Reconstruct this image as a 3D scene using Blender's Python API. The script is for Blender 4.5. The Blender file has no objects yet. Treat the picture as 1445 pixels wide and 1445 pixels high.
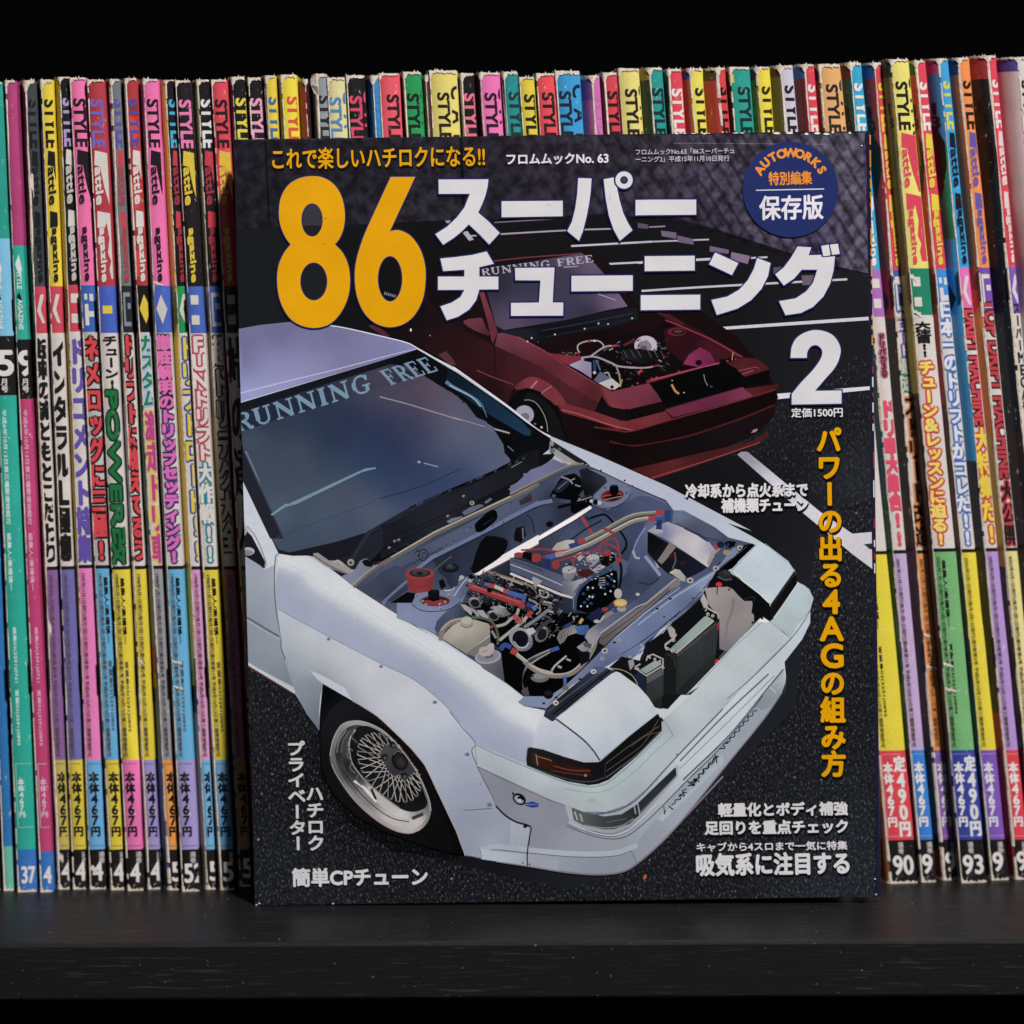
import bpy, math, random
import numpy as np
from mathutils import Vector, Matrix
from mathutils.geometry import delaunay_2d_cdt

SC = bpy.context.scene
COL = SC.collection
rnd = random.Random(7)

# ------------------------------------------------------------------ camera
FPX, CPX = 3264.0, 722.5                      # focal length and centre in photograph pixels (1445 wide)
TH = math.radians(6.0); ROLL = 0.0045
CAM_H = 0.8 * math.tan(math.radians(9.16) + TH)
CAM = Vector((0, -0.8, CAM_H))
FWD = Vector((0, math.cos(TH), -math.sin(TH)))
_U0 = Vector((0, math.sin(TH), math.cos(TH))); _R0 = Vector((1, 0, 0))
RGT = _R0 * math.cos(ROLL) - _U0 * math.sin(ROLL)
UP = _U0 * math.cos(ROLL) + _R0 * math.sin(ROLL)
cd = bpy.data.cameras.new('camera'); cam = bpy.data.objects.new('camera', cd); COL.objects.link(cam)
cam.matrix_world = Matrix(((RGT.x, UP.x, -FWD.x, CAM.x), (RGT.y, UP.y, -FWD.y, CAM.y),
                           (RGT.z, UP.z, -FWD.z, CAM.z), (0, 0, 0, 1)))
cd.sensor_width = 36.0; cd.lens = FPX / 1445.0 * 36.0
cd.clip_start = 0.01; cd.clip_end = 50
cd.dof.use_dof = True; cd.dof.focus_distance = 0.775; cd.dof.aperture_fstop = 6.3
SC.camera = cam
SC.render.resolution_x = SC.render.resolution_y = 1024

# ------------------------------------------------------------------ light
w = bpy.data.worlds.new('World'); SC.world = w; w.use_nodes = True
bg = w.node_tree.nodes['Background']
bg.inputs[0].default_value = (0.75, 0.85, 1.0, 1); bg.inputs[1].default_value = 0.012

def area(name, loc, target, size, power, color):
    l = bpy.data.lights.new(name, 'AREA'); l.shape = 'DISK'; l.size = size; l.energy = power; l.color = color
    o = bpy.data.objects.new(name, l); COL.objects.link(o); o.location = loc
    o.rotation_euler = (Vector(target) - Vector(loc)).to_track_quat('-Z', 'Y').to_euler()
    return o
KEY = Vector((0.60, -1.0, 1.75)).normalized() * 3.0
area('key_lamp', KEY + Vector((0.02, 0, 0.16)), (0.02, 0, 0.16), 0.25, 184.0, (1.0, 0.975, 0.95))
area('fill_lamp', (-0.5, -2.2, 0.9), (0, 0, 0.12), 1.2, 1.9, (0.85, 0.92, 1.0))

vs = SC.view_settings
vs.view_transform = 'Standard'; vs.look = 'None'; vs.exposure = 0; vs.gamma = 1; vs.use_curve_mapping = False

# ------------------------------------------------------------------ helpers
def lin(h):
    out = []
    for k in (0, 2, 4):
        c = int(h[k:k + 2], 16) / 255.0
        out.append(c / 12.92 if c <= 0.04045 else ((c + 0.055) / 1.055) ** 2.4)
    return tuple(out)

def ray(px, py):
    return (FWD + RGT * ((px - CPX) / FPX) - UP * ((py - CPX) / FPX))
def hit_z0(px, py):
    d = ray(px, py); t = -CAM.z / d.z; return CAM + d * t
def hit_y(px, py, y):
    d = ray(px, py); t = (y - CAM.y) / d.y; return CAM + d * t

def new_mat(name, rough=0.4, spec=0.4):
    m = bpy.data.materials.new(name); m.use_nodes = True
    b = m.node_tree.nodes['Principled BSDF']
    b.inputs['Roughness'].default_value = rough
    b.inputs['Specular IOR Level'].default_value = spec
    return m, m.node_tree, b
def nd(nt, typ, **kw):
    n = nt.nodes.new(typ)
    for k, v in kw.items():
        if k in n.inputs: n.inputs[k].default_value = v
        else: setattr(n, k, v)
    return n
def ramp(nt, a, ca, b, cb):
    r = nt.nodes.new('ShaderNodeValToRGB')
    r.color_ramp.elements[0].position = a; r.color_ramp.elements[0].color = (ca, ca, ca, 1)
    r.color_ramp.elements[1].position = b; r.color_ramp.elements[1].color = (cb, cb, cb, 1)
    return r
def obj_noise(nt, scale, detail=2.0, sc3=(1, 1, 1), rough=0.5, rot=(0, 0, 0)):
    tc = nt.nodes.new('ShaderNodeTexCoord'); mp = nt.nodes.new('ShaderNodeMapping')
    mp.inputs['Scale'].default_value = sc3; mp.inputs['Rotation'].default_value = rot
    nt.links.new(tc.outputs['Object'], mp.inputs['Vector'])
    n = nd(nt, 'ShaderNodeTexNoise', Scale=scale, Detail=detail, Roughness=rough)
    nt.links.new(mp.outputs['Vector'], n.inputs['Vector'])
    return n
def mixc(nt, blend, fac, a, b):
    m = nt.nodes.new('ShaderNodeMix'); m.data_type = 'RGBA'; m.blend_type = blend
    for sock, v in ((m.inputs[0], fac), (m.inputs[6], a), (m.inputs[7], b)):
        if isinstance(v, (int, float)): sock.default_value = v
        elif isinstance(v, tuple): sock.default_value = v
        else: nt.links.new(v, sock)
    return m.outputs[2]
def colattr(nt):
    a = nt.nodes.new('ShaderNodeAttribute'); a.attribute_name = 'Col'; return a.outputs['Color']

def printed(name, rough, spec, grain=0.10, gscale=2500, scuff=0.0):
    m, nt, b = new_mat(name, rough, spec)
    c = colattr(nt)
    n = obj_noise(nt, gscale, 2.0)
    r = ramp(nt, 0.3, 1 - grain, 0.7, 1 + grain); nt.links.new(n.outputs[0], r.inputs[0])
    c = mixc(nt, 'MULTIPLY', 1.0, c, r.outputs[0])
    n2 = obj_noise(nt, 60, 4.0)
    r2 = ramp(nt, 0.3, 0.9, 0.65, 1.0); nt.links.new(n2.outputs[0], r2.inputs[0])
    c = mixc(nt, 'MULTIPLY', 1.0, c, r2.outputs[0])
    if scuff > 0:
        n3 = obj_noise(nt, 900, 5.0, (1, 1, 0.35), 0.65)
        r3 = ramp(nt, 0.645, 0.0, 0.69, scuff); nt.links.new(n3.outputs[0], r3.inputs[0])
        c = mixc(nt, 'MIX', r3.outputs[0], c, lin('d6cabc') + (1,))
    if scuff > 0:
        hs = nd(nt, 'ShaderNodeHueSaturation', Saturation=0.94, Value=0.96); nt.links.new(c, hs.inputs['Color']); c = hs.outputs[0]
    nt.links.new(c, b.inputs['Base Color'])
    nb = obj_noise(nt, 130, 3.0)
    bp = nd(nt, 'ShaderNodeBump', Strength=0.10, Distance=0.001)
    nt.links.new(nb.outputs[0], bp.inputs['Height']); nt.links.new(bp.outputs[0], b.inputs['Normal'])
    return m
M_PRINT = printed('glossy_printed_cover', 0.28, 0.16, 0.05)
M_SPINE = printed('printed_spine_paper', 0.38, 0.4, 0.06, 1500, 0.6)
M_INK = printed('spine_ink', 0.38, 0.4, 0.05, 1500, 0.35)

# worn bare paper
M_WORN, nt, b = new_mat('worn_bare_paper', 0.85, 0.1)
n = obj_noise(nt, 700, 5.0, (1, 1, 0.5), 0.7)
r = nt.nodes.new('ShaderNodeValToRGB'); cr = r.color_ramp
cr.elements[0].position = 0.26; cr.elements[0].color = lin('86786c') + (1,)
cr.elements[1].position = 0.5; cr.elements[1].color = lin('cfc2b4') + (1,)
nt.links.new(n.outputs[0], r.inputs[0]); nt.links.new(r.outputs[0], b.inputs['Base Color'])
bp = nd(nt, 'ShaderNodeBump', Strength=0.7, Distance=0.0006)
nt.links.new(n.outputs[0], bp.inputs['Height']); nt.links.new(bp.outputs[0], b.inputs['Normal'])

# page edges
M_PAGE, nt, b = new_mat('page_edges', 0.8, 0.1)
n = obj_noise(nt, 300, 3.0, (12, 0.2, 0.2))
r = nt.nodes.new('ShaderNodeValToRGB')
r.color_ramp.elements[0].color = lin('7a6f66') + (1,); r.color_ramp.elements[1].color = lin('c2b7aa') + (1,)
nt.links.new(n.outputs[0], r.inputs[0]); nt.links.new(r.outputs[0], b.inputs['Base Color'])

# staple metal
M_STAPLE, nt, b = new_mat('staple_steel', 0.35, 0.5)
b.inputs['Metallic'].default_value = 1.0; b.inputs['Base Color'].default_value = (0.30, 0.28, 0.26, 1)

# asphalt print and fence print of the cover photograph
def speckle(nt, c, scale, lo, hi, amt, rot, stretch):
    n = obj_noise(nt, scale, 3.0, stretch, 0.6, rot)
    r = ramp(nt, lo, 0.0, hi, amt); nt.links.new(n.outputs[0], r.inputs[0])
    return mixc(nt, 'ADD', 1.0, c, r.outputs[0])
M_ASPHALT, nt, b = new_mat('printed_asphalt', 0.28, 0.16)
at = nt.nodes.new('ShaderNodeAttribute'); at.attribute_name = 'Col'
c = at.outputs['Color']
n = obj_noise(nt, 800, 3.0, (1, 1, 1), 0.6)
r = ramp(nt, 0.32, 0.35, 0.68, 1.25); nt.links.new(n.outputs[0], r.inputs[0])
c0 = mixc(nt, 'MULTIPLY', 1.0, c, r.outputs[0])
c1 = speckle(nt, c0, 1000, 0.565, 0.80, 0.17, (0, math.radians(35), 0), (1.6, 1, 0.8))
c1 = speckle(nt, c1, 560, 0.67, 0.75, 0.30, (0, 0, 0), (1, 1, 1))
c2 = mixc(nt, 'MIX', at.outputs['Alpha'], c, c1)
nt.links.new(c2, b.inputs['Base Color'])

M_FENCE, nt, b = new_mat('printed_chain_link_fence', 0.28, 0.16)
at = nt.nodes.new('ShaderNodeAttribute'); at.attribute_name = 'Col'
c = at.outputs['Color']
n = obj_noise(nt, 260, 2.0, (1, 1, 1), 0.55)
r = ramp(nt, 0.38, 0.42, 0.64, 1.35); nt.links.new(n.outputs[0], r.inputs[0])
c = mixc(nt, 'MULTIPLY', 1.0, c, r.outputs[0])
for ang, lo in ((32, 0.40), (-36, 0.72)):
    tc = nt.nodes.new('ShaderNodeTexCoord'); mp = nt.nodes.new('ShaderNodeMapping')
    mp.inputs['Rotation'].default_value = (0, math.radians(ang), 0)
    nt.links.new(tc.outputs['Object'], mp.inputs['Vector'])
    wv = nd(nt, 'ShaderNodeTexWave', Scale=78.0, Distortion=1.6, Detail=1.0)
    wv.inputs['Detail Scale'].default_value = 2.0
    wv.bands_direction = 'X'; nt.links.new(mp.outputs['Vector'], wv.inputs['Vector'])
    r = ramp(nt, 0.03, lo, 0.40, 1.08); nt.links.new(wv.outputs[1], r.inputs[0])
    f = nt.nodes.new('ShaderNodeMath'); f.operation = 'MULTIPLY'; f.inputs[1].default_value = 1.0
    nt.links.new(at.outputs['Alpha'], f.inputs[0])
    c = mixc(nt, 'MULTIPLY', f.outputs[0], c, r.outputs[0])
nt.links.new(c, b.inputs['Base Color'])

def mesh_obj(name, verts, faces, mat, parent=None, cols=None, smooth=False):
    """cols: one rgba per face corner, flat list, or one rgb per face"""
    me = bpy.data.meshes.new(name); me.from_pydata([tuple(v) for v in verts], [], [tuple(f) for f in faces])
    if cols is not None and len(faces):
        ca = me.color_attributes.new('Col', 'FLOAT_COLOR', 'CORNER')
        if len(cols) == len(faces) and len(cols) != len(me.loops):
            arr = []
            for p, cc in zip(faces, cols): arr += [tuple(cc[:3]) + (1.0,)] * len(p)
        else: arr = [tuple(cc) if len(cc) == 4 else tuple(cc) + (1.0,) for cc in cols]
        ca.data.foreach_set('color', np.array(arr, dtype=np.float32).ravel())
    me.materials.append(mat)
    if smooth: me.polygons.foreach_set('use_smooth', [True] * len(me.polygons))
    o = bpy.data.objects.new(name, me); COL.objects.link(o)
    if parent: o.parent = parent
    return o

# ------------------------------------------------------------------ lettering
_tc = {}
def glyphs(body, off=0.0):
    """flat mesh (verts Nx2 array, faces) of a line of text, baseline at y = 0, one em = 1"""
    k = (body, off)
    if k in _tc: return _tc[k]
    cu = bpy.data.curves.new('lettering', 'FONT'); cu.body = body; cu.offset = off; cu.resolution_u = 4
    o = bpy.data.objects.new('lettering', cu); COL.objects.link(o)
    dg = bpy.context.evaluated_depsgraph_get(); ev = o.evaluated_get(dg); me = ev.to_mesh()
    v = np.array([(p.co.x, p.co.y) for p in me.vertices]).reshape(-1, 2)
    f = [tuple(p.vertices) for p in me.polygons]
    ev.to_mesh_clear(); bpy.data.objects.remove(o); bpy.data.curves.remove(cu)
    _tc[k] = (v, f); return _tc[k]
def fit(body, off=0.0):
    """text scaled to the unit square (0..1 both ways), y up"""
    v, f = glyphs(body, off)
    lo, hi = v.min(0), v.max(0)
    return (v - lo) / (hi - lo), f
def column(body, off=0.0, turn='ー－-~(（）)…'):
    """upright characters stacked downwards: cell width 1, cell height 1, first cell is y 0..-1"""
    V, F = [], []; nv = 0
    for i, ch in enumerate(body):
        if ch == ' ': continue
        v, f = glyphs(ch, off)
        v = v.copy()
        c = (v.min(0) + v.max(0)) / 2
        ex = max(v.max(0) - v.min(0))
        if ch in 'っゃゅょッャュョ': c = np.array([0.42, 0.30])
        elif ord(ch) > 0x2E80 and ch not in 'ー': c = np.array([0.5, 0.38])
        v = v - c
        if ord(ch) < 128 and ch not in '!': v = v * np.array([1.32, 1.22])
        if ch in turn: v = np.stack([v[:, 1], -v[:, 0]], 1)
        v = v + np.array([0.5, -0.5 - i])
        V.append(v); F += [tuple(a + nv for a in ff) for ff in f]; nv += len(v)
    return np.concatenate(V), F
def bold(v, f, rx, ry=None, n=8, rings=(1.0,)):
    """thicken flat lettering: shifted copies, returns verts with layer index"""
    ry = ry or rx
    V, F, Lr = [v], list(f), [np.zeros(len(v))]; nv = len(v); q = 0
    for g in rings:
        for k in range(n):
            a = 2 * math.pi * (k + .5 * (g < 1)) / n; q += 1
            V.append(v + np.array([g * rx * math.cos(a), g * ry * math.sin(a)])); Lr.append(np.full(len(v), float(q)))
            F += [tuple(i + nv for i in ff) for ff in f]; nv += len(v)
    return np.concatenate(V), F, np.concatenate(Lr)

# serif capitals drawn as thick and thin strokes, unit height
TK, TN = 0.22, 0.09
SERIF = {
 'R': (0.86, [([(.2, 0), (.2, 1)], TK), ([(.04, .04), (.38, .04)], TN), ([(.04, .96), (.5, .96)], TN), ([(.45, .96), (.66, .88), (.72, .74), (.64, .58), (.45, .5), (.25, .5)], .13), ([(.66, .85), (.69, .74), (.64, .62)], .2), ([(.42, .5), (.58, .3), (.7, .06), (.86, .05)], .17)]),
 'U': (0.98, [([(.2, 1), (.2, .32), (.28, .12), (.46, .04), (.64, .1), (.74, .3), (.74, 1)], .12), ([(.2, 1), (.2, .3)], TK), ([(.02, .96), (.4, .96)], TN), ([(.56, .96), (.92, .96)], TN)]),
 'N': (1.02, [([(.17, 0), (.17, 1)], .10), ([(.83, 0), (.83, 1)], .10), ([(.14, .98), (.83, .02)], TK), ([(.02, .04), (.34, .04)], TN), ([(.02, .96), (.26, .96)], TN), ([(.66, .96), (1.0, .96)], TN)]),
 'I': (0.48, [([(.22, 0), (.22, 1)], TK), ([(.04, .04), (.42, .04)], TN), ([(.04, .96), (.42, .96)], TN)]),
 'G': (0.98, [([(.8, .72), (.72, .92), (.5, .98), (.26, .86), (.14, .5), (.26, .14), (.5, .03), (.74, .1), (.76, .42)], .12), ([(.17, .7), (.13, .5), (.17, .3)], .2), ([(.54, .42), (.94, .42)], TN), ([(.76, .06), (.76, .42)], .18), ([(.82, .98), (.82, .68)], .07)]),
 'F': (0.80, [([(.2, 0), (.2, 1)], TK), ([(.04, .04), (.42, .04)], TN), ([(.04, .96), (.74, .96)], TN), ([(.2, .52), (.52, .52)], TN), ([(.72, .98), (.72, .72)], .08), ([(.52, .66), (.52, .38)], .08)]),
 'E': (0.84, [([(.2, 0), (.2, 1)], TK), ([(.04, .04), (.76, .04)], TN), ([(.04, .96), (.74, .96)], TN), ([(.2, .52), (.52, .52)], TN), ([(.72, .98), (.72, .74)], .08), ([(.76, .02), (.78, .3)], .08), ([(.52, .66), (.52, .38)], .08)]),
}

# ------------------------------------------------------------------ flat print builder
FR = {'A': (320, 180, .22145), 'B': (600, 180, .22145), 'C': (900, 180, .24221), 'D': (330, 440, .22145),
      'E': (640, 400, .17993), 'F': (860, 420, .17993), 'G': (960, 540, .20069), 'H': (540, 640, .15225),
      'I': (720, 640, .15225), 'J': (560, 800, .15225), 'K': (740, 780, .15225), 'L': (900, 720, .17993),
      'M': (340, 740, .22145), 'N': (400, 960, .22145), 'O': (700, 960, .22145), 'Q': (960, 940, .20761), 'P': (0, 0, 1)}
def TP(fr, pts):
    """tracing points 'x,y x,y ...' of one enlarged detail -> cover drawing units; a token X switches detail"""
    if isinstance(pts, str):
        out = []
        for t in pts.split():
            if t in FR: fr = t; continue
            a, b_ = t.split(','); x0, y0, s = FR[fr]; out.append((x0 + float(a) * s, y0 + float(b_) * s))
        return np.array(out)
    x0, y0, s = FR[fr]
    return np.array([(x0 + a * s, y0 + b_ * s) for a, b_ in pts])
def smooth_closed(p, n=5):
    """closed Catmull-Rom; a point given twice is a corner"""
    p = [tuple(q) for q in p]; out = []; m = len(p)
    pts, corner = [], []
    for q in p:
        if pts and q == pts[-1]: corner[-1] = True
        else: pts.append(q); corner.append(False)
    m = len(pts); P_ = np.array(pts)
    for i in range(m):
        p1, p2 = P_[i], P_[(i + 1) % m]
        t1 = np.zeros(2) if corner[i] else (p2 - P_[i - 1]) / 2
        t2 = np.zeros(2) if corner[(i + 1) % m] else (P_[(i + 2) % m] - p1) / 2
        if corner[i] and not corner[(i + 1) % m]: t1 = (p2 - p1) * 1.0
        if corner[(i + 1) % m] and not corner[i]: t2 = (p2 - p1) * 1.0
        for k in range(n):
            t = k / n
            h = (2*t**3 - 3*t**2 + 1, t**3 - 2*t**2 + t, -2*t**3 + 3*t**2, t**3 - t**2)
            out.append(h[0]*p1 + h[1]*t1 + h[2]*p2 + h[3]*t2)
    return np.array(out)
def smooth_open(p, n=5):
    p = np.asarray(p, float); m = len(p)
    if m < 3: return p
    out = []
    for i in range(m - 1):
        p1, p2 = p[i], p[i + 1]
        t1 = (p2 - p[max(i - 1, 0)]) / (2 if i > 0 else 1); t2 = (p[min(i + 2, m - 1)] - p1) / (2 if i + 2 < m else 1)
        for k in range(n):
            t = k / n
            h = (2*t**3 - 3*t**2 + 1, t**3 - 2*t**2 + t, -2*t**3 + 3*t**2, t**3 - t**2)
            out.append(h[0]*p1 + h[1]*t1 + h[2]*p2 + h[3]*t2)
    out.append(p[-1]); return np.array(out)
def winding(poly, q):
    """winding number of polygon round each point of q"""
    wn = np.zeros(len(q), int); x, y = q[:, 0], q[:, 1]
    a = poly; b_ = np.roll(poly, -1, 0)
    for (x1, y1), (x2, y2) in zip(a, b_):
        c = (x2 - x1) * (y - y1) - (x - x1) * (y2 - y1)
        wn += ((y1 <= y) & (y2 > y) & (c > 0)).astype(int); wn -= ((y1 > y) & (y2 <= y) & (c < 0)).astype(int)
    return wn
COVER = [(329.5, 196.8), (1222, 184.8), (1237.5, 1265.5), (360, 1277.5)]   # the printed front, clockwise in the drawing
EDGE = [(329.5, 196.8), (333.5, 330), (335.2, 440), (338.5, 600), (342, 750), (346.3, 900), (351, 1060), (355.5, 1180), (360, 1277.5)]
def clip(poly):
    out = [tuple(p) for p in poly]
    for i in range(4):
        (x1, y1), (x2, y2) = COVER[i], COVER[(i + 1) % 4]
        ins = lambda p: (x2 - x1) * (p[1] - y1) - (p[0] - x1) * (y2 - y1) >= -1e-9
        res = []
        for k in range(len(out)):
            a, b_ = out[k - 1], out[k]; ia, ib = ins(a), ins(b_)
            if ia != ib:
                da = (x2 - x1) * (a[1] - y1) - (a[0] - x1) * (y2 - y1); db = (x2 - x1) * (b_[1] - y1) - (b_[0] - x1) * (y2 - y1)
                t = da / (da - db); res.append((a[0] + (b_[0] - a[0]) * t, a[1] + (b_[1] - a[1]) * t))
            if ib: res.append(b_)
        out = res
        if not out: return None
    return np.array(out) if len(out) > 2 else None

class Print:
    """a stack of flat printed shapes turned into ONE flat mesh without overlaps: the last shape printed wins"""
    def __init__(s, soft=90.0): s.items = []; s.soft = soft; s.dim = 1.0; s.sat = 1.0; s.gam = 1.0; s.tint = (1.0, 1.0, 1.0)
    def P(s, fr, pts, col, sm=False, alpha=0.15):
        p = TP(fr, pts)
        if sm: p = smooth_closed(p)
        if not isinstance(col, str):
            q = TP(fr, [(a, b_) for a, b_, _ in col]); c = np.array([lin(h) for _, _, h in col]); col = (q, c)
        else: col = (None, np.array([lin(col)]))
        p = clip(p)
        if p is not None: s.items.append((p, col, alpha))
        return s
    def loft(s, fr, a, b_, stops):
        """a band between two lines a and b_, its ink running from stop to stop (t, colour) across it"""
        pa, pb = smooth_open(TP(fr, a)), smooth_open(TP(fr, b_))
        t_ = np.array([t for t, _ in stops]); c_ = np.array([lin(h) for _, h in stops])
        def dist(line, q):
            a_, b2 = line[:-1], line[1:]; d = b2 - a_; L2 = (d ** 2).sum(1) + 1e-9
            t = np.clip(((q[:, None] - a_[None]) * d[None]).sum(-1) / L2, 0, 1)
            return np.sqrt((((a_[None] + t[..., None] * d[None]) - q[:, None]) ** 2).sum(-1)).min(1)
        def fn(q):
            da, db = dist(pa, q), dist(pb, q); u = da / (da + db + 1e-9)
            return np.stack([np.interp(u, t_, c_[:, k]) for k in range(3)], 1)
        p = clip(np.concatenate([pa, pb[::-1]]))
        if p is not None: s.items.append((p, (fn, None), .15))
        return s
    def S(s, fr, pts, width, col, sm=True, w2=None):
        """a stroke: width in the detail's own units, w2 the width at its far end"""
        k = FR[fr][2]; p = TP(fr, pts)
        if sm: p = smooth_open(p)
        n = len(p); ws = np.linspace(width, width if w2 is None else w2, n) * k / 2
        d = np.gradient(p, axis=0); d /= np.maximum(np.hypot(d[:, 0], d[:, 1])[:, None], 1e-9)
        nn = np.stack([-d[:, 1], d[:, 0]], 1)
        poly = np.concatenate([p + nn * ws[:, None], (p - nn * ws[:, None])[::-1]])
        poly = clip(poly)
        if poly is not None: s.items.append((poly, (None, np.array([lin(col)])), 0.15))
        return s
    def E(s, fr, cx, cy, rx, ry, col, rot=0.0, n=28):
        a = np.linspace(0, 2*math.pi, n, endpoint=False); c, sn = math.cos(math.radians(rot)), math.sin(math.radians(rot))
        pts = [(cx + rx*math.cos(t)*c - ry*math.sin(t)*sn, cy + rx*math.cos(t)*sn + ry*math.sin(t)*c) for t in a]
        return s.P(fr, pts, col)
    def serif(s, fr, text, o, u, v, col, gap=0.10):
        """serif capitals from stroke shapes: o start of the baseline, u unit along it, v up (all detail units)"""
        o, u, v = (np.array(t, float) for t in (o, u, v)); x = 0.0; k = FR[fr][2]
        for ch in text:
            if ch == ' ': x += 0.6; continue
            wd, st = SERIF[ch]
            for pl, wt in st:
                q = np.array(pl, float); q = smooth_open(q) if len(q) > 2 else q
                d = np.gradient(q, axis=0); d /= np.maximum(np.hypot(d[:, 0], d[:, 1])[:, None], 1e-9)
                nn = np.stack([-d[:, 1], d[:, 0]], 1) * wt / 2
                q = np.concatenate([q + nn, (q - nn)[::-1]])
                pts = o + (x + q[:, :1]) * u + q[:, 1:] * v
                s.P(fr, [tuple(t) for t in pts], col)
            x += wd + gap
        return s
    def build(s, name, mat, parent, lift, to_local, step=7.0):
        V, E = [], []
        for p, col, al in s.items:
            n0 = len(V); keep = [p[0]]
            for q in p[1:]:
                if np.hypot(*(q - keep[-1])) > 0.02: keep.append(q)
            if np.hypot(*(keep[0] - keep[-1])) <= 0.02: keep.pop()
            m = len(keep)
            if m < 3: continue
            V += [Vector(q) for q in keep]; E += [(n0 + i, n0 + (i + 1) % m) for i in range(m)]
        gp = []
        for p, (q, c), al in s.items:
            if q is None: continue
            lo, hi = p.min(0), p.max(0)
            xs = np.arange(math.ceil(lo[0] / step) * step + .13, hi[0], step); ys = np.arange(math.ceil(lo[1] / step) * step + .17, hi[1], step)
            if len(xs) and len(ys):
                g = np.stack(np.meshgrid(xs, ys), -1).reshape(-1, 2); g = g[winding(p, g) != 0]
                gp += [tuple(np.round(t, 2)) for t in g]
        V += [Vector(t) for t in sorted(set(gp))]
        r = delaunay_2d_cdt(V, E, [], 0, 1e-3, False)
        v = np.array([(a.x, a.y) for a in r[0]]); f = np.array([tuple(t) for t in r[2]])
        cen = v[f].mean(1); own = np.full(len(f), -1)
        for k, (p, col, al) in enumerate(s.items):
            lo, hi = p.min(0), p.max(0)
            ix = np.where((cen >= lo).all(1) & (cen <= hi).all(1))[0]
            if len(ix): own[ix[winding(p, cen[ix]) != 0]] = k
        ok = own >= 0; f = f[ok]; own = own[ok]
        cols = np.ones((len(f), 3, 4), np.float32)
        for k, (p, (q, c), al) in enumerate(s.items):
            ix = np.where(own == k)[0]
            if not len(ix): continue
            cols[ix, :, 3] = al
            if q is None: cols[ix, :, :3] = c[0]
            else:
                pv = v[f[ix]].reshape(-1, 2)
                if callable(q): cols[ix, :, :3] = q(pv).reshape(-1, 3, 3); continue
                d = ((pv[:, None, :] - q[None]) ** 2).sum(-1) + s.soft
                wt = d ** -1.45; wt /= wt.sum(1)[:, None]
                cols[ix, :, :3] = (wt @ c).reshape(-1, 3, 3)
        cols[..., :3] = .55 * (cols[..., :3] / .55) ** s.gam
        gr = (cols[..., :3] * np.array([.25, .6, .15], np.float32)).sum(-1, keepdims=True)
        cols[..., :3] = np.maximum(gr + (cols[..., :3] - gr) * s.sat, 0) * s.dim * np.array(s.tint, np.float32)
        used = np.unique(f); mp = np.full(len(v), -1); mp[used] = np.arange(len(used))
        verts = [to_local(a[0], a[1], lift) for a in v[used]]
        f = mp[f][:, ::-1]; cols = cols[:, ::-1]
        return mesh_obj(name, verts, [tuple(t) for t in f], mat, parent, cols.reshape(-1, 4))

# ------------------------------------------------------------------ the standing magazine in front
def tag(o, label, cat, group=None, kind=None):
    if label: o['label'] = label
    if cat: o['category'] = cat
    if group: o['group'] = group
    if kind: o['kind'] = kind
    return o
def thing(name, loc, label, cat, group=None):
    o = bpy.data.objects.new(name, None); COL.objects.link(o); o.location = loc; o.empty_display_size = .01
    return tag(o, label, cat, group)

C_TL, C_TR = Vector((-.09247, -.01311, .26040)), Vector((.12077, -.01377, .26259))
C_BR, C_BL = Vector((.12344, -.02614, .00240)), Vector((-.08980, -.02549, .00022))
EX = (C_BR - C_BL).normalized()
EY = EX.cross((C_TL - C_BL)).normalized() * 1.0          # towards or away from the lens
if EY.y < 0: EY = -EY
EZ = EX.cross(EY).normalized()
if EZ.z < 0: EZ = -EZ
MOOK = thing('magazine', C_BL, 'large magazine standing in front, two sports cars with open engine bays on its cover', 'magazine')
MOOK.matrix_world = Matrix(((EX.x, EY.x, EZ.x, C_BL.x), (EX.y, EY.y, EZ.y, C_BL.y), (EX.z, EY.z, EZ.z, C_BL.z), (0, 0, 0, 1)))
MI = Matrix(((EX.x, EX.y, EX.z), (EY.x, EY.y, EY.z), (EZ.x, EZ.y, EZ.z)))
def cov(px, py, lift=0.0):
    d = ray(px, py); t = (C_BL - CAM).dot(EY) / d.dot(EY)
    l = MI @ (CAM + d * t - C_BL)
    return (l.x, -lift, l.z)

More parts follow.
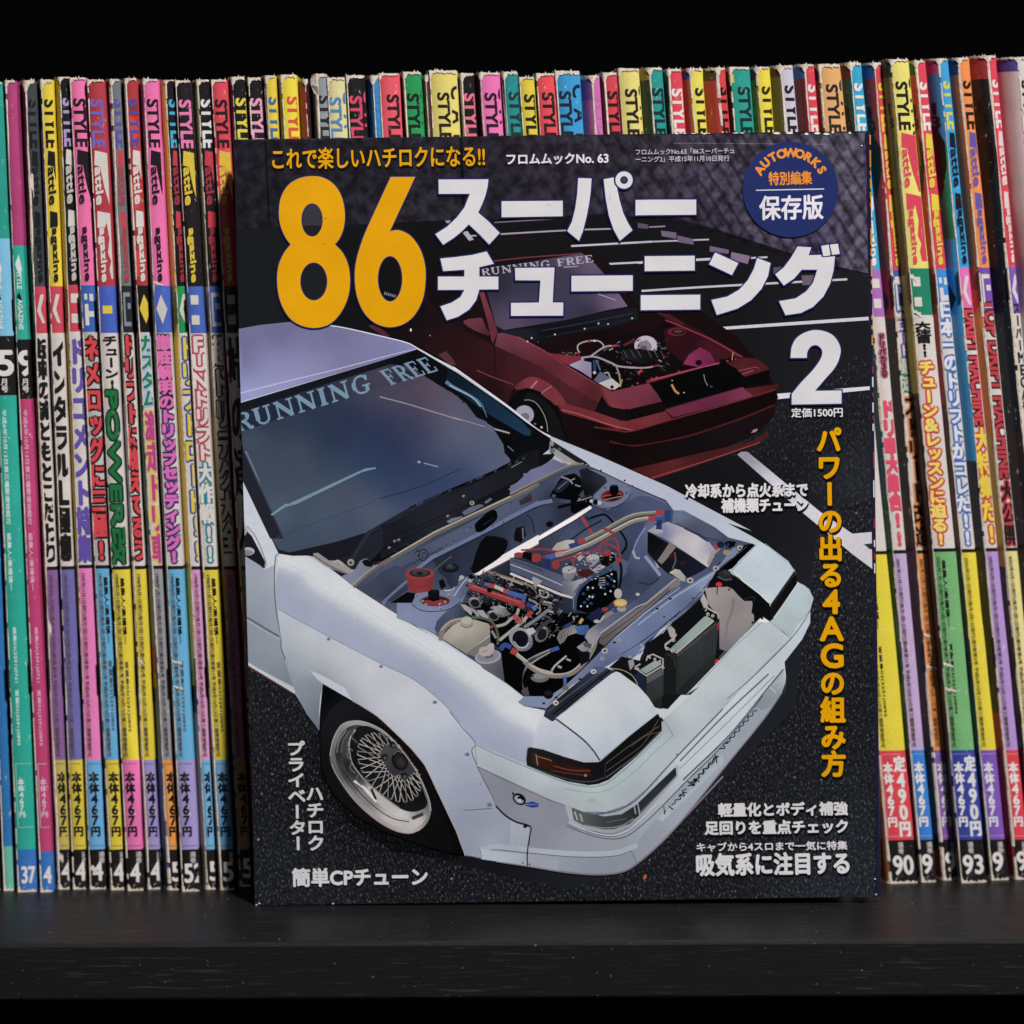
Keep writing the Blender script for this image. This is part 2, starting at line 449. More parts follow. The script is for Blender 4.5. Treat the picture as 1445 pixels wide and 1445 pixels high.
LIFT = 0.00003
class Letters:
    """printed lettering of the cover gathered into one part"""
    def __init__(s): s.v, s.f, s.c = [], [], []
    def add(s, v, f, to_px, col, lift, layers=None):
        n0 = len(s.v)
        for i, (a, b_) in enumerate(v):
            x, y = to_px(a, b_); s.v.append(cov(x, y, lift + (layers[i] * 2e-6 if layers is not None else 0)))
        for t in f:
            s.f.append(tuple(a + n0 for a in t)); s.c.append(lin(col))
    def line(s, body, x, y, wd, h, col, rb=0.0, rim=None, rimr=0.0, sh=None, lift=5, slope=-.0135, skew=.022, off=0.0):
        """horizontal line whose ink fills the box with top left x,y (drawing units)"""
        v, f = fit(body, off)
        tp = lambda a, b_, dx=0, dy=0: (x + dx + a * wd + skew * (1 - b_) * h, y + dy + (1 - b_) * h + slope * a * wd)
        if sh:
            vb, fb, lb = bold(v, f, rb / wd, rb / h, 6)
            s.add(vb, fb, lambda a, b_: tp(a, b_, 1.7, 2.0), sh, lift * LIFT - 3e-5, lb)
        if rim:
            vb, fb, lb = bold(v, f, (rb + rimr) / wd, (rb + rimr) / h, 8)
            s.add(vb, fb, tp, rim, lift * LIFT - 2.5e-5, lb)
        if rb > 0: vb, fb, lb = bold(v, f, rb / wd, rb / h, 8)
        else: vb, fb, lb = v, f, None
        s.add(vb, fb, tp, col, lift * LIFT, lb)
    def column(s, body, x, y, cw, ch, col, rb=0.0, sh=None, lift=5, lean=.0195):
        """upright characters stacked downwards: x,y top left of the first cell, cell cw by ch"""
        v, f = column(body, 0.0)
        tp = lambda a, b_, dx=0, dy=0: (x + dx + a * cw + lean * (-b_) * ch, y + dy - b_ * ch - .012 * a * cw)
        if sh:
            vb, fb, lb = bold(v, f, rb / cw, rb / ch, 6); s.add(vb, fb, lambda a, b_: tp(a, b_, 2, 2.2), sh, lift * LIFT - 3e-5, lb)
        vb, fb, lb = bold(v, f, rb / cw, rb / ch, 8); s.add(vb, fb, tp, col, lift * LIFT, lb)
    def build(s, name, parent):
        return mesh_obj(name, s.v, s.f, M_PRINT, parent, s.c)

# ---- body of the magazine
def box_mesh(x0, x1, y0, y1, z0, z1):
    v = [(x, y, z) for x in (x0, x1) for y in (y0, y1) for z in (z0, z1)]
    return v, [(0, 1, 3, 2), (4, 6, 7, 5), (0, 4, 5, 1), (2, 3, 7, 6), (0, 2, 6, 4), (1, 5, 7, 3)]
MW, MH, MT = cov(1237.5, 1265.5)[0], cov(329.5, 196.8)[2], 0.0072
tl, tr, br, bl = cov(*COVER[0]), cov(*COVER[1]), cov(*COVER[2]), cov(*COVER[3])
def slab(name, y0, y1, inset, mat, col=None):
    q = [(tl[0] + inset, tl[2] - inset), (tr[0] - inset, tr[2] - inset), (br[0] - inset, br[2] + inset), (bl[0] + inset, bl[2] + inset)]
    v = [(x, y, z) for y in (y0, y1) for x, z in q]
    f = [(3, 2, 1, 0), (4, 5, 6, 7), (0, 1, 5, 4), (1, 2, 6, 5), (2, 3, 7, 6), (3, 0, 4, 7)]
    return mesh_obj(name, v, f, mat, MOOK, [lin(col)] * 6 if col else None)
slab('page_block', 0.0004, MT - 0.0003, 0.0006, M_PAGE)
slab('back_cover', MT - 0.0003, MT, 0.0, M_PRINT, '2a2a30')
# rounded spine on the right with its navy print
sv, sf = [], []
N = 7
for k in range(N):
    a = math.pi / 2 * k / (N - 1)
    for (x, z) in (tr[::2], br[::2]):
        sv.append((x + 0.0016 * math.sin(a), 0.0016 * (1 - math.cos(a)) if k else 0.0, z))
for (x, z) in (tr[::2], br[::2]): sv.append((x + 0.0016, MT, z))
for k in range(N): sf.append((2*k, 2*k+1, 2*k+3, 2*k+2))
spine = mesh_obj('spine', sv, sf, M_PRINT, MOOK, [lin('1c1b30')] * len(sf), True)
sv, sf, sc_ = [], [], []
y = 190.0
for k in range(26):
    h = rnd.choice([6, 10, 14, 24]); a = cov(1226.2 + (y - 190) * .0108 + 1.0, y); b_ = cov(1226.2 + (y + h - 190) * .0108 + 1.0, y + h)
    n0 = len(sv); q = 0.00022
    sv += [(a[0] - .0001, q - .0003, a[2]), (a[0] + .0004, q, a[2]), (b_[0] + .0004, q, b_[2]), (b_[0] - .0001, q - .0003, b_[2])]
    sf.append((n0, n0 + 3, n0 + 2, n0 + 1)); sc_.append(lin('c07a34' if y < 480 else ('b9bcc8' if k % 2 else '7a2f3a'))); y += h + rnd.choice([5, 8, 16, 30])
mesh_obj('spine_lettering', sv, sf, M_PRINT, spine, sc_)

# ---- front cover: car park and fence
pr = Print()
pr.P('P', COVER, [(350, 330, '131518'), (345, 440, '15181b'), (480, 400, '0d0e10'), (600, 420, '0b0b0c'), (800, 330, '111012'), (1000, 420, '131315'),
     (1200, 420, '1b1b1f'), (1200, 640, '202126'), (1050, 640, '141518'), (1190, 900, '1e2026'), (1190, 1200, '23262c'), (900, 1262, '1b1e24'),
     (400, 1200, '1b1d21'), (370, 1000, '1d1e23'), (620, 1245, '121419'), (800, 660, '0d0b0d'), (1000, 690, '121216'), (420, 990, '15161a')], alpha=0.0)
base_front = pr
pr.P('G', '240,450 1250,-200 1500,-100 1500,1500 900,1500 1000,800', [(1100, 200, '1a1b20'), (1100, 900, '202228'), (700, 650, '17181c'), (1250, 700, '24262c')], alpha=.55)
pr.P('P', '340,925 420,985 560,1200 800,1255 900,1225 1120,1000 1160,720 1250,700 1250,1290 340,1290',
     [(360, 1000, '1c1d22'), (400, 1240, '1d2026'), (700, 1262, '181a20'), (1000, 1200, '1a1c22'), (1150, 1000, '1b1d23'), (1200, 1250, '23272e'), (1200, 800, '1e2026'), (500, 1100, '121317')], alpha=1.0)
pr.P('N', '230,320 300,560 480,860 700,1000 980,1080 1150,1110 1100,1150 700,1090 400,900 230,600', [(300, 500, '0b0c0e'), (800, 1050, '090a0c')], sm=False, alpha=.3)
WL = 'b9b6c2'
pr.S('B', [(440, 605), (880, 578)], 7, '6f6a78').S('B', [(290, 690), (900, 655), (1190, 645)], 10, '9a95a3').S('B', [(930, 755), (1445, 727)], 12, WL)
pr.S('B', [(1150, 870), (1400, 857)], 12, WL).S('C', [(0, 787), (450, 765)], 14, WL).S('C', [(0, 668), (415, 652)], 9, 'aaa6b2')
pr.S('C', [(22, 952), (400, 928), (1220, 884)], 12, WL).P('C', '408,1172 440,1182 1347,1122 1347,1102 420,1166', 'c4c0cc').S('C', [(65, 580), (160, 575)], 7, '8b8794')
pr.S('C', [(660, 760), (755, 755)], 10, WL)
pr.P('B', '235,665 270,660 310,715 280,722', 'a9a1b4').P('B', '128,592 160,590 158,610 135,608', '948da0')
for q, ca, cb in (('135,600 225,612 225,648 140,632', '6b5b73', '3b3340'), ('230,628 325,650 325,682 235,668', '665770', '3b3340'), ('0,555 60,565 60,590 0,585', '55495c', '2b2630'),
              ('420,690 530,712 528,735 418,722', '6d5c74', '3b3340'), ('545,725 655,748 640,795 540,768', '7b6880', '443a4a'), ('955,862 1040,860 1040,918 958,918', '645666', '3a3340'), ('790,815 860,810 850,850 790,850', '55495c', '2b2630')):
    pr.P('C', q, ca)
pr.P('G', '620,98 655,80 1335,25 1335,50 665,118', 'cfccd6')
pr.P('G', '400,505 430,486 470,485 980,905 1210,1062 1345,1050 1350,1310 1210,1205 850,905', [(450, 500, '8f8c9c'), (700, 720, 'c5c3cf'), (1000, 980, 'cdcad2'), (1300, 1150, 'c4c1c6')])
pr.P('G', '1290,1135 1350,1130 1350,1172 1330,1170', '2c2b33')
front = pr.build('front_cover', M_ASPHALT, MOOK, 0.0, cov)
fe = Print(); fe.dim = .85; fe.gam = 1.25
fe.P('P', '329.5,196.8 1222,184.8 1230,391 ' + ' C 1100,815 850,745 600,665 400,600 200,545 0,520 P 850,302 720,308 600,312 480,318 336,323',
     [(345, 220, '322f39'), (360, 300, '2f2d36'), (500, 240, '312f38'), (560, 300, '3c3843'), (700, 240, '3a3641'), (800, 280, '403b48'), (900, 210, '45414c'), (1000, 250, '5c5567'), (1100, 330, '615a6c'), (1190, 240, '6a6474'), (1215, 360, '6b6476'), (1000, 310, '4a4453'), (1150, 360, '59526a'), (1050, 200, '504c58')], alpha=.25)
fe.P('P', '840,188 1222,184.8 1230,391 ' + ' C 1100,815 850,745 600,665 400,600 200,545 0,520 P 850,302', [(860, 210, '423e48'), (860, 290, '46414f'), (1000, 250, '57505f'), (1100, 330, '5b5466'), (1190, 240, '635d6d'), (1215, 360, '645f70'), (1000, 310, '473f50'), (1150, 360, '534c62'), (1050, 200, '4b4753')], alpha=.55)
fe.P('P', '985,186 1222,184.8 1230,391 ' + ' C 1100,815 850,745 600,665 420,605 P 985,300', [(1000, 250, '5c5567'), (1100, 330, '615a6c'), (1190, 240, '6a6474'), (1215, 360, '6b6476'), (1000, 310, '4a4453'), (1150, 360, '59526a'), (1050, 200, '504c58')], alpha=.85)
fe.S('P', [(374, 190), (380, 318)], 3.2, '1a191d').S('P', [(650, 188), (655, 312)], 4, '1b1a20')
fe.P('C', '0,500 200,520 420,580 620,645 870,725 1100,795 1345,850 1345,866 1100,817 850,747 600,667 400,602 200,547 0,522', '2a262f')
# soft dark foot of the fence and the bright creases of the worn top edge
fe.P('P', '329.5,196.8 1222,184.8 1222,187 329.5,199', '3d3c40')
fe.S('P', [(950, 202), (1165, 203.5)], 1.0, '7d7a86').S('P', [(1218.6, 200), (1229, 391)], 1.1, '56386a').S('P', [(1222.5, 188), (1231.5, 391)], 4.5, '201e36')
pfence = fe.build('fence_picture', M_FENCE, front, 1 * LIFT, cov)
rim = Print(); rim.S('P', [(1231.2, 391), (1238, 1265)], 3.2, '1a1a30')
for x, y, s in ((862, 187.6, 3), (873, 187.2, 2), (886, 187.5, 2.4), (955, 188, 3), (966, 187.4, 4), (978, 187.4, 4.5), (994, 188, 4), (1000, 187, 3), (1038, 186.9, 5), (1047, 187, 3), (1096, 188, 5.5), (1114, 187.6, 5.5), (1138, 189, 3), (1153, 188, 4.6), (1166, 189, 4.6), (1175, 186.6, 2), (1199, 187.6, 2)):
    rim.P('P', [(x - s, y + .4), (x - s * .4, y - 1.6), (x + s * .6, y - 1.2), (x + s, y + .6), (x + s * .2, y + 1.7), (x - s * .5, y + 1.3)], 'dcd9d6')  # specular highlight on the worn, wrinkled top edge, painted as white chips
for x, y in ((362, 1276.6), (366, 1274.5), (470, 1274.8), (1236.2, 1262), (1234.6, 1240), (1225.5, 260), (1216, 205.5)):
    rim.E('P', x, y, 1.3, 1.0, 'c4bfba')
rim.build('worn_edge_glints', M_PRINT, front, 8 * LIFT, cov)

# ---- the dark red car of the cover photograph
r1 = Print(200.0); r1.dim = 1.0; r1.gam = 1.06; r1.sat = .84
r1.P('P', '556,480 575,430 592,398 640,376 690,362 760,358 838,352 860,372 885,410 905,438 985,437 1040,475 1090,535 1098,560 1092,585 1078,604 1055,618 1000,640 920,672 880,662 800,625 700,562 620,505 560,470',
     [(600, 430, '120b0d'), (620, 480, '1f0e12'), (900, 600, '160a0d'), (1060, 600, '1d0b0f'), (760, 370, '1a0f12')])
r1.S('B', [(300, 720), (560, 710), (700, 715)], 10, '2a1216').S('B', [(440, 850), (640, 828), (860, 812), (1000, 800)], 8, '70303f')
r1.P('E', '-220,120 0,330 320,490 480,560 700,660 900,800 1140,930 1140,1010 880,950 820,900 760,800 640,740 560,750 480,800 440,880 420,960 200,800 0,640 -220,520',
     [(-150, 250, '1c0d11'), (0, 450, '2a1015'), (300, 600, '351319'), (480, 700, '451a22'), (750, 720, '4c1d27'), (950, 850, '4f1e26'), (1100, 960, '451821'), (300, 820, '200c10')])
r1.P('E', '-120,560 -60,530 0,600 20,640 -30,640', '57303a').P('E', '-330,-20 -250,-20 -180,130 -220,160', '1f0e12')
r1.P('A', '900,1265 950,1250 1040,1330 1000,1330', '552530').E('A', 1173, 1290, 6, 10, 'd8cfd0').E('A', 1295, 1325, 3, 4, 'b0a5a8')
r1.P('E', '345,390 440,385 560,440 720,530 880,640 1130,790 1290,890 1365,985 1300,980 1130,930 900,800 700,660 480,560 325,490',
     [(360, 410, '7d3d55'), (350, 480, '5e2f40'), (520, 470, '7a3349'), (480, 550, '4a1f2b'), (700, 570, '72293a'), (700, 650, '491b25'), (950, 740, '6a2733'), (1250, 900, '702a33'), (1100, 890, '501b24')])
r1.S('E', [(440, 388), (720, 533), (900, 655), (1130, 790), (1290, 890)], 8, '8d4054')
r1.S('E', [(325, 495), (322, 690), (330, 820)], 5, '12070a').S('E', [(180, 680), (310, 735), (470, 792)], 8, '7d3543')
r1.P('E', '480,805 560,748 640,735 760,790 830,860 880,940 800,955 720,900 680,850 580,820 500,835', [(500, 810, '4a1a22'), (620, 760, '84323f'), (700, 800, '6d2730'), (820, 900, '7d2f38'), (580, 810, '8e3b46')], sm=True)
r1.S('E', [(655, 765), (625, 800), (605, 822)], 14, 'b06a74').S('E', [(770, 805), (710, 845), (690, 868)], 9, 'a5606a')
r1.P('E', '430,945 470,880 520,845 600,830 700,880 800,960 850,1080 890,1240 760,1200 640,1110 480,1000', '09090b', sm=True)
r1.P('E', '600,850 700,905 790,1000 840,1110 870,1230 760,1200 740,1050 660,930 560,900', '141417', sm=True)
r1.S('E', [(555, 915), (600, 915), (650, 940), (700, 1010), (730, 1090), (738, 1165)], 6, '8f8c90')
r1.E('E', 555, 1030, 75, 74, '9d97ab').E('E', 560, 1045, 35, 30, '6f6a7e').E('E', 690, 1128, 10, 10, 'b5a57c').E('E', 640, 1100, 9, 6, '7c7468')
# windscreen
r1.P('B', '345,905 440,880 1000,800 1090,860 1200,990 1300,1140 1180,1170 900,1240 480,1305 440,1275 365,1045', '15131a')
r1.P('B', '385,1010 440,925 600,890 1000,812 1085,870 1195,1000 1290,1140 1170,1160 900,1225 500,1290 450,1260',
     [(460, 1000, '2b2a3c'), (650, 1000, '343750'), (650, 1180, '463f58'), (560, 1260, '5a4963'), (900, 950, '3a3850'), (900, 1150, '34364f'), (1080, 1000, '433a55'), (1180, 1080, '6b5876'), (1060, 890, '67566f'), (1260, 1130, '75627f'), (800, 1230, '3f3c56'), (1040, 1190, '2c2c42')])
r1.P('B', '360,905 1000,802 1075,852 1050,868 700,900 400,945', [(380, 925, '26232d'), (700, 870, '3a3446'), (950, 830, '5b5068')])
r1.S('B', [(880, 890), (975, 885)], 5, 'a9a2b5').S('B', [(1100, 1060), (1215, 1100)], 5, 'a49cae').S('B', [(1090, 1050), (1195, 1055)], 8, '8e86a0').S('B', [(1240, 1052), (1280, 1055)], 7, 'a49cae')
r1.serif('B', 'RUNNING FREE', (362, 945), (63, -7.8), (-8, -46), 'a59fb4')
r1.P('B', '345,1050 372,1040 462,1300 432,1378 420,1345 395,1230', [(350, 1050, '7a3243'), (440, 1330, '65293a')])
r1.P('B', '245,1245 270,1222 330,1214 362,1216 385,1270 412,1322 330,1300', [(260, 1240, '72303f'), (340, 1240, '6e3244'), (400, 1310, '42202a')], sm=True)
r1.P('E', '345,378 680,345 1180,225 1440,185 1445,300 1100,372 780,420 700,470 560,432', [(500, 390, '1d2030'), (900, 310, '12131c'), (1300, 230, '191a24'), (800, 400, '0d0d12')])
r1.S('E', [(690, 370), (1000, 315), (1400, 235)], 10, '2b2d3c').S('E', [(720, 420), (1100, 345), (1430, 270)], 6, '262634')
for x, y in ((613, 428), (795, 400), (1028, 355), (1137, 314), (1212, 318), (1400, 273), (625, 465), (580, 455), (660, 465)): r1.E('E', x, y, 7, 7, 'c2b4b2')
# engine bay
r1.P('E', '560,435 700,470 1100,372 1445,300 F 560,200 620,220 900,400 1040,468 900,520 740,545 290,660 0,735 E 1290,890 1130,790 880,640 720,530', [(900, 520, '1d0a0f'), (1200, 700, '08080a'), (1400, 400, '140a0e')])
r1.P('F', '0,250 250,160 430,125 470,160 330,260 0,300', '1c0b10').P('F', '350,110 470,130 1040,465 1000,470 640,260', [(450, 150, '4a1a25'), (1000, 450, '561b27')])
r1.P('F', '430,250 600,205 720,270 1000,430 860,520 830,510 700,380 580,510 440,400', [(480, 300, '3a0f1c'), (600, 330, '2a0b15'), (800, 400, '481222'), (450, 390, '2c0c16')])
r1.S('F', [(440, 175), (620, 250), (800, 330), (1040, 465)], 11, '8c2c43').E('F', 530, 268, 72, 32, '6a1e31').E('F', 540, 268, 55, 22, '1d0b10').E('F', 540, 266, 38, 13, '4b3a35')
r1.P('F', '578,522 620,450 710,388 790,430 835,520 700,545', [(600, 510, '8d2560'), (710, 420, '7c2152'), (800, 500, '6d1a45')], sm=False)
r1.E('F', 285, 375, 90, 76, 'b3a9ba').E('F', 275, 385, 58, 45, '7f7488').E('F', 268, 400, 26, 24, '584f60').P('F', '195,420 240,405 340,415 370,440 340,480 230,470', '0d0d10')
cl = random.Random(3)
for k in range(150):
    x = cl.uniform(-120, 460); y = cl.uniform(330, 660)
    if y > 690 - (x + 120) * .18 or y < 330 + (x < 100) * 20: continue
    l = cl.uniform(6, 42); a = cl.uniform(-.5, .7); r1.S('F', [(x, y), (x + l * math.cos(a), y + l * math.sin(a))], cl.uniform(3, 12), cl.choice(['0b0b0d', '17171b', '2a2a30', '101014', '3d3c44', '5c5a62', '908c94', '1c1c22', '641a26']), False)
r1.P('F', '90,410 240,400 400,430 410,480 260,520 100,470', [(150, 440, '1c1c22'), (350, 450, '0f0f13')])
for x in (110, 170, 220, 300, 350, 400): r1.S('F', [(x, 415), (x + 30, 470)], 5, '55555f', False)
r1.S('E', [(990, 545), (972, 510), (985, 475), (1050, 452), (1130, 450), (1170, 475), (1180, 510)], 10, 'a89fa4').S('E', [(1070, 575), (1180, 500), (1260, 488)], 13, '9f979b').S('E', [(1240, 492), (1280, 486)], 16, 'ad2a35', False).S('E', [(1280, 486), (1305, 490)], 16, '2a3f86', False)
r1.S('E', [(1000, 582), (1110, 575), (1230, 620), (1300, 650), (1445, 662)], 14, '9b9196').S('F', [(150, 550), (280, 550), (370, 535)], 12, '9b9196').S('F', [(340, 540), (380, 532)], 14, '8a1f2c', False)
r1.S('E', [(1275, 645), (1300, 720), (1310, 800)], 12, '9c7f80').S('F', [(100, 640), (85, 700)], 10, 'a08340', False)
r1.E('E', 1065, 455, 14, 9, '8f2a2c').E('E', 1105, 450, 9, 9, 'c8bfc0').E('E', 975, 545, 14, 9, '8f2230')
r1.S('F', [(110, 375), (150, 355), (200, 325)], 18, '5c2033').P('F', '215,585 250,560 262,575 230,600', 'b32a35')
r1.P('E', '905,640 990,600 1080,620 1082,745 1000,690', [(940, 630, 'a49db6'), (1040, 640, '8d86a2'), (1050, 720, '7b7490')]).E('E', 1003, 597, 22, 12, '8f88a2')
r1.P('E', '1080,745 1100,760 1150,690 1240,750 1140,785', '596078').P('E', '1138,782 1240,742 1312,800 1265,832 1225,830', 'b6b0b2').E('E', 1243, 812, 14, 14, '15151a')
r1.S('E', [(1105, 600), (1108, 680)], 26, '25386b', False).S('E', [(1100, 690), (1112, 708)], 22, 'b9b2b6', False).S('E', [(1120, 600), (1150, 680)], 10, '5a6a7a').S('E', [(1180, 705), (1210, 700), (1230, 740)], 9, 'a9a2a6')
for k in range(26): r1.E('E', cl.uniform(830, 960), cl.uniform(540, 566), cl.uniform(2, 5), cl.uniform(2, 5), cl.choice(['a79b9b', '6b4a4f', '7e2531']))
r1.P('E', '740,545 960,570 990,560 1000,600 900,640 860,620', [(800, 570, '6f1d2c'), (950, 600, '7a2233'), (870, 620, '8a3042')])
r1.S('F', [(290, 660), (420, 628), (600, 580), (860, 518)], 24, '7a2438', False).S('F', [(330, 645), (600, 578), (860, 512)], 6, 'b04c64', False)
for x, y in ((180, 692), (220, 672), (330, 635), (370, 625), (545, 580), (925, 497), (990, 482)): r1.E('F', x, y, 9, 7, '9c3046')
r1.E('F', 700, 510, 26, 22, '15080c').E('F', 890, 500, 26, 22, '0d080a').S('F', [(970, 430), (960, 490)], 7, 'a5935c', False)
# nose, lamps and bumper
r1.P('F', '300,672 740,545 920,510 1000,560 1060,640 1060,705 450,870 410,815 380,760', '060608')
r1.S('F', [(488, 680), (515, 730), (545, 755)], 17, 'b0853c').S('F', [(740, 600), (750, 650), (770, 690)], 5, '8b8b8b').E('F', 798, 697, 12, 9, '26386b').E('F', 492, 650, 5, 5, 'a8a8a8').E('F', 585, 745, 6, 5, 'b5b0b0')
r1.P('F', '20,735 310,670 380,760 412,815 150,876 100,850', [(100, 740, '7c3048'), (300, 690, '793347'), (390, 800, '5d2636'), (130, 860, '6f2b3d')])
r1.P('F', '-70,690 20,735 100,850 130,878 40,865 0,850', [(-40, 720, '7a2f38'), (90, 850, '7d3440')])
r1.P('F', '-60,770 0,858 140,878 412,815 432,888 300,925 140,966 0,955 -120,900', [(0, 900, '110b0d'), (140, 920, '0b0809'), (400, 850, '150a0c')])
r1.P('E', '1130,940 1290,985 1330,990 1370,1060 1300,1070 1140,1000', '160c0e')
r1.P('F', '920,515 1000,480 1050,468 1150,480 1220,520 1255,562 1060,622 1000,560', [(950, 510, '4d1620'), (1150, 500, '4c1a21'), (1080, 600, '5c2028')])
r1.S('F', [(1010, 575), (1150, 545), (1170, 565)], 4, 'a0505a').S('F', [(1040, 600), (1130, 570)], 4, 'b05f68').P('F', '1040,625 1255,565 1255,668 1060,705', '08080a')
r1.P('F', '0,958 140,968 440,890 490,945 470,960 180,1045 -60,1010 E 1350,1160 1120,1085 850,1010 820,965 880,942 1130,1012 1330,1082 F -20,955',
     [(50, 1000, '7d2e36'), (300, 960, '7d2c35'), (180, 1030, '6b232b'), (-150, 950, '73272f'), (450, 930, '6b2630')])
r1.S('E', [(850, 990), (1000, 1030), (1200, 1100), (1350, 1140), (1445, 1150), (1600, 1100)], 9, 'a3505a')
r1.P('F', '435,880 1045,703 1065,720 1132,775 500,938', [(500, 890, '6f2645'), (800, 800, '73284a'), (1050, 740, '7a3050'), (800, 850, '571b35')]).S('F', [(445, 872), (1045, 700)], 6, '4a1420', False)
r1.P('F', '1065,715 1320,678 1330,690 1310,722 1130,778', [(1080, 730, '5a1e27'), (1300, 690, '4a171d')])
r1.P('F', '-150,1010 180,1047 480,958 1310,725 1300,840 600,1090 200,1165 0,1130 -150,1090', [(0, 1090, '12080a'), (500, 1020, '15080b'), (1200, 800, '160709')])
r1.S('F', [(-120, 1015), (60, 1042), (180, 1045), (480, 958), (900, 842), (1300, 722)], 10, '6f232b').S('F', [(0, 1128), (200, 1162), (600, 1090), (1000, 960), (1300, 840)], 14, '4e191f')
r1.P('F', '0,1140 200,1170 600,1100 1000,970 1290,850 1200,1040 1000,1120 700,1210 200,1340 0,1280', [(100, 1200, '0c0708'), (700, 1100, '120b10'), (800, 1050, '1a1218'), (200, 1300, '1a0a0c')])
r1.P('F', '180,1345 600,1245 1100,1130 1200,1085 1235,1040 1248,1070 1235,1095 1180,1140 900,1245 600,1345 350,1425 320,1412', [(250, 1350, '521a1e'), (700, 1240, '471a1e'), (1200, 1090, '4d1c20'), (500, 1360, '5d2024')])
r1.S('F', [(330, 1415), (600, 1330), (900, 1232), (1180, 1135)], 7, '9a3f45').P('F', '1110,1062 1130,1035 1165,1028 1150,1052', 'a87a84')
redcar = r1.build('red_car_picture', M_PRINT, MOOK, 2 * LIFT, cov)

# ---- the white car of the cover photograph
b1 = Print(700.0); b1.sat = 1.0; b1.dim = 1.12; b1.gam = 1.2; b1.tint = (.965, 1.0, 1.01)
b1.P('P', '320,468 D 25,112 160,85 380,62 560,80 720,105 1000,170 1110,200 1170,235 E 0,655 420,957 650,1137 760,1197 I 780,3 1445,297 G 500,1042 L 700,98 900,208 1030,288 1130,368 1230,468 1250,560 1340,615 1378,690 1352,780 1352,880 1290,1010 1150,1190 1162,1300 1150,1445 Q 716,105 690,180 560,370 300,690 0,1065 O 1200,880 1050,1040 900,1170 800,1225 650,1240 450,1225 200,1185 0,1155 N 1155,1115 1100,960 1000,750 900,540 800,420 600,230 440,130 250,20 240,130 228,318 150,210 75,85 M 345,1075 30,880 -80,850',
     [(400, 850, '9aa0ab'), (420, 800, 'b9bcc4'), (500, 900, 'bfc1c9'), (800, 1100, 'a9acb8'), (1000, 1000, 'bfc3c8'), (1150, 850, 'b5bcc2'), (950, 720, 'aeb0bf'), (1100, 780, 'b3bac0'), (850, 1230, '8f939e')])
# roof
b1.P('D', '-40,125 25,110 160,85 380,62 560,80 720,105 1000,170 1110,200 1170,235 1000,292 640,398 -20,590',
     [(60, 150, '72708f'), (60, 300, '747292'), (300, 120, '6e6c8a'), (600, 150, '706e8e'), (700, 280, '7c7a98'), (1000, 230, '7c7a98'), (300, 400, '8a88a8'), (100, 520, '9c9cc4'), (500, 400, '908eae'), (1120, 230, '8a88b0'), (300, 470, '9a9ac2')])
b1.S('D', [(35, 520), (350, 440), (640, 370), (1000, 275), (1165, 235)], 9, 'b2aec6', True, 4)
b1.S('D', [(560, 80), (720, 105), (1000, 170), (1110, 200), (1170, 232), (1445, 388)], 6, 'd2cdd6')
b1.S('E', [(0, 657), (420, 958), (650, 1140), (760, 1200)], 11, 'cfcbd2')
# front side window and pillar
b1.P('M', '0,30 30,35 70,75 155,238 150,280 130,272 0,205', '23252c').P('D', '50,1075 60,1070 150,1270 240,1445 M 240,185 215,215 210,260 150,285 160,240 60,50 0,-60', [(60, 1150, 'b7bac3'), (150, 1400, 'c3c5cd')])
b1.E('M', 45, 172, 42, 26, 'a8a9ae').E('M', 42, 180, 36, 16, '83858c').E('M', 18, 42, 20, 30, '9b9da3')
b1.S('M', [(40, 10), (100, 90), (158, 235), (150, 280)], 5, '8f5560').S('M', [(25, 205), (130, 270)], 7, '9b9da5')
# door
b1.P('M', '-20,195 25,205 150,285 212,262 212,400 225,560 255,720 262,800 335,1035 30,875 -20,850',
     [(40, 260, '999da8'), (180, 330, 'a9acb6'), (60, 450, '9ea2ac'), (200, 600, '9da2ad'), (60, 600, '858a96'), (100, 680, '8f959f'), (220, 760, '969ba5'), (60, 820, '868c95'), (300, 960, '7f858f')])
b1.S('M', [(0, 575), (60, 605), (150, 660), (245, 715)], 13, '666c79').S('M', [(0, 592), (60, 622), (150, 677), (245, 730)], 7, 'a2a7b0')
b1.S('M', [(0, 865), (35, 882), (345, 1070)], 17, 'bdbdc3', False).S('M', [(20, 893), (345, 1088)], 5, '6b4448', False)
# front wing: bright ridge, shaded side, flared arch
b1.P('M', '225,205 240,188 330,200 412,198 720,388 960,548 1200,700 1445,850 J 750,888 1180,1190 1300,1275 1445,1380 O 0,100 300,200 385,242 500,330 560,380 640,480 655,520 560,525 400,470 230,428 200,430 195,520 0,460 N 1445,480 1225,400 1150,290 1050,180 960,120 M 1200,1010 900,880 560,705 300,565 240,535 218,400',
     [(260, 215, 'c9cad0'), (400, 215, 'cacbd0'), (600, 370, 'c9c9cd'), (900, 560, 'c6c6cb'), (1200, 760, 'c2c3c9'), (1420, 900, 'c0c2ca'), (230, 300, 'a5a8b4'), (420, 380, 'a3a6b3'), (700, 560, 'a1a5b4'), (900, 690, 'a0a5b6'), (1100, 850, 'a0a5b7'), (1300, 960, '9fa5b9'),
      (500, 640, 'adb0bb'), (800, 800, 'a9adba'), (1400, 1000, 'b9bbc5'), (1500, 1150, 'b9bcc6'), (1700, 1050, 'c4c6cd'), (1800, 1230, 'b2b6c3'), (1650, 1280, '9aa0b2'), (1500, 1280, '9aa0b3'), (1900, 1350, 'b5b9c4'), (2050, 1330, 'c3c6cc'), (1850, 1450, '9da2b3'), (2000, 1470, 'b0b4c0')])
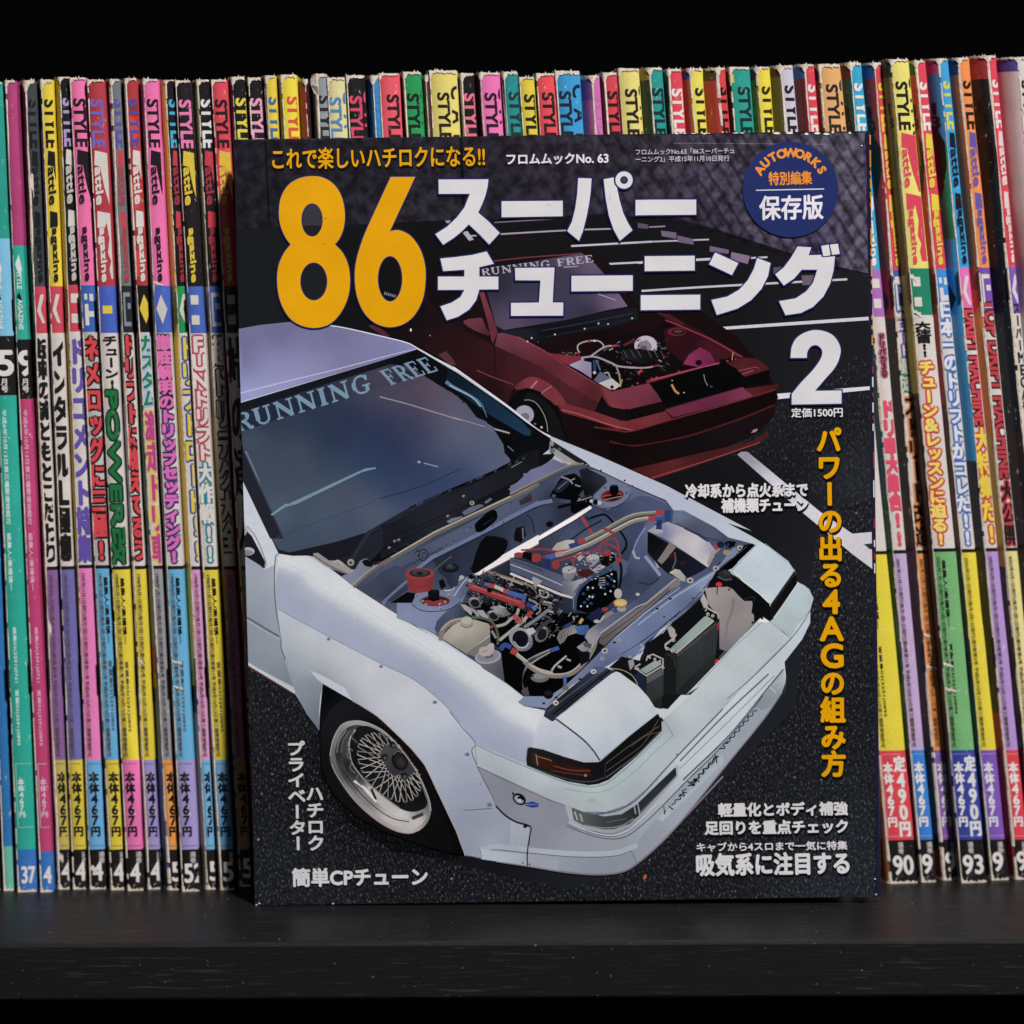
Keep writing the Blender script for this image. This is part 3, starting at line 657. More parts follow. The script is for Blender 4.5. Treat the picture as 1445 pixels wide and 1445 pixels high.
b1.loft('M', [(240, 190), (330, 200), (412, 198), (720, 388), (960, 548), (1200, 700), (1440, 850), (1530, 907), (1800, 1105), (1990, 1240), (2100, 1330)], [(218, 400), (240, 537), (300, 574), (560, 714), (900, 890), (1100, 988), (1280, 1132), (1400, 1262), (1495, 1392), (1600, 1440), (1850, 1540)], [(0, 'c6c6cb'), (.24, 'cacacd'), (.36, 'c3c4c9'), (.5, 'aaadb9'), (.75, 'a0a4b4'), (1, '9ea3b5')])
b1.P('O', '300,200 385,242 500,330 560,380 640,480 655,520 560,525 400,470 230,428', [(300, 230, 'c6c7cc'), (500, 400, 'b4b8c1'), (400, 330, 'b9bcc5'), (350, 430, 'a5a9b6'), (600, 500, 'a9adb7')])
b1.S('M', [(225, 225), (450, 330), (800, 545), (1200, 800), (1445, 960)], 2.5, 'b1b4be')
b1.S('M', [(240, 188), (222, 205), (214, 300), (214, 420), (226, 560), (255, 715), (258, 790), (300, 900), (335, 1030)], 5, '3b3f49')
b1.P('M', '236,535 300,572 560,712 900,888 1100,985 1280,1130 1400,1260 N 1120,270 1222,400 1200,450 1240,560 1340,750 1445,870 1445,1165 1155,1117 1100,960 1000,750 900,540 800,420 600,230 440,130 M 660,1040 505,955 440,930 480,980 525,1015 505,1100 498,1190 500,1310 420,1210 350,1078 300,930 255,720 240,620',
     [(260, 570, 'b7b9c0'), (300, 700, 'a9acb5'), (420, 700, 'bfc0c6'), (330, 900, '9297a1'), (430, 900, 'b4b6bd'), (600, 850, 'c4c4c9'), (600, 960, 'b9bac1'), (800, 950, 'c5c5ca'), (1100, 1080, 'c6c6ca'), (1000, 1180, 'bcbdc4'), (1250, 1200, 'c2c3c9'), (440, 1080, '858d99'), (480, 1010, '545c68'), (490, 1150, '4b535f'), (490, 1270, '5f6772'), (400, 1130, '9299a4'),
      (1150, 1300, 'b7bac3'), (1300, 1350, 'b2b5c1'), (1420, 1400, 'a8acba'), (1250, 1500, 'a4a8b7'), (1450, 1600, '9b9eae'), (1500, 1750, '979aaa'), (1500, 1900, '8e90a0'), (1450, 2050, '8a8c9b'), (1600, 2050, 'aab3bd'), (1700, 2100, '8e8b99'), (1680, 2000, '9b9eaa')])
b1.S('M', [(240, 538), (300, 574), (560, 714), (900, 890), (1100, 988), (1280, 1132), (1400, 1262)], 4, '7b7e8b').S('N', [(1060, 200), (1140, 300), (1222, 400), (1200, 452), (1245, 565), (1340, 750), (1445, 872)], 5, '565964')
b1.S('N', [(440, 130), (600, 230), (800, 420), (900, 540), (1000, 750), (1100, 960), (1157, 1117)], 5, 'b99f9c').S('N', [(1160, 1115), (1445, 1163)], 5, '77636c')
b1.S('N', [(1150, 828), (1250, 822), (1330, 815)], 7, '70727f')
for fr, x, y, rr in (('M', 558, 730, 13), ('M', 893, 905, 13), ('M', 1235, 1133, 15), ('N', 1170, 472, 16), ('N', 1312, 792, 20), ('N', 1255, 660, 7), ('J', 350, 1255, 16)):
    b1.E(fr, x, y, rr, rr * .8, '868997').E(fr, x + 3, y + 2, rr * .6, rr * .5, '6a6d79')
body = b1.build('white_car_picture', M_PRINT, MOOK, 4 * LIFT, cov)

# windscreen
g1 = Print(700.0); g1.dim = .78; g1.gam = 1.1; g1.sat = .84
g1.P('D', '38,582 640,400 1000,292 1168,238 1445,402 E 0,680 420,972 560,1080 700,1175 762,1215 750,1300 700,1340 I 420,0 390,50 60,285 0,300 H 1320,330 480,720 0,1010 M 860,262 720,392 700,380 470,200 412,198 330,200 240,185 D 240,1445 150,1270 50,1062 45,880',
     [(100, 620, '1d1f2b'), (700, 420, '1a1c27'), (1200, 300, '0d0e12'), (1400, 450, '101319'), (1700, 800, '0c0d12'), (700, 1400, '2a2b38'), (1000, 1350, '2f3040'), (1300, 1150, '2b2c3a'), (500, 1500, '23242f'), (1600, 1000, '14151c')])
g1.P('D', '42,640 640,445 1000,335 1120,345 1200,400 1310,470 1445,548 E 0,862 100,945 180,1050 250,1080 330,1165 390,1262 400,1330 450,1385 440,1400 H 1190,72 980,180 900,212 600,335 250,500 0,640 M 800,50 600,112 310,178 240,160 150,0 D 240,1290 150,1130 60,880 45,770',
     [(60, 700, '33445c'), (120, 820, '566375'), (250, 700, '2b3a55'), (500, 560, '26334c'), (500, 700, '2a3d5c'), (300, 800, '3a4b63'), (400, 900, '555f70'), (250, 950, '4b586a'), (330, 1050, '475567'), (600, 950, '2f4a6e'), (500, 1000, '4f5e70'), (450, 1150, '566373'), (300, 1280, '5a7086'), (700, 1130, '5c6578'), (850, 1250, '656f85'), (950, 1300, '5e6a84'),
      (550, 1280, '596b82'), (400, 1400, '44586f'), (700, 1350, '4a5c77'), (620, 820, '243657'), (750, 700, '223357'), (950, 750, '20325a'), (1050, 900, '22355c'), (850, 1000, '27446e'), (1000, 1120, '2b4872'), (1200, 1000, '263f6a'), (1200, 750, '26386a'), (900, 900, '24406b'), (1150, 600, '3c4366'),
      (850, 430, '4a4760'), (950, 420, '62586f'), (1080, 380, '3a3548'), (1150, 470, '69525f'), (1200, 520, '6f5a6c'), (1300, 570, '776278'), (1080, 520, '545672'), (1350, 680, '6c6b84'), (1440, 760, '727690'), (1330, 830, '5a5a7a'), (1430, 900, '5b6480'), (1400, 1000, '30497a'), (1500, 800, '6f7593'),
      (1640, 800, '62708c'), (1620, 950, '667490'), (1500, 1050, '2d4d82'), (1600, 1030, '555e84'), (1720, 1030, '727c98'), (1500, 1120, '355078'), (1300, 1100, '2f4a76')])
g1.P('D', '40,640 640,448 1000,335 1195,400 900,500 500,615 44,765', [(100, 690, '26334a'), (500, 540, '27344d'), (820, 450, '3f4258'), (930, 430, '5b536a'), (1100, 380, '2c2c3a')])
g1.serif('D', 'RUNNING', (22, 768), (124, -38.5), (-30, -108), '7ea2bd').serif('D', 'FREE', (1000, 468), (84, -26), (-78, -88), '7ea2bd')
cl = random.Random(5)
for k in range(34):
    t = k / 33; x = 1290 + t * 380; y = 430 + t * 270 + cl.uniform(-12, 12); g1.P('D', [(x, y - 26), (x + cl.uniform(18, 44), y + 2), (x + cl.uniform(-6, 10), y + cl.uniform(10, 26))], '0d0f14')
for k in range(26):
    t = k / 25; x = 370 + t * 80; y = 1190 + t * 190; g1.P('E', [(x, y - 14), (x + cl.uniform(30, 70), y), (x - cl.uniform(0, 12), y + cl.uniform(6, 20))], '0b0c10')
g1.P('E', '-40,672 0,700 300,900 540,1085 610,1160 600,1195 555,1190 250,1010 0,825 -60,760', [(0, 760, '11202f'), (300, 960, '17364f'), (570, 1160, '1b4460')])
g1.S('E', [(-60, 770), (0, 812), (150, 890), (220, 950), (262, 1050)], 30, '5d88a8', True, 4).S('E', [(-30, 800), (140, 890), (215, 965)], 10, '9cbed2')
g1.S('D', [(70, 890), (100, 950), (150, 1060), (168, 1140)], 24, '6f86a6', True, 6).S('D', [(160, 1060), (175, 1140), (205, 1215)], 8, '4f7590')
g1.P('D', '44,888 62,880 312,1445 232,1445 50,1062', '2c2f3a').S('D', [(70, 900), (320, 1450)], 10, '46495a', False)
g1.S('D', [(930, 541), (1100, 585), (1445, 690)], 7, 'a79da8', False).S('E', [(0, 1050), (250, 1125)], 6, 'aca3ad', False).S('E', [(318, 1140), (440, 1174)], 12, 'b3adb0', False).S('E', [(250, 1110), (320, 1150)], 34, '6f6f8c', False)
g1.P('D', '235,1290 330,1222 348,1224 800,1015 840,998 905,990 903,1000 820,1020 400,1225 330,1242 245,1300', '7f9fb2')
g1.S('D', [(1170, 955), (1190, 960)], 13, 'a8adb8', False).S('D', [(1210, 964), (1303, 988)], 7, '97a0b0', False).S('E', [(425, 1275), (470, 1315)], 9, '4a7f9c')
g1.S('D', [(930, 1190), (1200, 1110), (1445, 1000)], 5, '1f3458').S('D', [(270, 1440), (500, 1350), (900, 1210)], 4, '3d5068')
# wiper cowl
g1.P('H', '0,690 240,560 600,400 900,250 1200,100 1300,0 1445,-40 1445,120 1320,205 900,420 480,700 0,985', [(100, 760, '23242f'), (500, 560, '2d2e3d'), (800, 420, '2b2b38'), (1200, 180, '23242e'), (1400, 60, '1c1d26')])
g1.P('M', '240,160 320,185 600,115 830,45 900,0 1000,-20 830,70 700,200 560,225 412,195 330,200', '23242f')
for k in range(34):
    t = k / 33; x = 240 + t * 1080; y = 505 - t * 470; g1.P('H', [(x, y), (x + 30, y - 22), (x + 46, y - 14 + cl.uniform(-6, 6)), (x + 14, y + 12)], cl.choice(['0c0d11', '15161c', '08090c', '3a4654']))
g1.S('H', [(0, 820), (400, 640), (900, 430), (1330, 200)], 6, '14151c').S('H', [(0, 880), (120, 820), (590, 590)], 5, '0f1015').S('H', [(250, 520), (550, 370)], 5, '46586a', False).S('H', [(1190, 130), (1290, 75)], 7, '8d8f97', False)
g1.P('H', '-120,1010 0,880 470,680 480,705 0,995', '121319')
for k in range(7): g1.S('H', [(-20, 905 + k * 12), (470, 680 + k * 5)], 1.8, '3b4552', False)
for k in range(4): g1.S('H', [(100 + 115 * k, 900 - 62 * k), (140 + 115 * k, 910 - 62 * k)], 2.5, '4f5a66', False)
g1.P('M', '700,232 730,250 690,285 680,240 790,70 830,30 880,10 900,25 840,48 810,90', '2f3441').S('M', [(700, 240), (800, 70), (840, 38)], 24, '323848').E('M', 700, 242, 22, 22, 'a9a4a4').E('M', 700, 244, 11, 11, '5c5654')
g1.P('M', '460,185 490,180 560,230 600,230 640,235 700,285 735,290 740,320 690,322 600,290 540,265 470,215', 'aaa3a6').S('M', [(470, 200), (560, 262), (690, 318)], 5, '35343b').S('M', [(590, 245), (620, 230), (650, 262)], 10, 'c3bcbd')
g1.P('M', '720,300 760,230 800,215 860,265 720,392 640,330', [(740, 330, '878ba6'), (800, 260, '7b7f9b'), (700, 360, '9498b0')]).P('M', '770,235 800,220 850,250 830,272 790,265', '14161c')
g1.S('H', [(835, 470), (860, 360), (885, 270)], 52, '22303f').S('H', [(830, 440), (870, 300)], 4, '0c0f14').E('H', 828, 470, 40, 46, '15181d').E('H', 828, 458, 24, 22, 'a79a92').E('H', 826, 456, 10, 10, '5b504a')
for x, y in ((750, 395), (605, 580), (112, 812), (62, 872), (1318, 195), (150, 800)): g1.E('H', x, y, 14, 12, '9f9794').E('H', x + 4, y + 4, 7, 6, '4f4a4a')
g1.P('H', '735,545 800,500 900,470 945,480 830,545 760,575', '6c7490').P('H', '590,630 640,600 740,580 745,590 620,645', '83879d').P('H', '940,450 1000,410 1015,425 960,465', '737a90').P('H', '1165,330 1320,250 1445,150 1445,250 1320,320 1200,355', [(1200, 330, '7e83a4'), (1400, 220, '8387a8')])
g1.P('I', '0,300 60,270 190,150 300,110 400,50 480,85 600,110 560,130 340,215 130,320 0,370', [(60, 320, '7378a0'), (300, 180, '7f84aa'), (500, 100, '72779a')])
g1.P('E', '755,1238 765,1228 1040,1400 1080,1445 760,1330', '24262f').P('E', '750,1300 790,1290 960,1400 1060,1430 1000,1445 900,1400 800,1350', 'aaa7aa').E('E', 770, 1255, 18, 22, '9a9798').E('E', 775, 1310, 22, 18, '79777c').E('E', 830, 1300, 14, 14, '5f5d63').S('E', [(800, 1345), (930, 1430), (1050, 1425)], 16, 'b7b0ad')
g1.build('windscreen_picture', M_PRINT, body, 5 * LIFT, cov)

# engine bay
e1 = Print(150.0); e1.sat = .64; e1.dim = 1.0; e1.gam = 1.3
e1.P('M', '715,392 860,262 H 0,1015 480,722 1320,332 1445,262 I 0,380 340,212 560,122 680,95 840,160 1100,285 1445,432 L 280,0 500,90 700,210 900,262 870,290 780,330 660,450 600,510 500,690 370,800 180,935 0,1140 K 1320,700 1150,850 900,960 760,1050 640,1090 430,1230 190,1440 0,1420 J 1400,1330 1180,1192 750,890 420,672 340,615 0,450 M 1200,700 960,550',
     [(800, 420, '4c5876'), (1000, 450, '55617f'), (1300, 250, '47526e'), (1100, 600, '6d7a9a'), (1800, 500, '15161b'), (2200, 100, '4b5877'), (2500, 300, '5d6b8e'), (2100, 900, '101116'), (2400, 700, '14161d'), (2600, 350, '5f6e92'), (2300, 420, '3e4a68')])
# firewall panels
e1.P('H', '0,1055 300,900 880,600 1445,312 1445,450 1000,690 460,960 330,1060 0,1400 -60,1358 -266,1222 -200,1160', [(0, 1150, '56627f'), (100, 1000, '5b6785'), (300, 1050, '525e7c'), (700, 770, '5c6a8a'), (1200, 500, '5a6786'), (1400, 350, '5f6d8e'), (-100, 1300, '48536d')])
e1.P('I', '0,415 380,240 560,150 620,130 700,140 660,330 620,420 350,450 250,480 0,615', [(50, 480, '586586'), (250, 380, '505d7d'), (500, 220, '55617f'), (350, 430, '333d55')])
e1.P('H', '460,975 1000,712 1445,480 1445,800 1100,950 860,1112 760,1160 640,1200 520,1100', [(600, 1020, '323d54'), (1000, 800, '35415c'), (1300, 620, '3d4a68'), (1300, 800, '465472'), (800, 1080, '394762')])
e1.P('I', '0,620 250,490 420,440 620,480 640,560 400,700 0,900', [(100, 620, '3d4a66'), (300, 560, '475574'), (500, 560, '323d56'), (200, 760, '4a5877')])
e1.S('H', [(0, 1395), (330, 1062), (460, 962), (1000, 692), (1445, 452)], 34, '6f80a8', False).S('H', [(30, 1392), (350, 1075), (480, 985), (1000, 720), (1445, 482)], 8, '2a3346', False)
e1.S('I', [(0, 590), (250, 468), (390, 438)], 36, '6d7da4').S('I', [(10, 615), (260, 495), (390, 462)], 6, '2b3448')
e1.S('H', [(0, 1025), (480, 742), (1320, 348), (1445, 278)], 44, '76706f', False).S('H', [(-10, 1012), (480, 728), (1320, 334), (1445, 266)], 12, 'b7ab9c', False)
e1.S('I', [(0, 385), (340, 215), (540, 122), (680, 100)], 34, '6b6662').S('I', [(0, 372), (340, 203), (540, 112), (680, 92)], 9, '9c948b')
e1.S('M', [(715, 395), (800, 320), (880, 262), (960, 215)], 24, '7a736f').S('M', [(710, 388), (800, 308), (870, 258)], 7, 'aaa094')
e1.P('H', '855,680 865,640 985,535 1040,525 1062,560 1050,620 930,718 870,725', '0e1015', True).S('H', [(930, 660), (1030, 600)], 5, '3a4048').P('H', '1262,440 1370,370 1385,400 1380,440 1280,480', '443a4a').S('H', [(1275, 450), (1375, 385)], 4, '7a3b48')
cl = random.Random(11); pts = []
for k in range(34):
    t = k / 33; pts.append((135 + 425 * t, 1085 - 215 * t + (22 if k % 2 else -14) * cl.uniform(.5, 1)))
e1.S('H', pts, 4.5, '15171f').S('H', [(300, 925), (330, 895), (345, 930), (320, 950)], 8, '15171f').E('H', 378, 940, 46, 56, '1b1e27').E('H', 378, 940, 38, 47, '56627f').E('H', 384, 945, 24, 30, '22262f').E('H', 384, 945, 17, 22, '56627f')
for x, y in ((590, 848), (660, 810), (812, 680), (1120, 635), (1195, 455), (1020, 672), (930, 340), (800, 480)): e1.E('H', x, y, 6, 7, '1b2030')
e1.E('H', 780, 710, 16, 16, '66718d').S('H', [(470, 1090), (560, 1010), (640, 950)], 6, '7a7474')
# clutch slave, solenoid, brackets on the firewall
e1.P('H', '870,900 960,760 1060,770 1150,800 1130,900 990,1020 880,1080 830,1060', '111319').S('H', [(980, 990), (1070, 830)], 16, '3f4c66', False).S('H', [(820, 1080), (900, 950)], 30, '1a1d25', False)
e1.P('H', '1215,760 1235,690 1310,670 1330,760 1280,820 1220,810', '191b21').S('H', [(1300, 680), (1305, 780)], 18, '7d7571', False).S('H', [(1330, 580), (1390, 640), (1410, 740)], 14, '4f5666')
e1.P('I', '40,760 60,690 130,672 140,770 100,830 45,800', '1a1c22').S('I', [(115, 690), (120, 790)], 16, '7c7370', False).S('I', [(150, 570), (200, 620), (225, 740)], 12, '2f3644').E('I', 365, 655, 34, 28, '14171e')
# heater motor
e1.P('I', '370,390 420,300 480,215 560,190 600,185 650,230 670,320 640,420 560,430 420,410', '0d0f13', True).P('I', '405,330 500,235 555,270 460,360', '2b3347', True).S('I', [(440, 330), (530, 255)], 10, '67738f').S('I', [(470, 215), (540, 240), (580, 280)], 14, '8d8f99').S('I', [(570, 190), (620, 220), (600, 300)], 18, '17191f').S('I', [(600, 230), (560, 250)], 9, '9a9aa0').E('I', 405, 392, 18, 14, '5b6170').S('I', [(600, 290), (650, 305)], 12, '8f8f96')
e1.P('I', '640,150 700,135 800,170 900,230 890,270 770,380 690,400 660,300', [(720, 200, '2b2f3e'), (840, 220, '3a4052'), (700, 340, '14161c')])
e1.P('I', '560,430 700,400 780,380 760,480 600,560 560,540', '0d0e12').S('I', [(620, 440), (760, 400)], 8, '9a989c').E('I', 685, 440, 18, 14, 'b7b2b2').E('I', 755, 440, 20, 16, 'b9b4b4').E('I', 640, 420, 10, 9, '8d8a8d').S('I', [(640, 390), (680, 350)], 14, '3f5a70')
# right inner wing and strut tower
e1.P('I', '680,120 840,165 1100,290 1445,440 1445,560 1280,620 1000,600 880,520 760,470 770,390 900,260 880,220', [(800, 170, '6b789a'), (1000, 260, '74829f'), (1300, 420, '6a789b'), (1100, 500, '59678a'), (1380, 520, '5c6a8c'), (850, 400, '67749a')])
e1.P('I', '1100,440 1200,390 1300,400 1445,470 1445,580 1250,640 1090,620 950,700 760,600 760,480 900,520', [(1000, 560, '475678'), (1200, 450, '53628a'), (1400, 540, '546389'), (850, 560, '3d4a68')])
e1.P('I', '640,560 760,480 1000,620 1250,640 1090,1000 960,940 840,800 700,780 560,790 500,790 440,800', [(700, 650, '3f4d6c'), (900, 640, '4b5b7d'), (1000, 800, '4c5c80'), (700, 760, '56678c'), (1000, 900, '3d4a66')])
e1.P('I', '840,430 780,400 850,330 900,270 1000,260 1090,310 1110,380 1060,440 950,500 890,510', '72819f', True).S('I', [(870, 508), (990, 490), (1090, 420), (1112, 370)], 7, '20263a')
e1.E('I', 945, 390, 108, 58, '7f2530', -8).E('I', 950, 392, 80, 40, '1a0e12', -8).S('I', [(850, 400), (930, 380), (1030, 370)], 18, 'a82f38').S('I', [(870, 430), (960, 410), (1040, 395)], 9, '8f8a84').P('I', '920,310 940,290 990,290 1005,315 1000,375 960,395 922,375', '101114').S('I', [(930, 305), (990, 300)], 6, '33353b')
for x, y in ((878, 318), (1078, 365), (1062, 248), (840, 156), (725, 108), (1130, 300)): e1.E('I', x, y, 9, 8, '20222a')
e1.E('I', 825, 455, 22, 20, 'b9b2b0').E('I', 790, 450, 22, 26, '1a1b20').S('I', [(700, 130), (840, 168), (1100, 292), (1445, 442)], 6, '2a3042')
# wheel housing on the right
e1.P('I', '1075,1100 1095,1000 1160,800 1260,650 1300,610 1445,540 L 75,170 70,330 240,500 250,540 0,720 K 1040,440 860,420 840,330', [(1150, 900, '58688f'), (1300, 700, '6577a2'), (1200, 1050, '52638a'), (1420, 900, '4a5a82'), (1300, 1150, '3e4c6c'), (1100, 1150, '3b4866'), (1400, 1050, '5d6e97')], False)
for pl, wd, c_ in (([(1140, 900), (1160, 960), (1200, 970)], 22, '9aa2b8'), ([(1250, 950), (1330, 1050), (1390, 1130)], 30, '8d98b4'), ([(1250, 690), (1180, 800), (1130, 930)], 7, '8fa0c4'), ([(1330, 960), (1370, 1060)], 16, '9fa8bd'), ([(1180, 1190), (1300, 1210), (1380, 1150)], 10, '27314a')):
    e1.S('I', pl, wd, c_)
e1.S('I', [(1285, 930), (1400, 1040), (1460, 1110)], 9, '15171d').S('I', [(740, 600), (800, 580), (870, 565), (920, 600), (970, 660), (1060, 780), (1075, 860), (1030, 930)], 20, '15171c').S('I', [(700, 590), (740, 620)], 14, '15171c').S('I', [(655, 580), (720, 680), (765, 760)], 26, 'b3242f')
e1.P('L', '280,0 360,0 470,60 600,130 700,205 720,240 690,250 600,240 420,180 270,100', [(350, 40, '74829f'), (600, 180, '5c6785'), (690, 235, '4b5570'), (400, 140, '4f5b78')]).S('L', [(300, 100), (450, 190), (640, 240)], 6, '2a3144')
# charge cooler style tank with polished side
e1.P('L', '78,165 75,330 150,420 230,495 300,525 400,530 500,480 550,445 300,290', [(100, 250, '17181e'), (200, 400, '26272f'), (350, 430, '1d2740'), (450, 470, '1f2a45'), (300, 330, '232127')])
e1.S('L', [(275, 270), (210, 360), (170, 410)], 62, '8b837d', False, 44).S('L', [(290, 330), (295, 400), (270, 460)], 10, '6f6c74').E('L', 350, 415, 20, 16, '4f1f2b').E('L', 270, 360, 22, 26, '4a2230')
e1.P('L', '78,165 130,120 240,92 350,135 480,192 560,250 605,310 600,360 548,448 400,345 300,280 200,215', [(120, 150, 'b3a8ac'), (260, 120, 'b9b0b8'), (300, 230, 'c9bfc2'), (450, 250, 'c7bfc4'), (540, 400, 'c9c2c6'), (220, 190, '4a6cab'), (200, 150, '5573ac'), (580, 320, '8f98b4')])
e1.P('L', '370,130 500,190 560,245 545,250 470,200 360,145', '3f4a66')
# suspension brace
e1.P('I', '0,915 735,482 752,492 755,515 600,620 100,905 0,975', [(0, 950, 'e6dee1'), (400, 700, 'ece4e6'), (700, 510, 'e2dadd')]).S('I', [(0, 975), (100, 905), (600, 620), (755, 515)], 12, '4a4450', False).S('I', [(0, 918), (735, 484)], 7, '75707f', False)
e1.P('H', '830,1110 870,1075 1445,752 1445,835 1100,1020 870,1145', [(900, 1100, 'e2d9dd'), (1400, 800, 'e6dee1')]).S('H', [(870, 1142), (1100, 1022), (1445, 842)], 8, '8d6572', False).P('H', '790,1130 845,1110 870,1140 810,1165', '16171b')
# left strut tower
e1.P('J', '0,330 140,250 300,222 440,215 560,270 640,250 610,320 580,340 470,400 400,470 350,570 365,620 0,470', [(20, 380, '7f8fb4'), (200, 300, '7888ad'), (250, 420, '8796ba'), (500, 300, '7080a6'), (100, 440, '8c9bbf'), (380, 520, '8292b6')])
e1.P('J', '350,580 370,500 430,440 520,400 590,360 640,430 640,520 500,560 420,640', [(400, 560, '4d5a78'), (500, 440, '596788'), (620, 450, '3d4860')]).S('J', [(140, 345), (220, 400), (360, 412), (500, 385), (590, 320)], 7, '252c40')
e1.P('M', '790,400 900,300 990,260 1100,300 1060,420 960,490 900,480', [(850, 400, '4a5673'), (1000, 300, '4b5876'), (980, 450, '3c465e')]).P('M', '950,500 1060,430 1120,440 1090,500', '15171d').S('M', [(905, 495), (1075, 345)], 16, '6d7da2', False)
e1.E('J', 355, 315, 138, 50, '7f222b').E('J', 355, 320, 118, 40, '26101a').P('J', '250,320 300,300 420,300 470,325 420,355 330,362 260,345', '9c2a34', True).P('J', '288,225 300,212 380,210 396,225 395,305 340,320 290,305', '121317').P('J', '290,235 395,235 395,290 290,290', '1d1f25').E('J', 342, 222, 50, 14, '26282e')
for x, y in ((240, 318), (400, 345), (450, 325), (180, 265), (270, 350), (480, 265), (400, 380)): e1.E('J', x, y, 13, 13, 'a69f9c').E('J', x + 4, y + 5, 7, 7, '5a5556')
e1.P('J', '435,218 520,205 560,130 640,90 700,80 690,150 640,250 590,300 520,280', [(480, 215, '8494b6'), (580, 170, '66769a'), (640, 200, '55648a')]).S('J', [(438, 218), (520, 205), (555, 135), (625, 95)], 8, 'c3c0c6').S('J', [(530, 270), (590, 180), (650, 105)], 9, 'b9b5bc').E('J', 600, 95, 22, 18, 'b5adac').E('J', 680, 125, 20, 18, 'ab9f9c').P('J', '660,90 700,70 725,95 690,120', '121317')
# reservoirs
e1.P('H', '212,1130 225,1180 240,1260 290,1288 350,1292 430,1275 468,1240 476,1110', [(240, 1200, '9c2630'), (350, 1230, 'a92a33'), (450, 1200, '931f2a')]).E('H', 345, 1112, 134, 52, 'a93038').E('H', 345, 1108, 100, 38, '3f3a40').E('H', 345, 1100, 70, 26, '55505a').E('H', 345, 1110, 32, 16, '2c2b30').S('H', [(240, 1215), (330, 1240), (450, 1210)], 5, '7c1a24').S('H', [(400, 1225), (440, 1215)], 10, '7f4a54')
e1.P('H', '575,1070 600,1200 640,1250 700,1220 712,1060', [(600, 1150, '2f3a50'), (690, 1150, '42506c')]).E('H', 630, 1062, 80, 42, '23252e').E('H', 628, 1055, 50, 22, '3c3f4b').E('H', 622, 1040, 26, 18, '4f5360').P('H', '520,1180 560,1160 590,1230 540,1260', '16181e')
# dark well under the carburettors, then clutter of the engine
e1.P('J', '600,340 700,330 1000,340 1445,350 1445,1150 1330,1240 1250,1235 1170,1195 1000,1062 960,760 870,690 860,540 740,500 640,430', '0d0e12')
e1.P('K', '0,560 400,560 800,560 560,800 480,900 520,1040 640,1000 430,1230 300,1290 0,1330 -60,1250', '0c0d11')
for k in range(520):
    x = cl.uniform(640, 1500); y = cl.uniform(20, 620)
    if y > 250 + (x - 600) * .55 or y < 70 + (x - 900) * .22: continue
    l = cl.uniform(10, 60); a = cl.choice([.35, .42, .5, -.9, -1.1, 1.2]) + cl.uniform(-.15, .15)
    c_ = cl.choice(['0c0d11', '15171c', '22242b', '2b2c33', '3b3c43', '4f4e56', '66646b', '1a1c22', '101217', '45444b', '8a878b'])
    e1.S('J', [(x, y), (x + l * math.cos(a), y + l * math.sin(a))], cl.uniform(4, 18), c_, False)
for k in range(44):
    x = cl.uniform(700, 1500); y = cl.uniform(60, 560)
    if y > 230 + (x - 600) * .5: continue
    rr = cl.uniform(5, 17); e1.E('J', x, y, rr, rr * .85, cl.choice(['7b7877', '55535a', '8f8b8a', '6b6660'])).E('J', x + 2, y + 2, rr * .5, rr * .42, '1b1c21')
for k in range(60):
    x = cl.uniform(30, 480); y = cl.uniform(340, 720)
    if y < 250 + x * .3: continue
    l = cl.uniform(8, 44); a = cl.uniform(-1.3, 1.3); e1.S('K', [(x, y), (x + l * math.cos(a), y + l * math.sin(a))], cl.uniform(4, 16), cl.choice(['17191f', '2a2c33', '4d4c53', '77757a', 'a09c9c', '0d0e12']), False)
for pl, wd, c_ in (([(840, 40), (920, 66), (1060, 110), (1200, 160), (1290, 200)], 20, '8a8372'), ([(960, 90), (1080, 130), (1170, 165)], 13, 'a8a294'), ([(1180, 60), (1210, 120), (1180, 160)], 11, '9a927c'), ([(1050, 180), (1090, 80), (1110, 60)], 12, 'a39c88'), ([(1250, 170), (1300, 250)], 14, '6f6c6a'), ([(1320, 210), (1400, 240), (1390, 280), (1340, 270), (1320, 210)], 12, 'aaa6a2'),
                   ([(1220, 300), (1290, 330), (1330, 400), (1290, 440)], 15, '8d8b90'), ([(1350, 330), (1440, 350)], 40, '6b6a70'), ([(1360, 320), (1440, 336)], 10, 'b0adae'), ([(1380, 400), (1450, 420)], 22, '9a979a'), ([(870, 380), (960, 372), (1030, 430)], 22, '8f8d90'), ([(640, 370), (720, 410), (760, 470)], 26, '9d98a0'), ([(690, 300), (760, 340), (770, 370)], 14, '8b8c94'), ([(780, 420), (830, 470)], 34, 'aaa5ac')):
    e1.S('J', pl, wd, c_)
for x, y, rr in ((905, 62, 18), (1265, 190, 17), (1370, 228, 12), (1320, 265, 13), (1105, 62, 14), (1310, 360, 22), (1420, 380, 18)): e1.E('J', x, y, rr, rr, '8f887c').E('J', x + 2, y + 2, rr * .55, rr * .55, '2a2724')
# deep shade between firewall, bar and head
for q in ('870,905 960,770 1150,800 1120,930 960,1050 830,1110',): e1.P('H', q, '15181f', True)
e1.P('I', '0,1010 130,1000 480,1130 470,1160 0,1040', '2f3647').S('I', [(440, 500), (560, 470), (700, 440)], 30, '12141a').S('I', [(1000, 960), (1030, 1080), (1010, 1240), (960, 1360)], 26, '1b2230').S('I', [(560, 800), (700, 700), (850, 620)], 18, '2b364c')
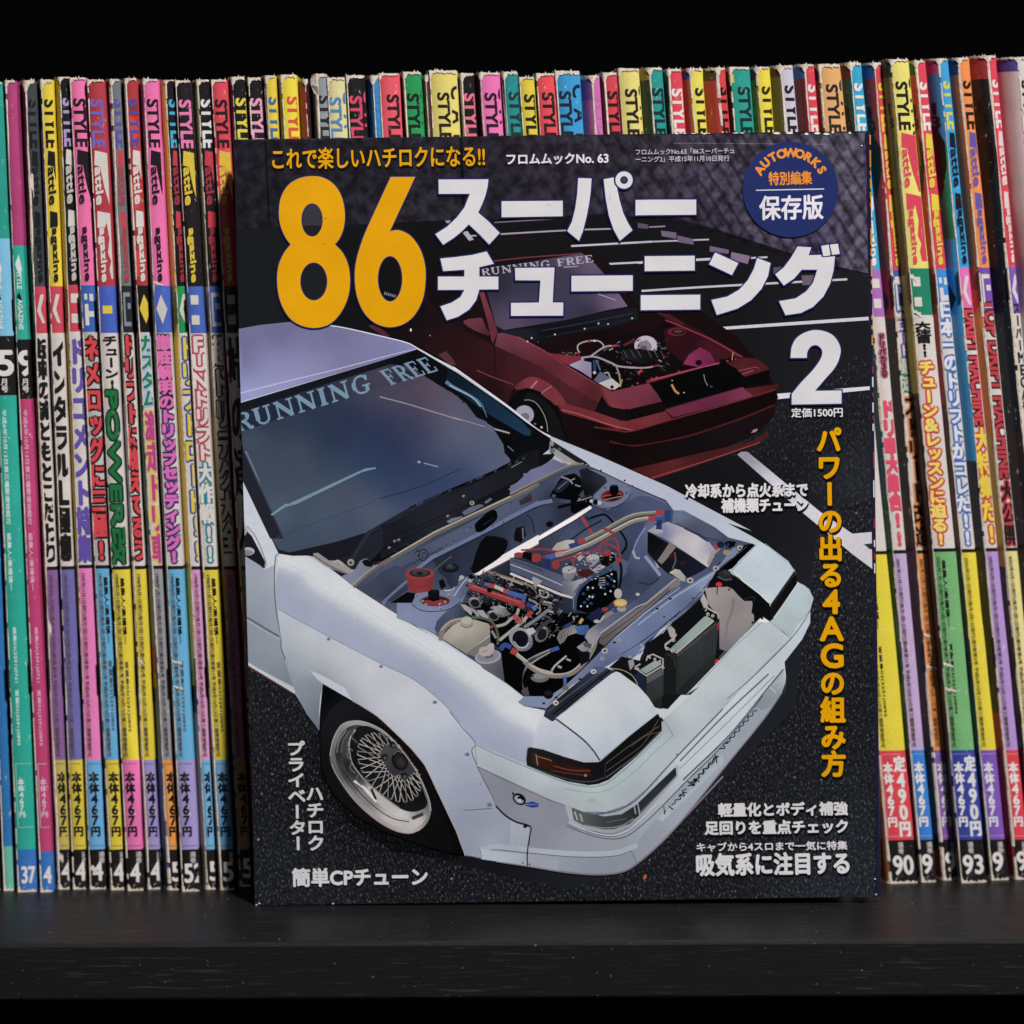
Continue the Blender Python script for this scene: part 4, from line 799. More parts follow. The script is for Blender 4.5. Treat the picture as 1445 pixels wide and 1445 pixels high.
# cam cover
e1.P('I', '0,960 130,1000 330,1070 480,1130 560,1180 620,1190 690,1150 700,1200 600,1330 480,1295 250,1190 0,1085', [(60, 1010, '5a6788'), (250, 1090, '525e7e'), (450, 1180, '5b6482'), (560, 1240, '6f7590'), (650, 1200, '9d98a0')])
e1.S('I', [(0, 1025), (250, 1120), (480, 1220)], 9, 'b9acb8', False).S('I', [(0, 1110), (250, 1215), (480, 1310), (580, 1335)], 22, 'cbbfc4', False).S('I', [(0, 1090), (250, 1195), (480, 1290)], 8, '3a4057', False).S('I', [(20, 985), (300, 1085)], 10, '3f4a66', False)
e1.P('I', '480,1180 560,1190 640,1165 700,1150 690,1200 620,1290 580,1330 500,1300', [(520, 1250, '666c88'), (640, 1200, 'b3aab0')]).P('I', '590,1290 640,1210 720,1170 700,1210 630,1300', '111318')
e1.P('I', '480,1090 490,1060 545,1042 610,1060 615,1110 560,1190 500,1160', [(500, 1080, '9da0a6'), (600, 1100, '84888f'), (540, 1160, '74788a')]).E('I', 548, 1076, 66, 34, 'a7a9ae').P('I', '700,970 715,940 770,932 825,950 820,1000 760,1050 715,1020', '92949a').E('I', 765, 960, 60, 28, 'a9aaaf')
e1.P('I', '615,1080 760,1070 770,1110 700,1150 640,1130', '5b1f2b').P('I', '760,1080 850,1010 900,1030 800,1110', 'aaa2a8').P('I', '600,940 660,910 680,960 640,1000', 'aaa6aa').P('I', '830,960 900,920 960,930 980,990 900,1050 840,1030', '15161b')
for k in range(46):
    x = cl.uniform(440, 960); y = cl.uniform(890, 1090); l = cl.uniform(10, 46); a = cl.uniform(-.6, .8); e1.S('I', [(x, y), (x + l * math.cos(a), y + l * math.sin(a))], cl.uniform(4, 14), cl.choice(['15161a', '7f1d28', 'b0a9aa', '3d3d45', '0e0f12', '8f8b8e']), False)
# cam pulleys behind the belt edge
e1.P('I', '590,1330 640,1210 760,1140 930,1070 990,1090 1000,1200 980,1340 930,1390 860,1445 720,1480 610,1445', [(700, 1300, '0a0e16'), (900, 1200, '0b0f18')]).S('I', [(595, 1460), (605, 1340), (650, 1240), (760, 1150), (940, 1070)], 34, '35587c').S('I', [(585, 1440), (592, 1335), (640, 1225), (750, 1135)], 7, '7f93ad')
for (x, y) in ((680, 1300), (720, 1260), (770, 1320), (690, 1380), (750, 1390), (920, 1145), (945, 1170), (880, 1190), (905, 1210), (870, 1250), (830, 1215), (720, 1350), (960, 1230)): e1.E('I', x, y, 19, 15, '123a60').E('I', x - 4, y - 3, 9, 6, '2a6ca4')
for (x, y) in ((720, 1240), (765, 1245), (735, 1325), (762, 1330), (655, 1415), (715, 1415), (940, 1118), (965, 1183), (880, 1302), (930, 1275), (840, 1240)): e1.E('I', x, y, 9, 9, 'c7c3c2')
for k in range(4): e1.S('I', [(820, 1155 + k * 22), (880, 1150 + k * 22)], 9, '8d8c92', False)
# plug leads
for pl in ([(100, 895), (300, 885), (420, 900), (560, 890), (640, 870), (760, 860)], [(300, 960), (420, 930), (560, 915)], [(420, 1000), (560, 960), (700, 920), (800, 890), (840, 860)], [(590, 1040), (590, 980), (640, 940)], [(840, 940), (830, 860), (900, 800), (970, 790), (1000, 850), (1010, 930)], [(860, 830), (940, 850), (1000, 900), (1020, 970), (990, 1010)]): e1.S('I', pl, 17, 'a8242e')
for x, y, rx, ry in ((240, 965, 50, 42), (80, 940, 46, 26), (420, 1030, 36, 40), (1000, 990, 26, 26), (900, 920, 40, 30)): e1.E('I', x, y, rx, ry, 'a8202b')
e1.P('I', '120,910 200,920 200,1000 110,960', '14151a')
e1.P('I', '385,890 430,830 520,800 590,800 610,860 560,880 440,900', [(430, 870, 'aaa49d'), (560, 830, 'b9b4ab')])
for k in range(130):
    x = cl.uniform(650, 1480); y = cl.uniform(40, 700)
    if y > 270 + (x - 600) * .55 or y < 60 + (x - 860) * .26: continue
    l = cl.uniform(5, 20); a = cl.choice([.4, -1.0, 1.2, .1]); e1.S('J', [(x, y), (x + l * math.cos(a), y + l * math.sin(a))], cl.uniform(2.5, 5), cl.choice(['d6d0d0', 'c4bdb8', 'b9b6bb', 'cfc2ae']), False)
for k in range(60):
    x = cl.uniform(560, 960); y = cl.uniform(880, 1180); l = cl.uniform(5, 22); a = cl.uniform(-.7, .7); e1.S('I', [(x, y), (x + l * math.cos(a), y + l * math.sin(a))], cl.uniform(2.5, 6), cl.choice(['d9d2d2', 'b9b2b6', '17181d', '0e0f12']), False)
# braided hoses
e1.S('I', [(690, 808), (880, 710), (1000, 640), (1150, 572), (1350, 548)], 46, '7f7c74').S('I', [(690, 795), (880, 697), (1000, 627), (1150, 560), (1350, 537)], 10, 'a9a59b').S('I', [(700, 826), (890, 728), (1010, 658), (1160, 590), (1350, 566)], 8, '3b3a3a')
e1.S('I', [(480, 935), (600, 895), (740, 840), (900, 755), (1000, 700), (1150, 628), (1300, 602)], 48, '8d8a82').S('I', [(480, 920), (600, 880), (740, 825), (900, 740), (1000, 684), (1150, 612), (1300, 587)], 12, 'b7b3a9').S('I', [(490, 955), (610, 915), (750, 860), (910, 775), (1010, 718), (1160, 645), (1300, 618)], 8, '3d3c3c')
e1.S('I', [(1350, 548), (1425, 550)], 50, 'b22631', False).S('I', [(1280, 605), (1350, 600)], 50, 'b22631', False).S('I', [(860, 690), (970, 745)], 26, 'a8242f', False).S('I', [(630, 815), (695, 800)], 46, 'b0303a', False).S('I', [(545, 860), (635, 835)], 42, '254a96', False).S('I', [(420, 940), (485, 925)], 46, 'b98a8c', False).S('I', [(335, 970), (420, 945)], 44, '2a66b4', False).S('I', [(350, 975), (350, 1075)], 46, '1f3c78', False)
e1.S('L', [(170, 60), (165, 150)], 44, '1d3f7d', False).S('L', [(235, 0), (235, 95)], 52, '254a8c', False).S('L', [(130, 70), (200, 60)], 26, '2a56a0', False).E('L', 160, 165, 40, 16, 'a9a5a8').E('L', 235, 105, 26, 14, '9aa0b4')
# fuel rail and carburettors
e1.P('I', '200,1160 215,1140 300,1180 230,1240', 'a09c9c')
e1.P('J', '660,175 690,155 900,225 1150,310 1185,345 1140,375 1000,325 800,250 665,205', [(700, 180, 'b0303a'), (900, 260, 'a8262f'), (1100, 330, 'a8262f')]).S('J', [(690, 170), (900, 245), (1140, 328)], 8, 'c2626a', False).S('J', [(670, 205), (800, 250), (1000, 325), (1130, 370)], 7, '66141d', False).E('J', 860, 215, 24, 24, '17181d')
e1.S('J', [(905, 178), (1000, 220)], 34, 'b9b1a9', False).S('J', [(815, 155), (850, 165)], 32, '3a74b8', False).S('J', [(845, 168), (905, 178)], 38, 'b5333c', False).S('J', [(985, 220), (1035, 232)], 40, 'b8393c', False).S('J', [(1035, 235), (1120, 262), (1190, 280)], 44, '2a66b8').S('J', [(1180, 270), (1175, 325)], 34, '2b63ae', False).S('J', [(1200, 345), (1260, 365)], 36, '274f96', False).S('J', [(1260, 365), (1285, 400)], 32, '3b7cc4', False)
e1.S('J', [(1155, 330), (1165, 380)], 52, 'a52e36', False).S('J', [(1130, 385), (1110, 440), (1060, 480), (1000, 530), (920, 550)], 26, 'a59e97').S('J', [(1225, 430), (1170, 500), (1050, 600), (950, 680)], 28, 'a9a29a').S('J', [(1205, 460), (1255, 410)], 40, 'b02733', False).S('J', [(1080, 450), (1160, 520)], 46, 'b5524a', False).E('J', 1118, 487, 9, 9, '3d1b1c')
e1.S('J', [(850, 545), (890, 560)], 26, 'b3303a', False).S('J', [(880, 590), (920, 660)], 22, '8f8b90')
for cx, cy, rx, ry in ((720, 330, 60, 50), (890, 450, 60, 46), (960, 410, 70, 50), (1340, 620, 60, 80)):
    e1.E('J', cx, cy, rx, ry, '77757c', 25).E('J', cx + 6, cy + 6, rx * .7, ry * .7, '2a2b31', 25).S('J', [(cx - rx * .7, cy - ry * .6), (cx, cy - ry * .85), (cx + rx * .6, cy - ry * .6)], 9, 'b5b0b2')
e1.P('J', '590,345 640,350 700,420 690,450 630,400', 'aaa2a8').P('J', '740,400 800,400 850,470 830,490 760,440', 'a79fa8').P('J', '890,360 1000,380 1060,440 1000,460 900,420', [(930, 400, 'a5a2a4'), (1020, 440, '5d5c63')])
e1.P('J', '1040,660 1060,590 1130,560 1230,600 1260,700 1230,760 1150,780 1080,730', [(1080, 640, '8d94a4'), (1200, 620, 'a3a6b0'), (1240, 720, '5b6478')], True).E('J', 1145, 665, 74, 78, '1b1f29', -20).S('J', [(1085, 690), (1130, 740), (1190, 745), (1225, 700)], 10, 'b4b2b6').S('J', [(1180, 560), (1300, 480), (1400, 400)], 30, '7d8598').S('J', [(1240, 640), (1330, 560), (1440, 480)], 34, '454b5c').P('J', '1190,580 1260,560 1290,600 1230,640', 'b5b0b6')
# tanks and filters beside the wing
e1.S('J', [(610, 488), (500, 515), (420, 590), (410, 680)], 44, '8d8474').S('J', [(600, 478), (495, 505), (410, 585)], 10, 'b5ab98')
e1.P('J', '425,665 440,620 520,540 590,505 720,488 850,525 862,560 866,700 790,760 720,832 640,800', [(450, 640, 'a8a294'), (560, 600, 'b9b4a6'), (700, 560, 'b7b2a6'), (830, 560, 'a39d93'), (700, 740, '9c968c'), (600, 740, '8a857e'), (840, 700, '8b867f')]).S('J', [(640, 805), (860, 640)], 4, 'cfcbc0', False).P('J', '640,800 866,640 866,700 720,832', '827e7a')
e1.E('J', 648, 520, 62, 44, 'a39d90').E('J', 648, 495, 52, 36, 'b5afa2').S('J', [(590, 540), (650, 562), (708, 535)], 7, '6f695d').S('J', [(700, 470), (800, 475), (890, 520), (935, 620), (935, 720)], 22, '5e6a58').S('J', [(695, 465), (740, 468)], 30, '3f7a3f', False)
e1.P('J', '722,840 965,800 995,1062 900,1000 800,940', [(750, 880, '7d808e'), (850, 930, '6b6f80'), (970, 980, '5a5f70')]).E('J', 845, 832, 122, 66, 'a3a1a8', -8).E('J', 845, 826, 104, 54, '8a8d9b', -8).P('J', '762,800 770,750 830,735 860,708 895,712 902,750 890,800 860,825 800,830', 'b3a6aa', True).P('J', '800,830 860,825 895,795 890,835 840,850', '6f686a').S('J', [(790, 790), (840, 770)], 5, '8f4a54')
e1.S('J', [(960, 765), (1000, 722), (1060, 745)], 44, '2a52a4').S('J', [(1060, 770), (1120, 800)], 56, 'b52731', False).S('J', [(1110, 810), (1200, 880), (1300, 950), (1445, 990)], 34, 'a39b92').S('J', [(1115, 798), (1205, 868), (1305, 938), (1445, 978)], 9, 'c2bab0')
for k in range(4): e1.S('J', [(1420 - k * 6, 770 + k * 14), (1300, 830 + k * 12), (1200, 920 + k * 10), (1165, 1050), (1180, 1160 - 10 * k)], 8, ('8f8d92', '5a595f', '8a888d', '3d3d43')[k])
e1.P('J', '1240,1040 1410,1040 1400,1230 1330,1245 1250,1210', '0b0b0e').E('J', 1325, 1025, 85, 44, '78757b').E('J', 1320, 1012, 60, 26, '8f8b90').S('J', [(1180, 1110), (1220, 1030), (1270, 1005)], 12, '17181c').P('J', '1150,1150 1210,1110 1230,1190 1180,1195', '5d5c63')
# water outlet, hoses and radiator
e1.S('K', [(0, 1005), (90, 1080), (200, 1130), (330, 1140), (450, 1110), (560, 1010), (640, 880), (665, 770), (690, 690), (750, 590), (830, 545)], 44, '8d8380').S('K', [(0, 990), (90, 1065), (200, 1115), (330, 1124), (440, 1095), (545, 998), (624, 872), (650, 765), (676, 685), (740, 582)], 12, 'b7ada6')
e1.S('K', [(250, 1095), (290, 1040), (390, 955)], 17, 'b4aba4').S('K', [(390, 985), (430, 1000)], 16, 'a9a6a8', False).S('K', [(310, 1050), (345, 1065)], 22, 'a09c9a', False)
e1.P('K', '300,790 320,740 380,690 470,670 490,740 400,770 370,820 330,850', [(340, 780, '77757b'), (440, 700, 'a39fa0')])
for k in range(5): e1.S('K', [(340 + k * 30, 800 - k * 18), (350 + k * 30, 740 - k * 12), (395 + k * 22, 690 - k * 4)], 6, '3b3b42')
e1.P('K', '470,680 590,668 600,700 560,765 490,752', [(490, 700, '2a78bc'), (570, 740, '1f5c98')]).P('K', '570,600 700,500 720,590 640,640', '1c2f5e').S('K', [(510, 655), (540, 610)], 28, 'c79a2c', False).E('K', 745, 522, 30, 18, 'a82630').E('K', 670, 635, 28, 16, 'b3aaaa').S('K', [(370, 690), (440, 655)], 34, '25488a', False)
e1.S('K', [(245, 905), (320, 880)], 36, '2a62b0', False)
for k in range(3): e1.S('K', [(0 + k * 24, 1010 + k * 14), (130 + k * 8, 940 + k * 16), (240, 895 + k * 12)], 10, 'a39fa2' if k != 1 else '4d4c53')
e1.P('K', '485,875 560,820 620,900 540,920', [(500, 880, 'a9a3a6'), (600, 890, '77788a')]).P('K', '540,840 600,820 625,890 560,870', '55607a').P('K', '500,910 610,920 600,1000 520,1050', '1a1c22')
e1.P('K', '560,780 590,720 640,680 1040,430 1300,208 1345,205 1410,225 1400,260 1130,468 720,750 650,860 600,840', [(620, 760, '9fa0aa'), (700, 680, '55658a'), (900, 560, '5b6a8e'), (1100, 430, '4e5d80'), (1300, 260, '53627f'), (600, 800, 'a09a9c')])
e1.P('K', '690,830 720,745 1130,465 1330,300 1445,195 1445,300 1345,345 1100,560 870,745 740,865', [(720, 820, '6f6768'), (1000, 610, '827879'), (1400, 270, '8a8080')]).S('K', [(705, 745), (1040, 500), (1130, 465), (1400, 240)], 9, 'b3acb2', False).S('K', [(720, 800), (1000, 600), (1340, 330)], 7, '443e42', False).S('K', [(740, 868), (870, 748), (1100, 562), (1345, 348)], 10, '3c373c', False)
e1.E('K', 900, 520, 44, 26, '9f9a96').P('K', '830,480 950,480 945,500 900,510 840,500', '8a8250').E('K', 890, 462, 62, 34, 'cfa926').E('K', 895, 468, 44, 20, 'd9b52e').E('K', 825, 530, 20, 22, '2e5fa4').E('K', 868, 378, 36, 46, 'b3aca4').E('K', 1050, 385, 20, 14, 'b5b0b0')
e1.P('K', '1345,185 1400,150 1445,160 1445,240 1400,220', 'aaa39f').P('L', '245,490 290,460 330,470 375,520 370,560 330,550 300,500', [(280, 480, 'b9b2ae'), (350, 540, 'a39c9a')])
# front panel
e1.P('L', '0,870 300,650 590,475 650,420 720,320 760,288 790,330 700,400 650,440 605,510 520,650 430,720 370,790 270,870 180,935 60,1040 0,1140 K 1445,560 1445,600 1320,700 1150,850 1000,980 900,965 760,1050 640,1095 430,1230 300,1330 190,1440 0,1420 -60,1380 0,1330 230,1330 380,1230 560,1060 690,930 820,800 1100,560 1445,290', [(200, 760, '7688b3'), (400, 640, '7283ad'), (600, 470, '8392b4'), (720, 330, '7c8bae'), (100, 950, '6a7aa4'), (400, 720, '5f6f98'), (-100, 1000, '7889b4'), (-300, 1150, '7282aa'), (-500, 1320, '7888ae'), (-640, 1360, '8a9abb'), (-250, 1230, '5b688c'), (500, 560, '91a0c0')])
e1.S('L', [(0, 900), (300, 672), (600, 490)], 7, 'a3b2d2', False).S('L', [(0, 1050), (180, 920), (400, 740), (590, 530)], 7, '36425f').S('L', [(0, 1110), (180, 960), (370, 800), (500, 690)], 7, '8f9fc2')
e1.S('K', [(830, 800), (1100, 575), (1445, 320)], 7, 'a1b0d0', False).S('K', [(900, 940), (1150, 780), (1445, 540)], 6, '2f3a55')
for x, y in ((155, 770), (255, 692), (205, 835), (110, 815), (430, 690), (300, 830), (640, 415)): e1.E('L', x, y, 9, 6, '2a3044')
for x, y in ((835, 832), (1232, 518), (1352, 427), (480, 1240), (180, 1395), (295, 1340), (515, 1170)): e1.E('K', x, y, 15, 9, '12151d')
for fr, x, y, rr in (('K', 745, 908, 30), ('K', 722, 980, 18), ('K', 640, 1100, 26), ('K', 878, 812, 14), ('K', 290, 1390, 28), ('K', 980, 965, 14), ('K', 1088, 860, 14), ('K', 1345, 655, 15), ('K', 1187, 565, 12), ('L', 610, 455, 22), ('L', 410, 550, 26), ('L', 800, 295, 24), ('L', 505, 628, 12), ('L', 250, 885, 12), ('L', 30, 1060, 12)):
    e1.E(fr, x, y, rr, rr * .85, 'b3aaa6').E(fr, x + 1, y + 1, rr * .5, rr * .42, '5b5453')
e1.S('K', [(375, 1140), (378, 1240)], 30, '2273b4', False).E('K', 380, 1252, 32, 22, '8f6c3c').E('K', 222, 1310, 46, 46, '16171c').E('K', 222, 1300, 34, 24, '2d2e35')
e1.P('L', '620,480 790,330 840,270 900,262 925,275 740,455 640,500', '0c0d10').S('L', [(650, 450), (860, 280)], 6, '4a5470', False).P('L', '540,420 570,330 620,290 650,300 600,350 560,440', 'a39a92').S('L', [(600, 300), (650, 270)], 40, 'b5282f', False).E('L', 650, 270, 30, 26, '1b3050').P('L', '680,250 720,240 770,245 760,280 720,300 690,290', '15171b').S('L', [(690, 320), (710, 260)], 16, '2b4a74').E('L', 695, 330, 28, 20, 'a98f52')
e1.build('engine_bay_picture', M_PRINT, body, 6 * LIFT, cov)

# grille opening with two oil coolers
o1 = Print()
o1.P('L', '480,700 530,620 620,470 690,470 800,540 900,600 1030,735 1065,845 1040,870 985,842 420,1445 340,1445 K 1330,1445 1210,1430 1000,1240 860,1105 790,1060 900,960 L 20,1180 60,1050 200,960 270,880 370,800', [(700, 550, '0c0d10'), (1000, 800, '0a0b0d'), (300, 1000, '0d0e11'), (400, 1350, '131414'), (100, 1200, '101114')])
o1.P('L', '625,490 680,460 740,500 735,540 700,560 640,530', '25272d').S('L', [(625, 520), (680, 545), (740, 540)], 10, '4d535c').E('L', 700, 490, 30, 18, '32353d')
o1.P('L', '525,612 600,604 705,600 745,620 785,665 835,712 895,712 900,740 890,800 910,820 912,882 800,1010 700,1108 640,1085 640,860 600,790 555,740', [(560, 640, '9a9391'), (700, 640, '97908f'), (760, 760, '807a7c'), (680, 800, '8f8888'), (850, 800, '8d8789'), (720, 950, '868084'), (680, 1060, '6f6b72')])
o1.S('L', [(750, 690), (740, 780), (700, 900), (690, 1000)], 22, '7a7478').E('L', 715, 622, 8, 8, '1a1a1e').E('L', 900, 880, 10, 10, '1a1a1e').S('L', [(835, 700), (880, 680), (920, 685), (905, 715)], 8, '24262a')
o1.E('L', 636, 582, 25, 19, 'c23338').S('L', [(625, 595), (620, 660)], 8, '1a0d0f').S('L', [(690, 1100), (640, 1160)], 16, '4d4f45').E('L', 620, 1188, 18, 24, 'b72b30', 40)
o1.P('L', '490,700 515,650 550,720 548,760 520,770', 'a5a3a2')
o1.P('L', '205,1130 240,1110 300,1130 620,870 640,900 625,1000 605,1195 380,1445 195,1445', [(240, 1200, '1e2020'), (450, 1080, '33373a'), (600, 950, '2b2e30'), (400, 1350, '1f2122'), (550, 1200, '232627')])
for k in range(52):
    t = k / 51; x = 308 + t * 300; y = 1125 - t * 245; o1.S('L', [(x, y + 30), (x - 6, y + 300 - 60 * t)], 1.6, '4a4f52' if k % 2 else '121314', False); o1.S('L', [(x, y + 8), (x + 7, y + 22)], 3.6, '6d7072' if k % 2 else '1b1c1e', False)
o1.P('L', '255,1085 520,835 540,828 595,862 312,1112', [(300, 1085, '7f8e92'), (420, 970, '8f9fa0'), (560, 850, '929e9c')]).S('L', [(215, 1075), (305, 1118), (595, 868)], 11, 'aca7a2', False).S('L', [(218, 1078), (215, 1055), (285, 1000), (300, 970)], 16, 'a5a09a', False)
o1.P('L', '232,925 260,905 290,935 300,985 275,1010 250,985', 'a19d98').S('L', [(530, 790), (545, 765), (630, 815), (628, 850)], 14, 'aba6a0', False).S('L', [(615, 810), (632, 900), (632, 935)], 12, '1b1e25').P('L', '625,880 637,885 633,935 622,930', '9c2a30')
for x, y in ((230, 1085), (272, 1103), (280, 1020), (550, 815), (588, 828)): o1.E('L', x, y, 13, 12, 'b7b1ab').E('L', x + 2, y + 2, 6, 6, '4a4848')
o1.P('L', '205,1130 235,1108 290,1150 300,1200 295,1445 195,1445', '17191a').S('L', [(225, 1125), (280, 1160), (297, 1230)], 5, '3c4043')
o1.P('K', '1130,1150 1150,1130 1290,1055 1283,1200 1270,1445 1210,1430 1120,1320', [(1160, 1250, '26292b'), (1260, 1150, '33373a'), (1230, 1400, '1e2021')])
for k in range(26):
    t = k / 25; x = 1135 + t * 150; y = 1155 - t * 85
    o1.S('K', [(x, y + 60), (x + 2, y + 250)], 2.4, '4c5154' if k % 2 else '121314', False)
    for q in range(3): o1.S('K', [(x, y + q * 20), (x + 5, y + 12 + q * 20)], 3, '7d8083', False)
o1.P('K', '1070,1085 1215,995 1275,1030 1130,1122', [(1100, 1085, '84958f'), (1250, 1020, '93a29c')]).S('K', [(1030, 1070), (1130, 1140), (1285, 1045)], 13, 'aba6a2', False).S('K', [(1025, 1080), (1030, 1055), (1075, 1030)], 14, 'a39e9a', False).S('K', [(1130, 1000), (1140, 960), (1190, 940), (1285, 985), (1283, 1050)], 13, 'aaa5a0', False)
for x, y in ((1050, 1075), (1090, 1148), (1160, 970), (1208, 985), (1255, 1005), (1285, 1065)): o1.E('K', x, y, 12, 12, 'b7b1ab').E('K', x + 1, y + 1, 5, 5, '4a4848')
o1.P('K', '1020,1130 1060,1100 1120,1150 1120,1320 1050,1240', '1a2236').S('K', [(800, 1070), (900, 1085), (990, 1130), (1040, 1200), (1050, 1250)], 7, '9d9788').P('K', '960,1000 1010,985 1020,1040 980,1090', '8d8f98')
for x, y in ((1090, 940), (1110, 930)): o1.S('K', [(x, y), (x - 20, y + 60)], 7, '2a2d33')
o1.build('oil_cooler_picture', M_PRINT, body, 7 * LIFT, cov)

# headlamp covers and dark lens strips
h1 = Print(300.0); h1.sat = .95; h1.dim = 1.12; h1.tint = (.96, 1.0, 1.02)
h1.P('K', '200,1440 610,1100 650,1050 760,1065 790,1080 860,1100 440,1445 260,1560 180,1510', [(260, 1450, '2b2c38'), (600, 1150, '2f3040'), (740, 1070, '2a2b37'), (400, 1380, '121317')])
h1.S('K', [(215, 1475), (400, 1330), (640, 1150), (760, 1075)], 14, '3f4256', False).S('K', [(260, 1500), (500, 1310), (790, 1090)], 12, '0a0b0d', False).P('K', '650,1050 760,1065 700,1120 620,1110', '4d5473').S('K', [(690, 1145), (720, 1180)], 12, '0c0d10', False)
for x, y in ((640, 1100), (290, 1390)): h1.E('K', x, y, 27, 23, 'b5aba6').E('K', x + 2, y + 1, 12, 10, '5b5453')
h1.P('O', '380,243 K 640,1250 800,1125 850,1100 890,1115 1060,1240 1150,1340 1215,1445 O 1030,212 850,352 665,507 645,480 560,382 470,310', [(420, 240, 'c3c6ca'), (600, 150, 'c6c7ca'), (800, 50, 'c4c6ca'), (950, 150, 'bfc3c8'), (1010, 205, 'adb5bf'), (850, 300, 'a7afbc'), (700, 440, 'abb1be'), (620, 350, 'bcc0c8'), (750, 250, 'c3c5ca')])
h1.S('O', [(383, 244), (470, 308), (560, 380), (620, 445), (662, 508)], 7, '30333b').S('O', [(380, 240), (620, 60)], 3, '7c808a', False)
h1.P('O', '200,432 215,425 300,440 430,485 560,522 650,520 668,512 850,355 1032,212 1056,255 1055,325 900,480 720,630 650,658 590,666 450,642 330,600 200,552 193,500', [(250, 480, '1c1a1c'), (600, 600, '161416'), (680, 570, '0c0c0e'), (900, 420, '0d0c0d'), (1030, 280, '100f10'), (420, 560, '1a1415')])
h1.P('O', '228,458 260,470 268,540 235,530', '3a1d18').P('O', '262,478 300,490 352,518 440,535 600,565 608,612 560,608 430,580 350,575 262,545', [(280, 510, '33190f'), (400, 560, '281310'), (590, 590, '2c1510')])
h1.S('O', [(265, 485), (320, 500), (355, 512)], 6, '8c5234').S('O', [(365, 545), (480, 572), (600, 575)], 5, '7a3d2a').S('O', [(350, 575), (450, 590), (560, 605)], 4, '6b3423').S('O', [(210, 548), (450, 628), (600, 645), (690, 620)], 5, '47494c').S('O', [(255, 470), (265, 540)], 5, '8d8078', False).E('O', 570, 605, 9, 9, '7f6f62')
h1.S('O', [(700, 530), (860, 410), (1040, 290)], 4, '55504a').S('O', [(700, 580), (870, 460), (950, 390), (1035, 250)], 4, '4f4a45').S('O', [(860, 420), (960, 350), (1040, 330)], 3, '5c5248').S('O', [(695, 530), (692, 622)], 4, '34353a', False).S('O', [(700, 620), (900, 470), (1050, 322)], 5, '5b5d62')
h1.build('headlight_picture', M_PRINT, body, 8 * LIFT, cov)
h1 = Print(300.0); h1.sat = .95; h1.dim = 1.12; h1.tint = (.96, 1.0, 1.02)
h1.P('L', '742,470 790,400 930,265 965,255 1050,300 1180,400 1227,470 1042,735 1020,725 950,655 810,545 800,520 770,515', [(800, 470, 'b3bcc4'), (950, 320, 'b9c2ca'), (1100, 420, 'b3bdc8'), (1180, 460, 'b0bac4'), (1000, 600, 'b4bec8'), (1030, 710, 'c0c6ca'), (880, 580, 'b1bac3')])
h1.S('L', [(745, 478), (775, 512), (805, 525), (820, 550), (950, 650), (1040, 730)], 10, 'd3d0c4').S('L', [(742, 470), (930, 268)], 6, '8f9188', False).S('L', [(1000, 262), (1100, 345), (1190, 425), (1225, 478)], 5, '8c94a0')
h1.P('L', '1042,738 1228,474 1248,540 1250,580 1065,838 1035,865 1030,800', [(1060, 780, '101012'), (1230, 520, '0c0c0e')]).S('L', [(1045, 750), (1235, 490)], 5, '30343c', False)
h1.build('headlight_picture', M_PRINT, body, 8 * LIFT, cov)

# front bumper, indicators and lip
f1 = Print(400.0); f1.sat = .8; f1.dim = 1.08; f1.gam = 1.3; f1.tint = (.95, 1.0, 1.03)
f1.P('L', '1062,850 1255,568 1300,585 1345,622 1376,690 1352,780 1260,880 1190,1010 1150,955 1035,872', [(1100, 840, 'b3bcbe'), (1280, 620, 'b7c0c3'), (1350, 700, 'a9b3ba'), (1200, 900, 'a0aaaf'), (1250, 760, 'b4bdc2')])
f1.S('L', [(1070, 842), (1255, 570)], 5, 'cfd3cf', False)
f1.P('O', '-132,402 0,462 200,545 330,600 450,643 590,668 655,660 725,632 905,482 1058,328 1063,250 1300,35 L 380,1445 955,848 985,840 1035,872 1195,1005 900,1300 760,1450 O 1445,175 1150,480 950,700 830,795 700,838 560,838 350,762 0,602 -120,548',
     [(100, 520, 'bbc1c4'), (50, 590, '9fa3ab'), (300, 620, 'bfc5c7'), (300, 720, 'a3a7af'), (600, 700, 'b3bdba'), (600, 800, 'a9adb3'), (800, 620, 'aeb8b9'), (850, 740, 'a9aeb4'), (1000, 430, 'b5bdbe'), (1060, 300, '9fa8ae'), (1100, 500, 'b2b8bb'), (1200, 200, 'bfc3c4'), (1300, 300, 'b9bec2'), (1400, 60, 'bfc3c5'), (1440, 150, 'a7adb4'), (1700, -150, 'bcc1c2'), (1780, -200, 'a9b0b5'), (1850, -300, 'b7bcbe')])
f1.S('O', [(-130, 408), (0, 470), (330, 608), (450, 652), (590, 678), (660, 670), (730, 640), (905, 492), (1060, 338)], 7, '8f989a').S('O', [(430, 690), (600, 715), (720, 695), (860, 600), (1050, 420), (1130, 350)], 4, '9299a1').S('L', [(470, 1370), (750, 1080), (985, 868)], 5, '8d93a0')
f1.S('L', [(1190, 1000), (1150, 960), (1035, 875)], 5, '949ba1').S('O', [(1058, 240), (1100, 300), (1130, 355)], 6, '8f969c')
f1.P('L', '985,838 960,850 940,875 1010,880 1030,872', 'd3d5d0').E('L', 975, 848, 12, 7, '1a1a1d').S('O', [(1050, 235), (1065, 262)], 6, '2a2320')
f1.S('O', [(-118, 550), (0, 605), (350, 765), (560, 842), (700, 842), (830, 800), (950, 706), (1150, 486), (1445, 180)], 8, '747884').S('L', [(700, 1480), (900, 1305), (1195, 1010), (1300, 870), (1352, 782)], 8, '858b93')
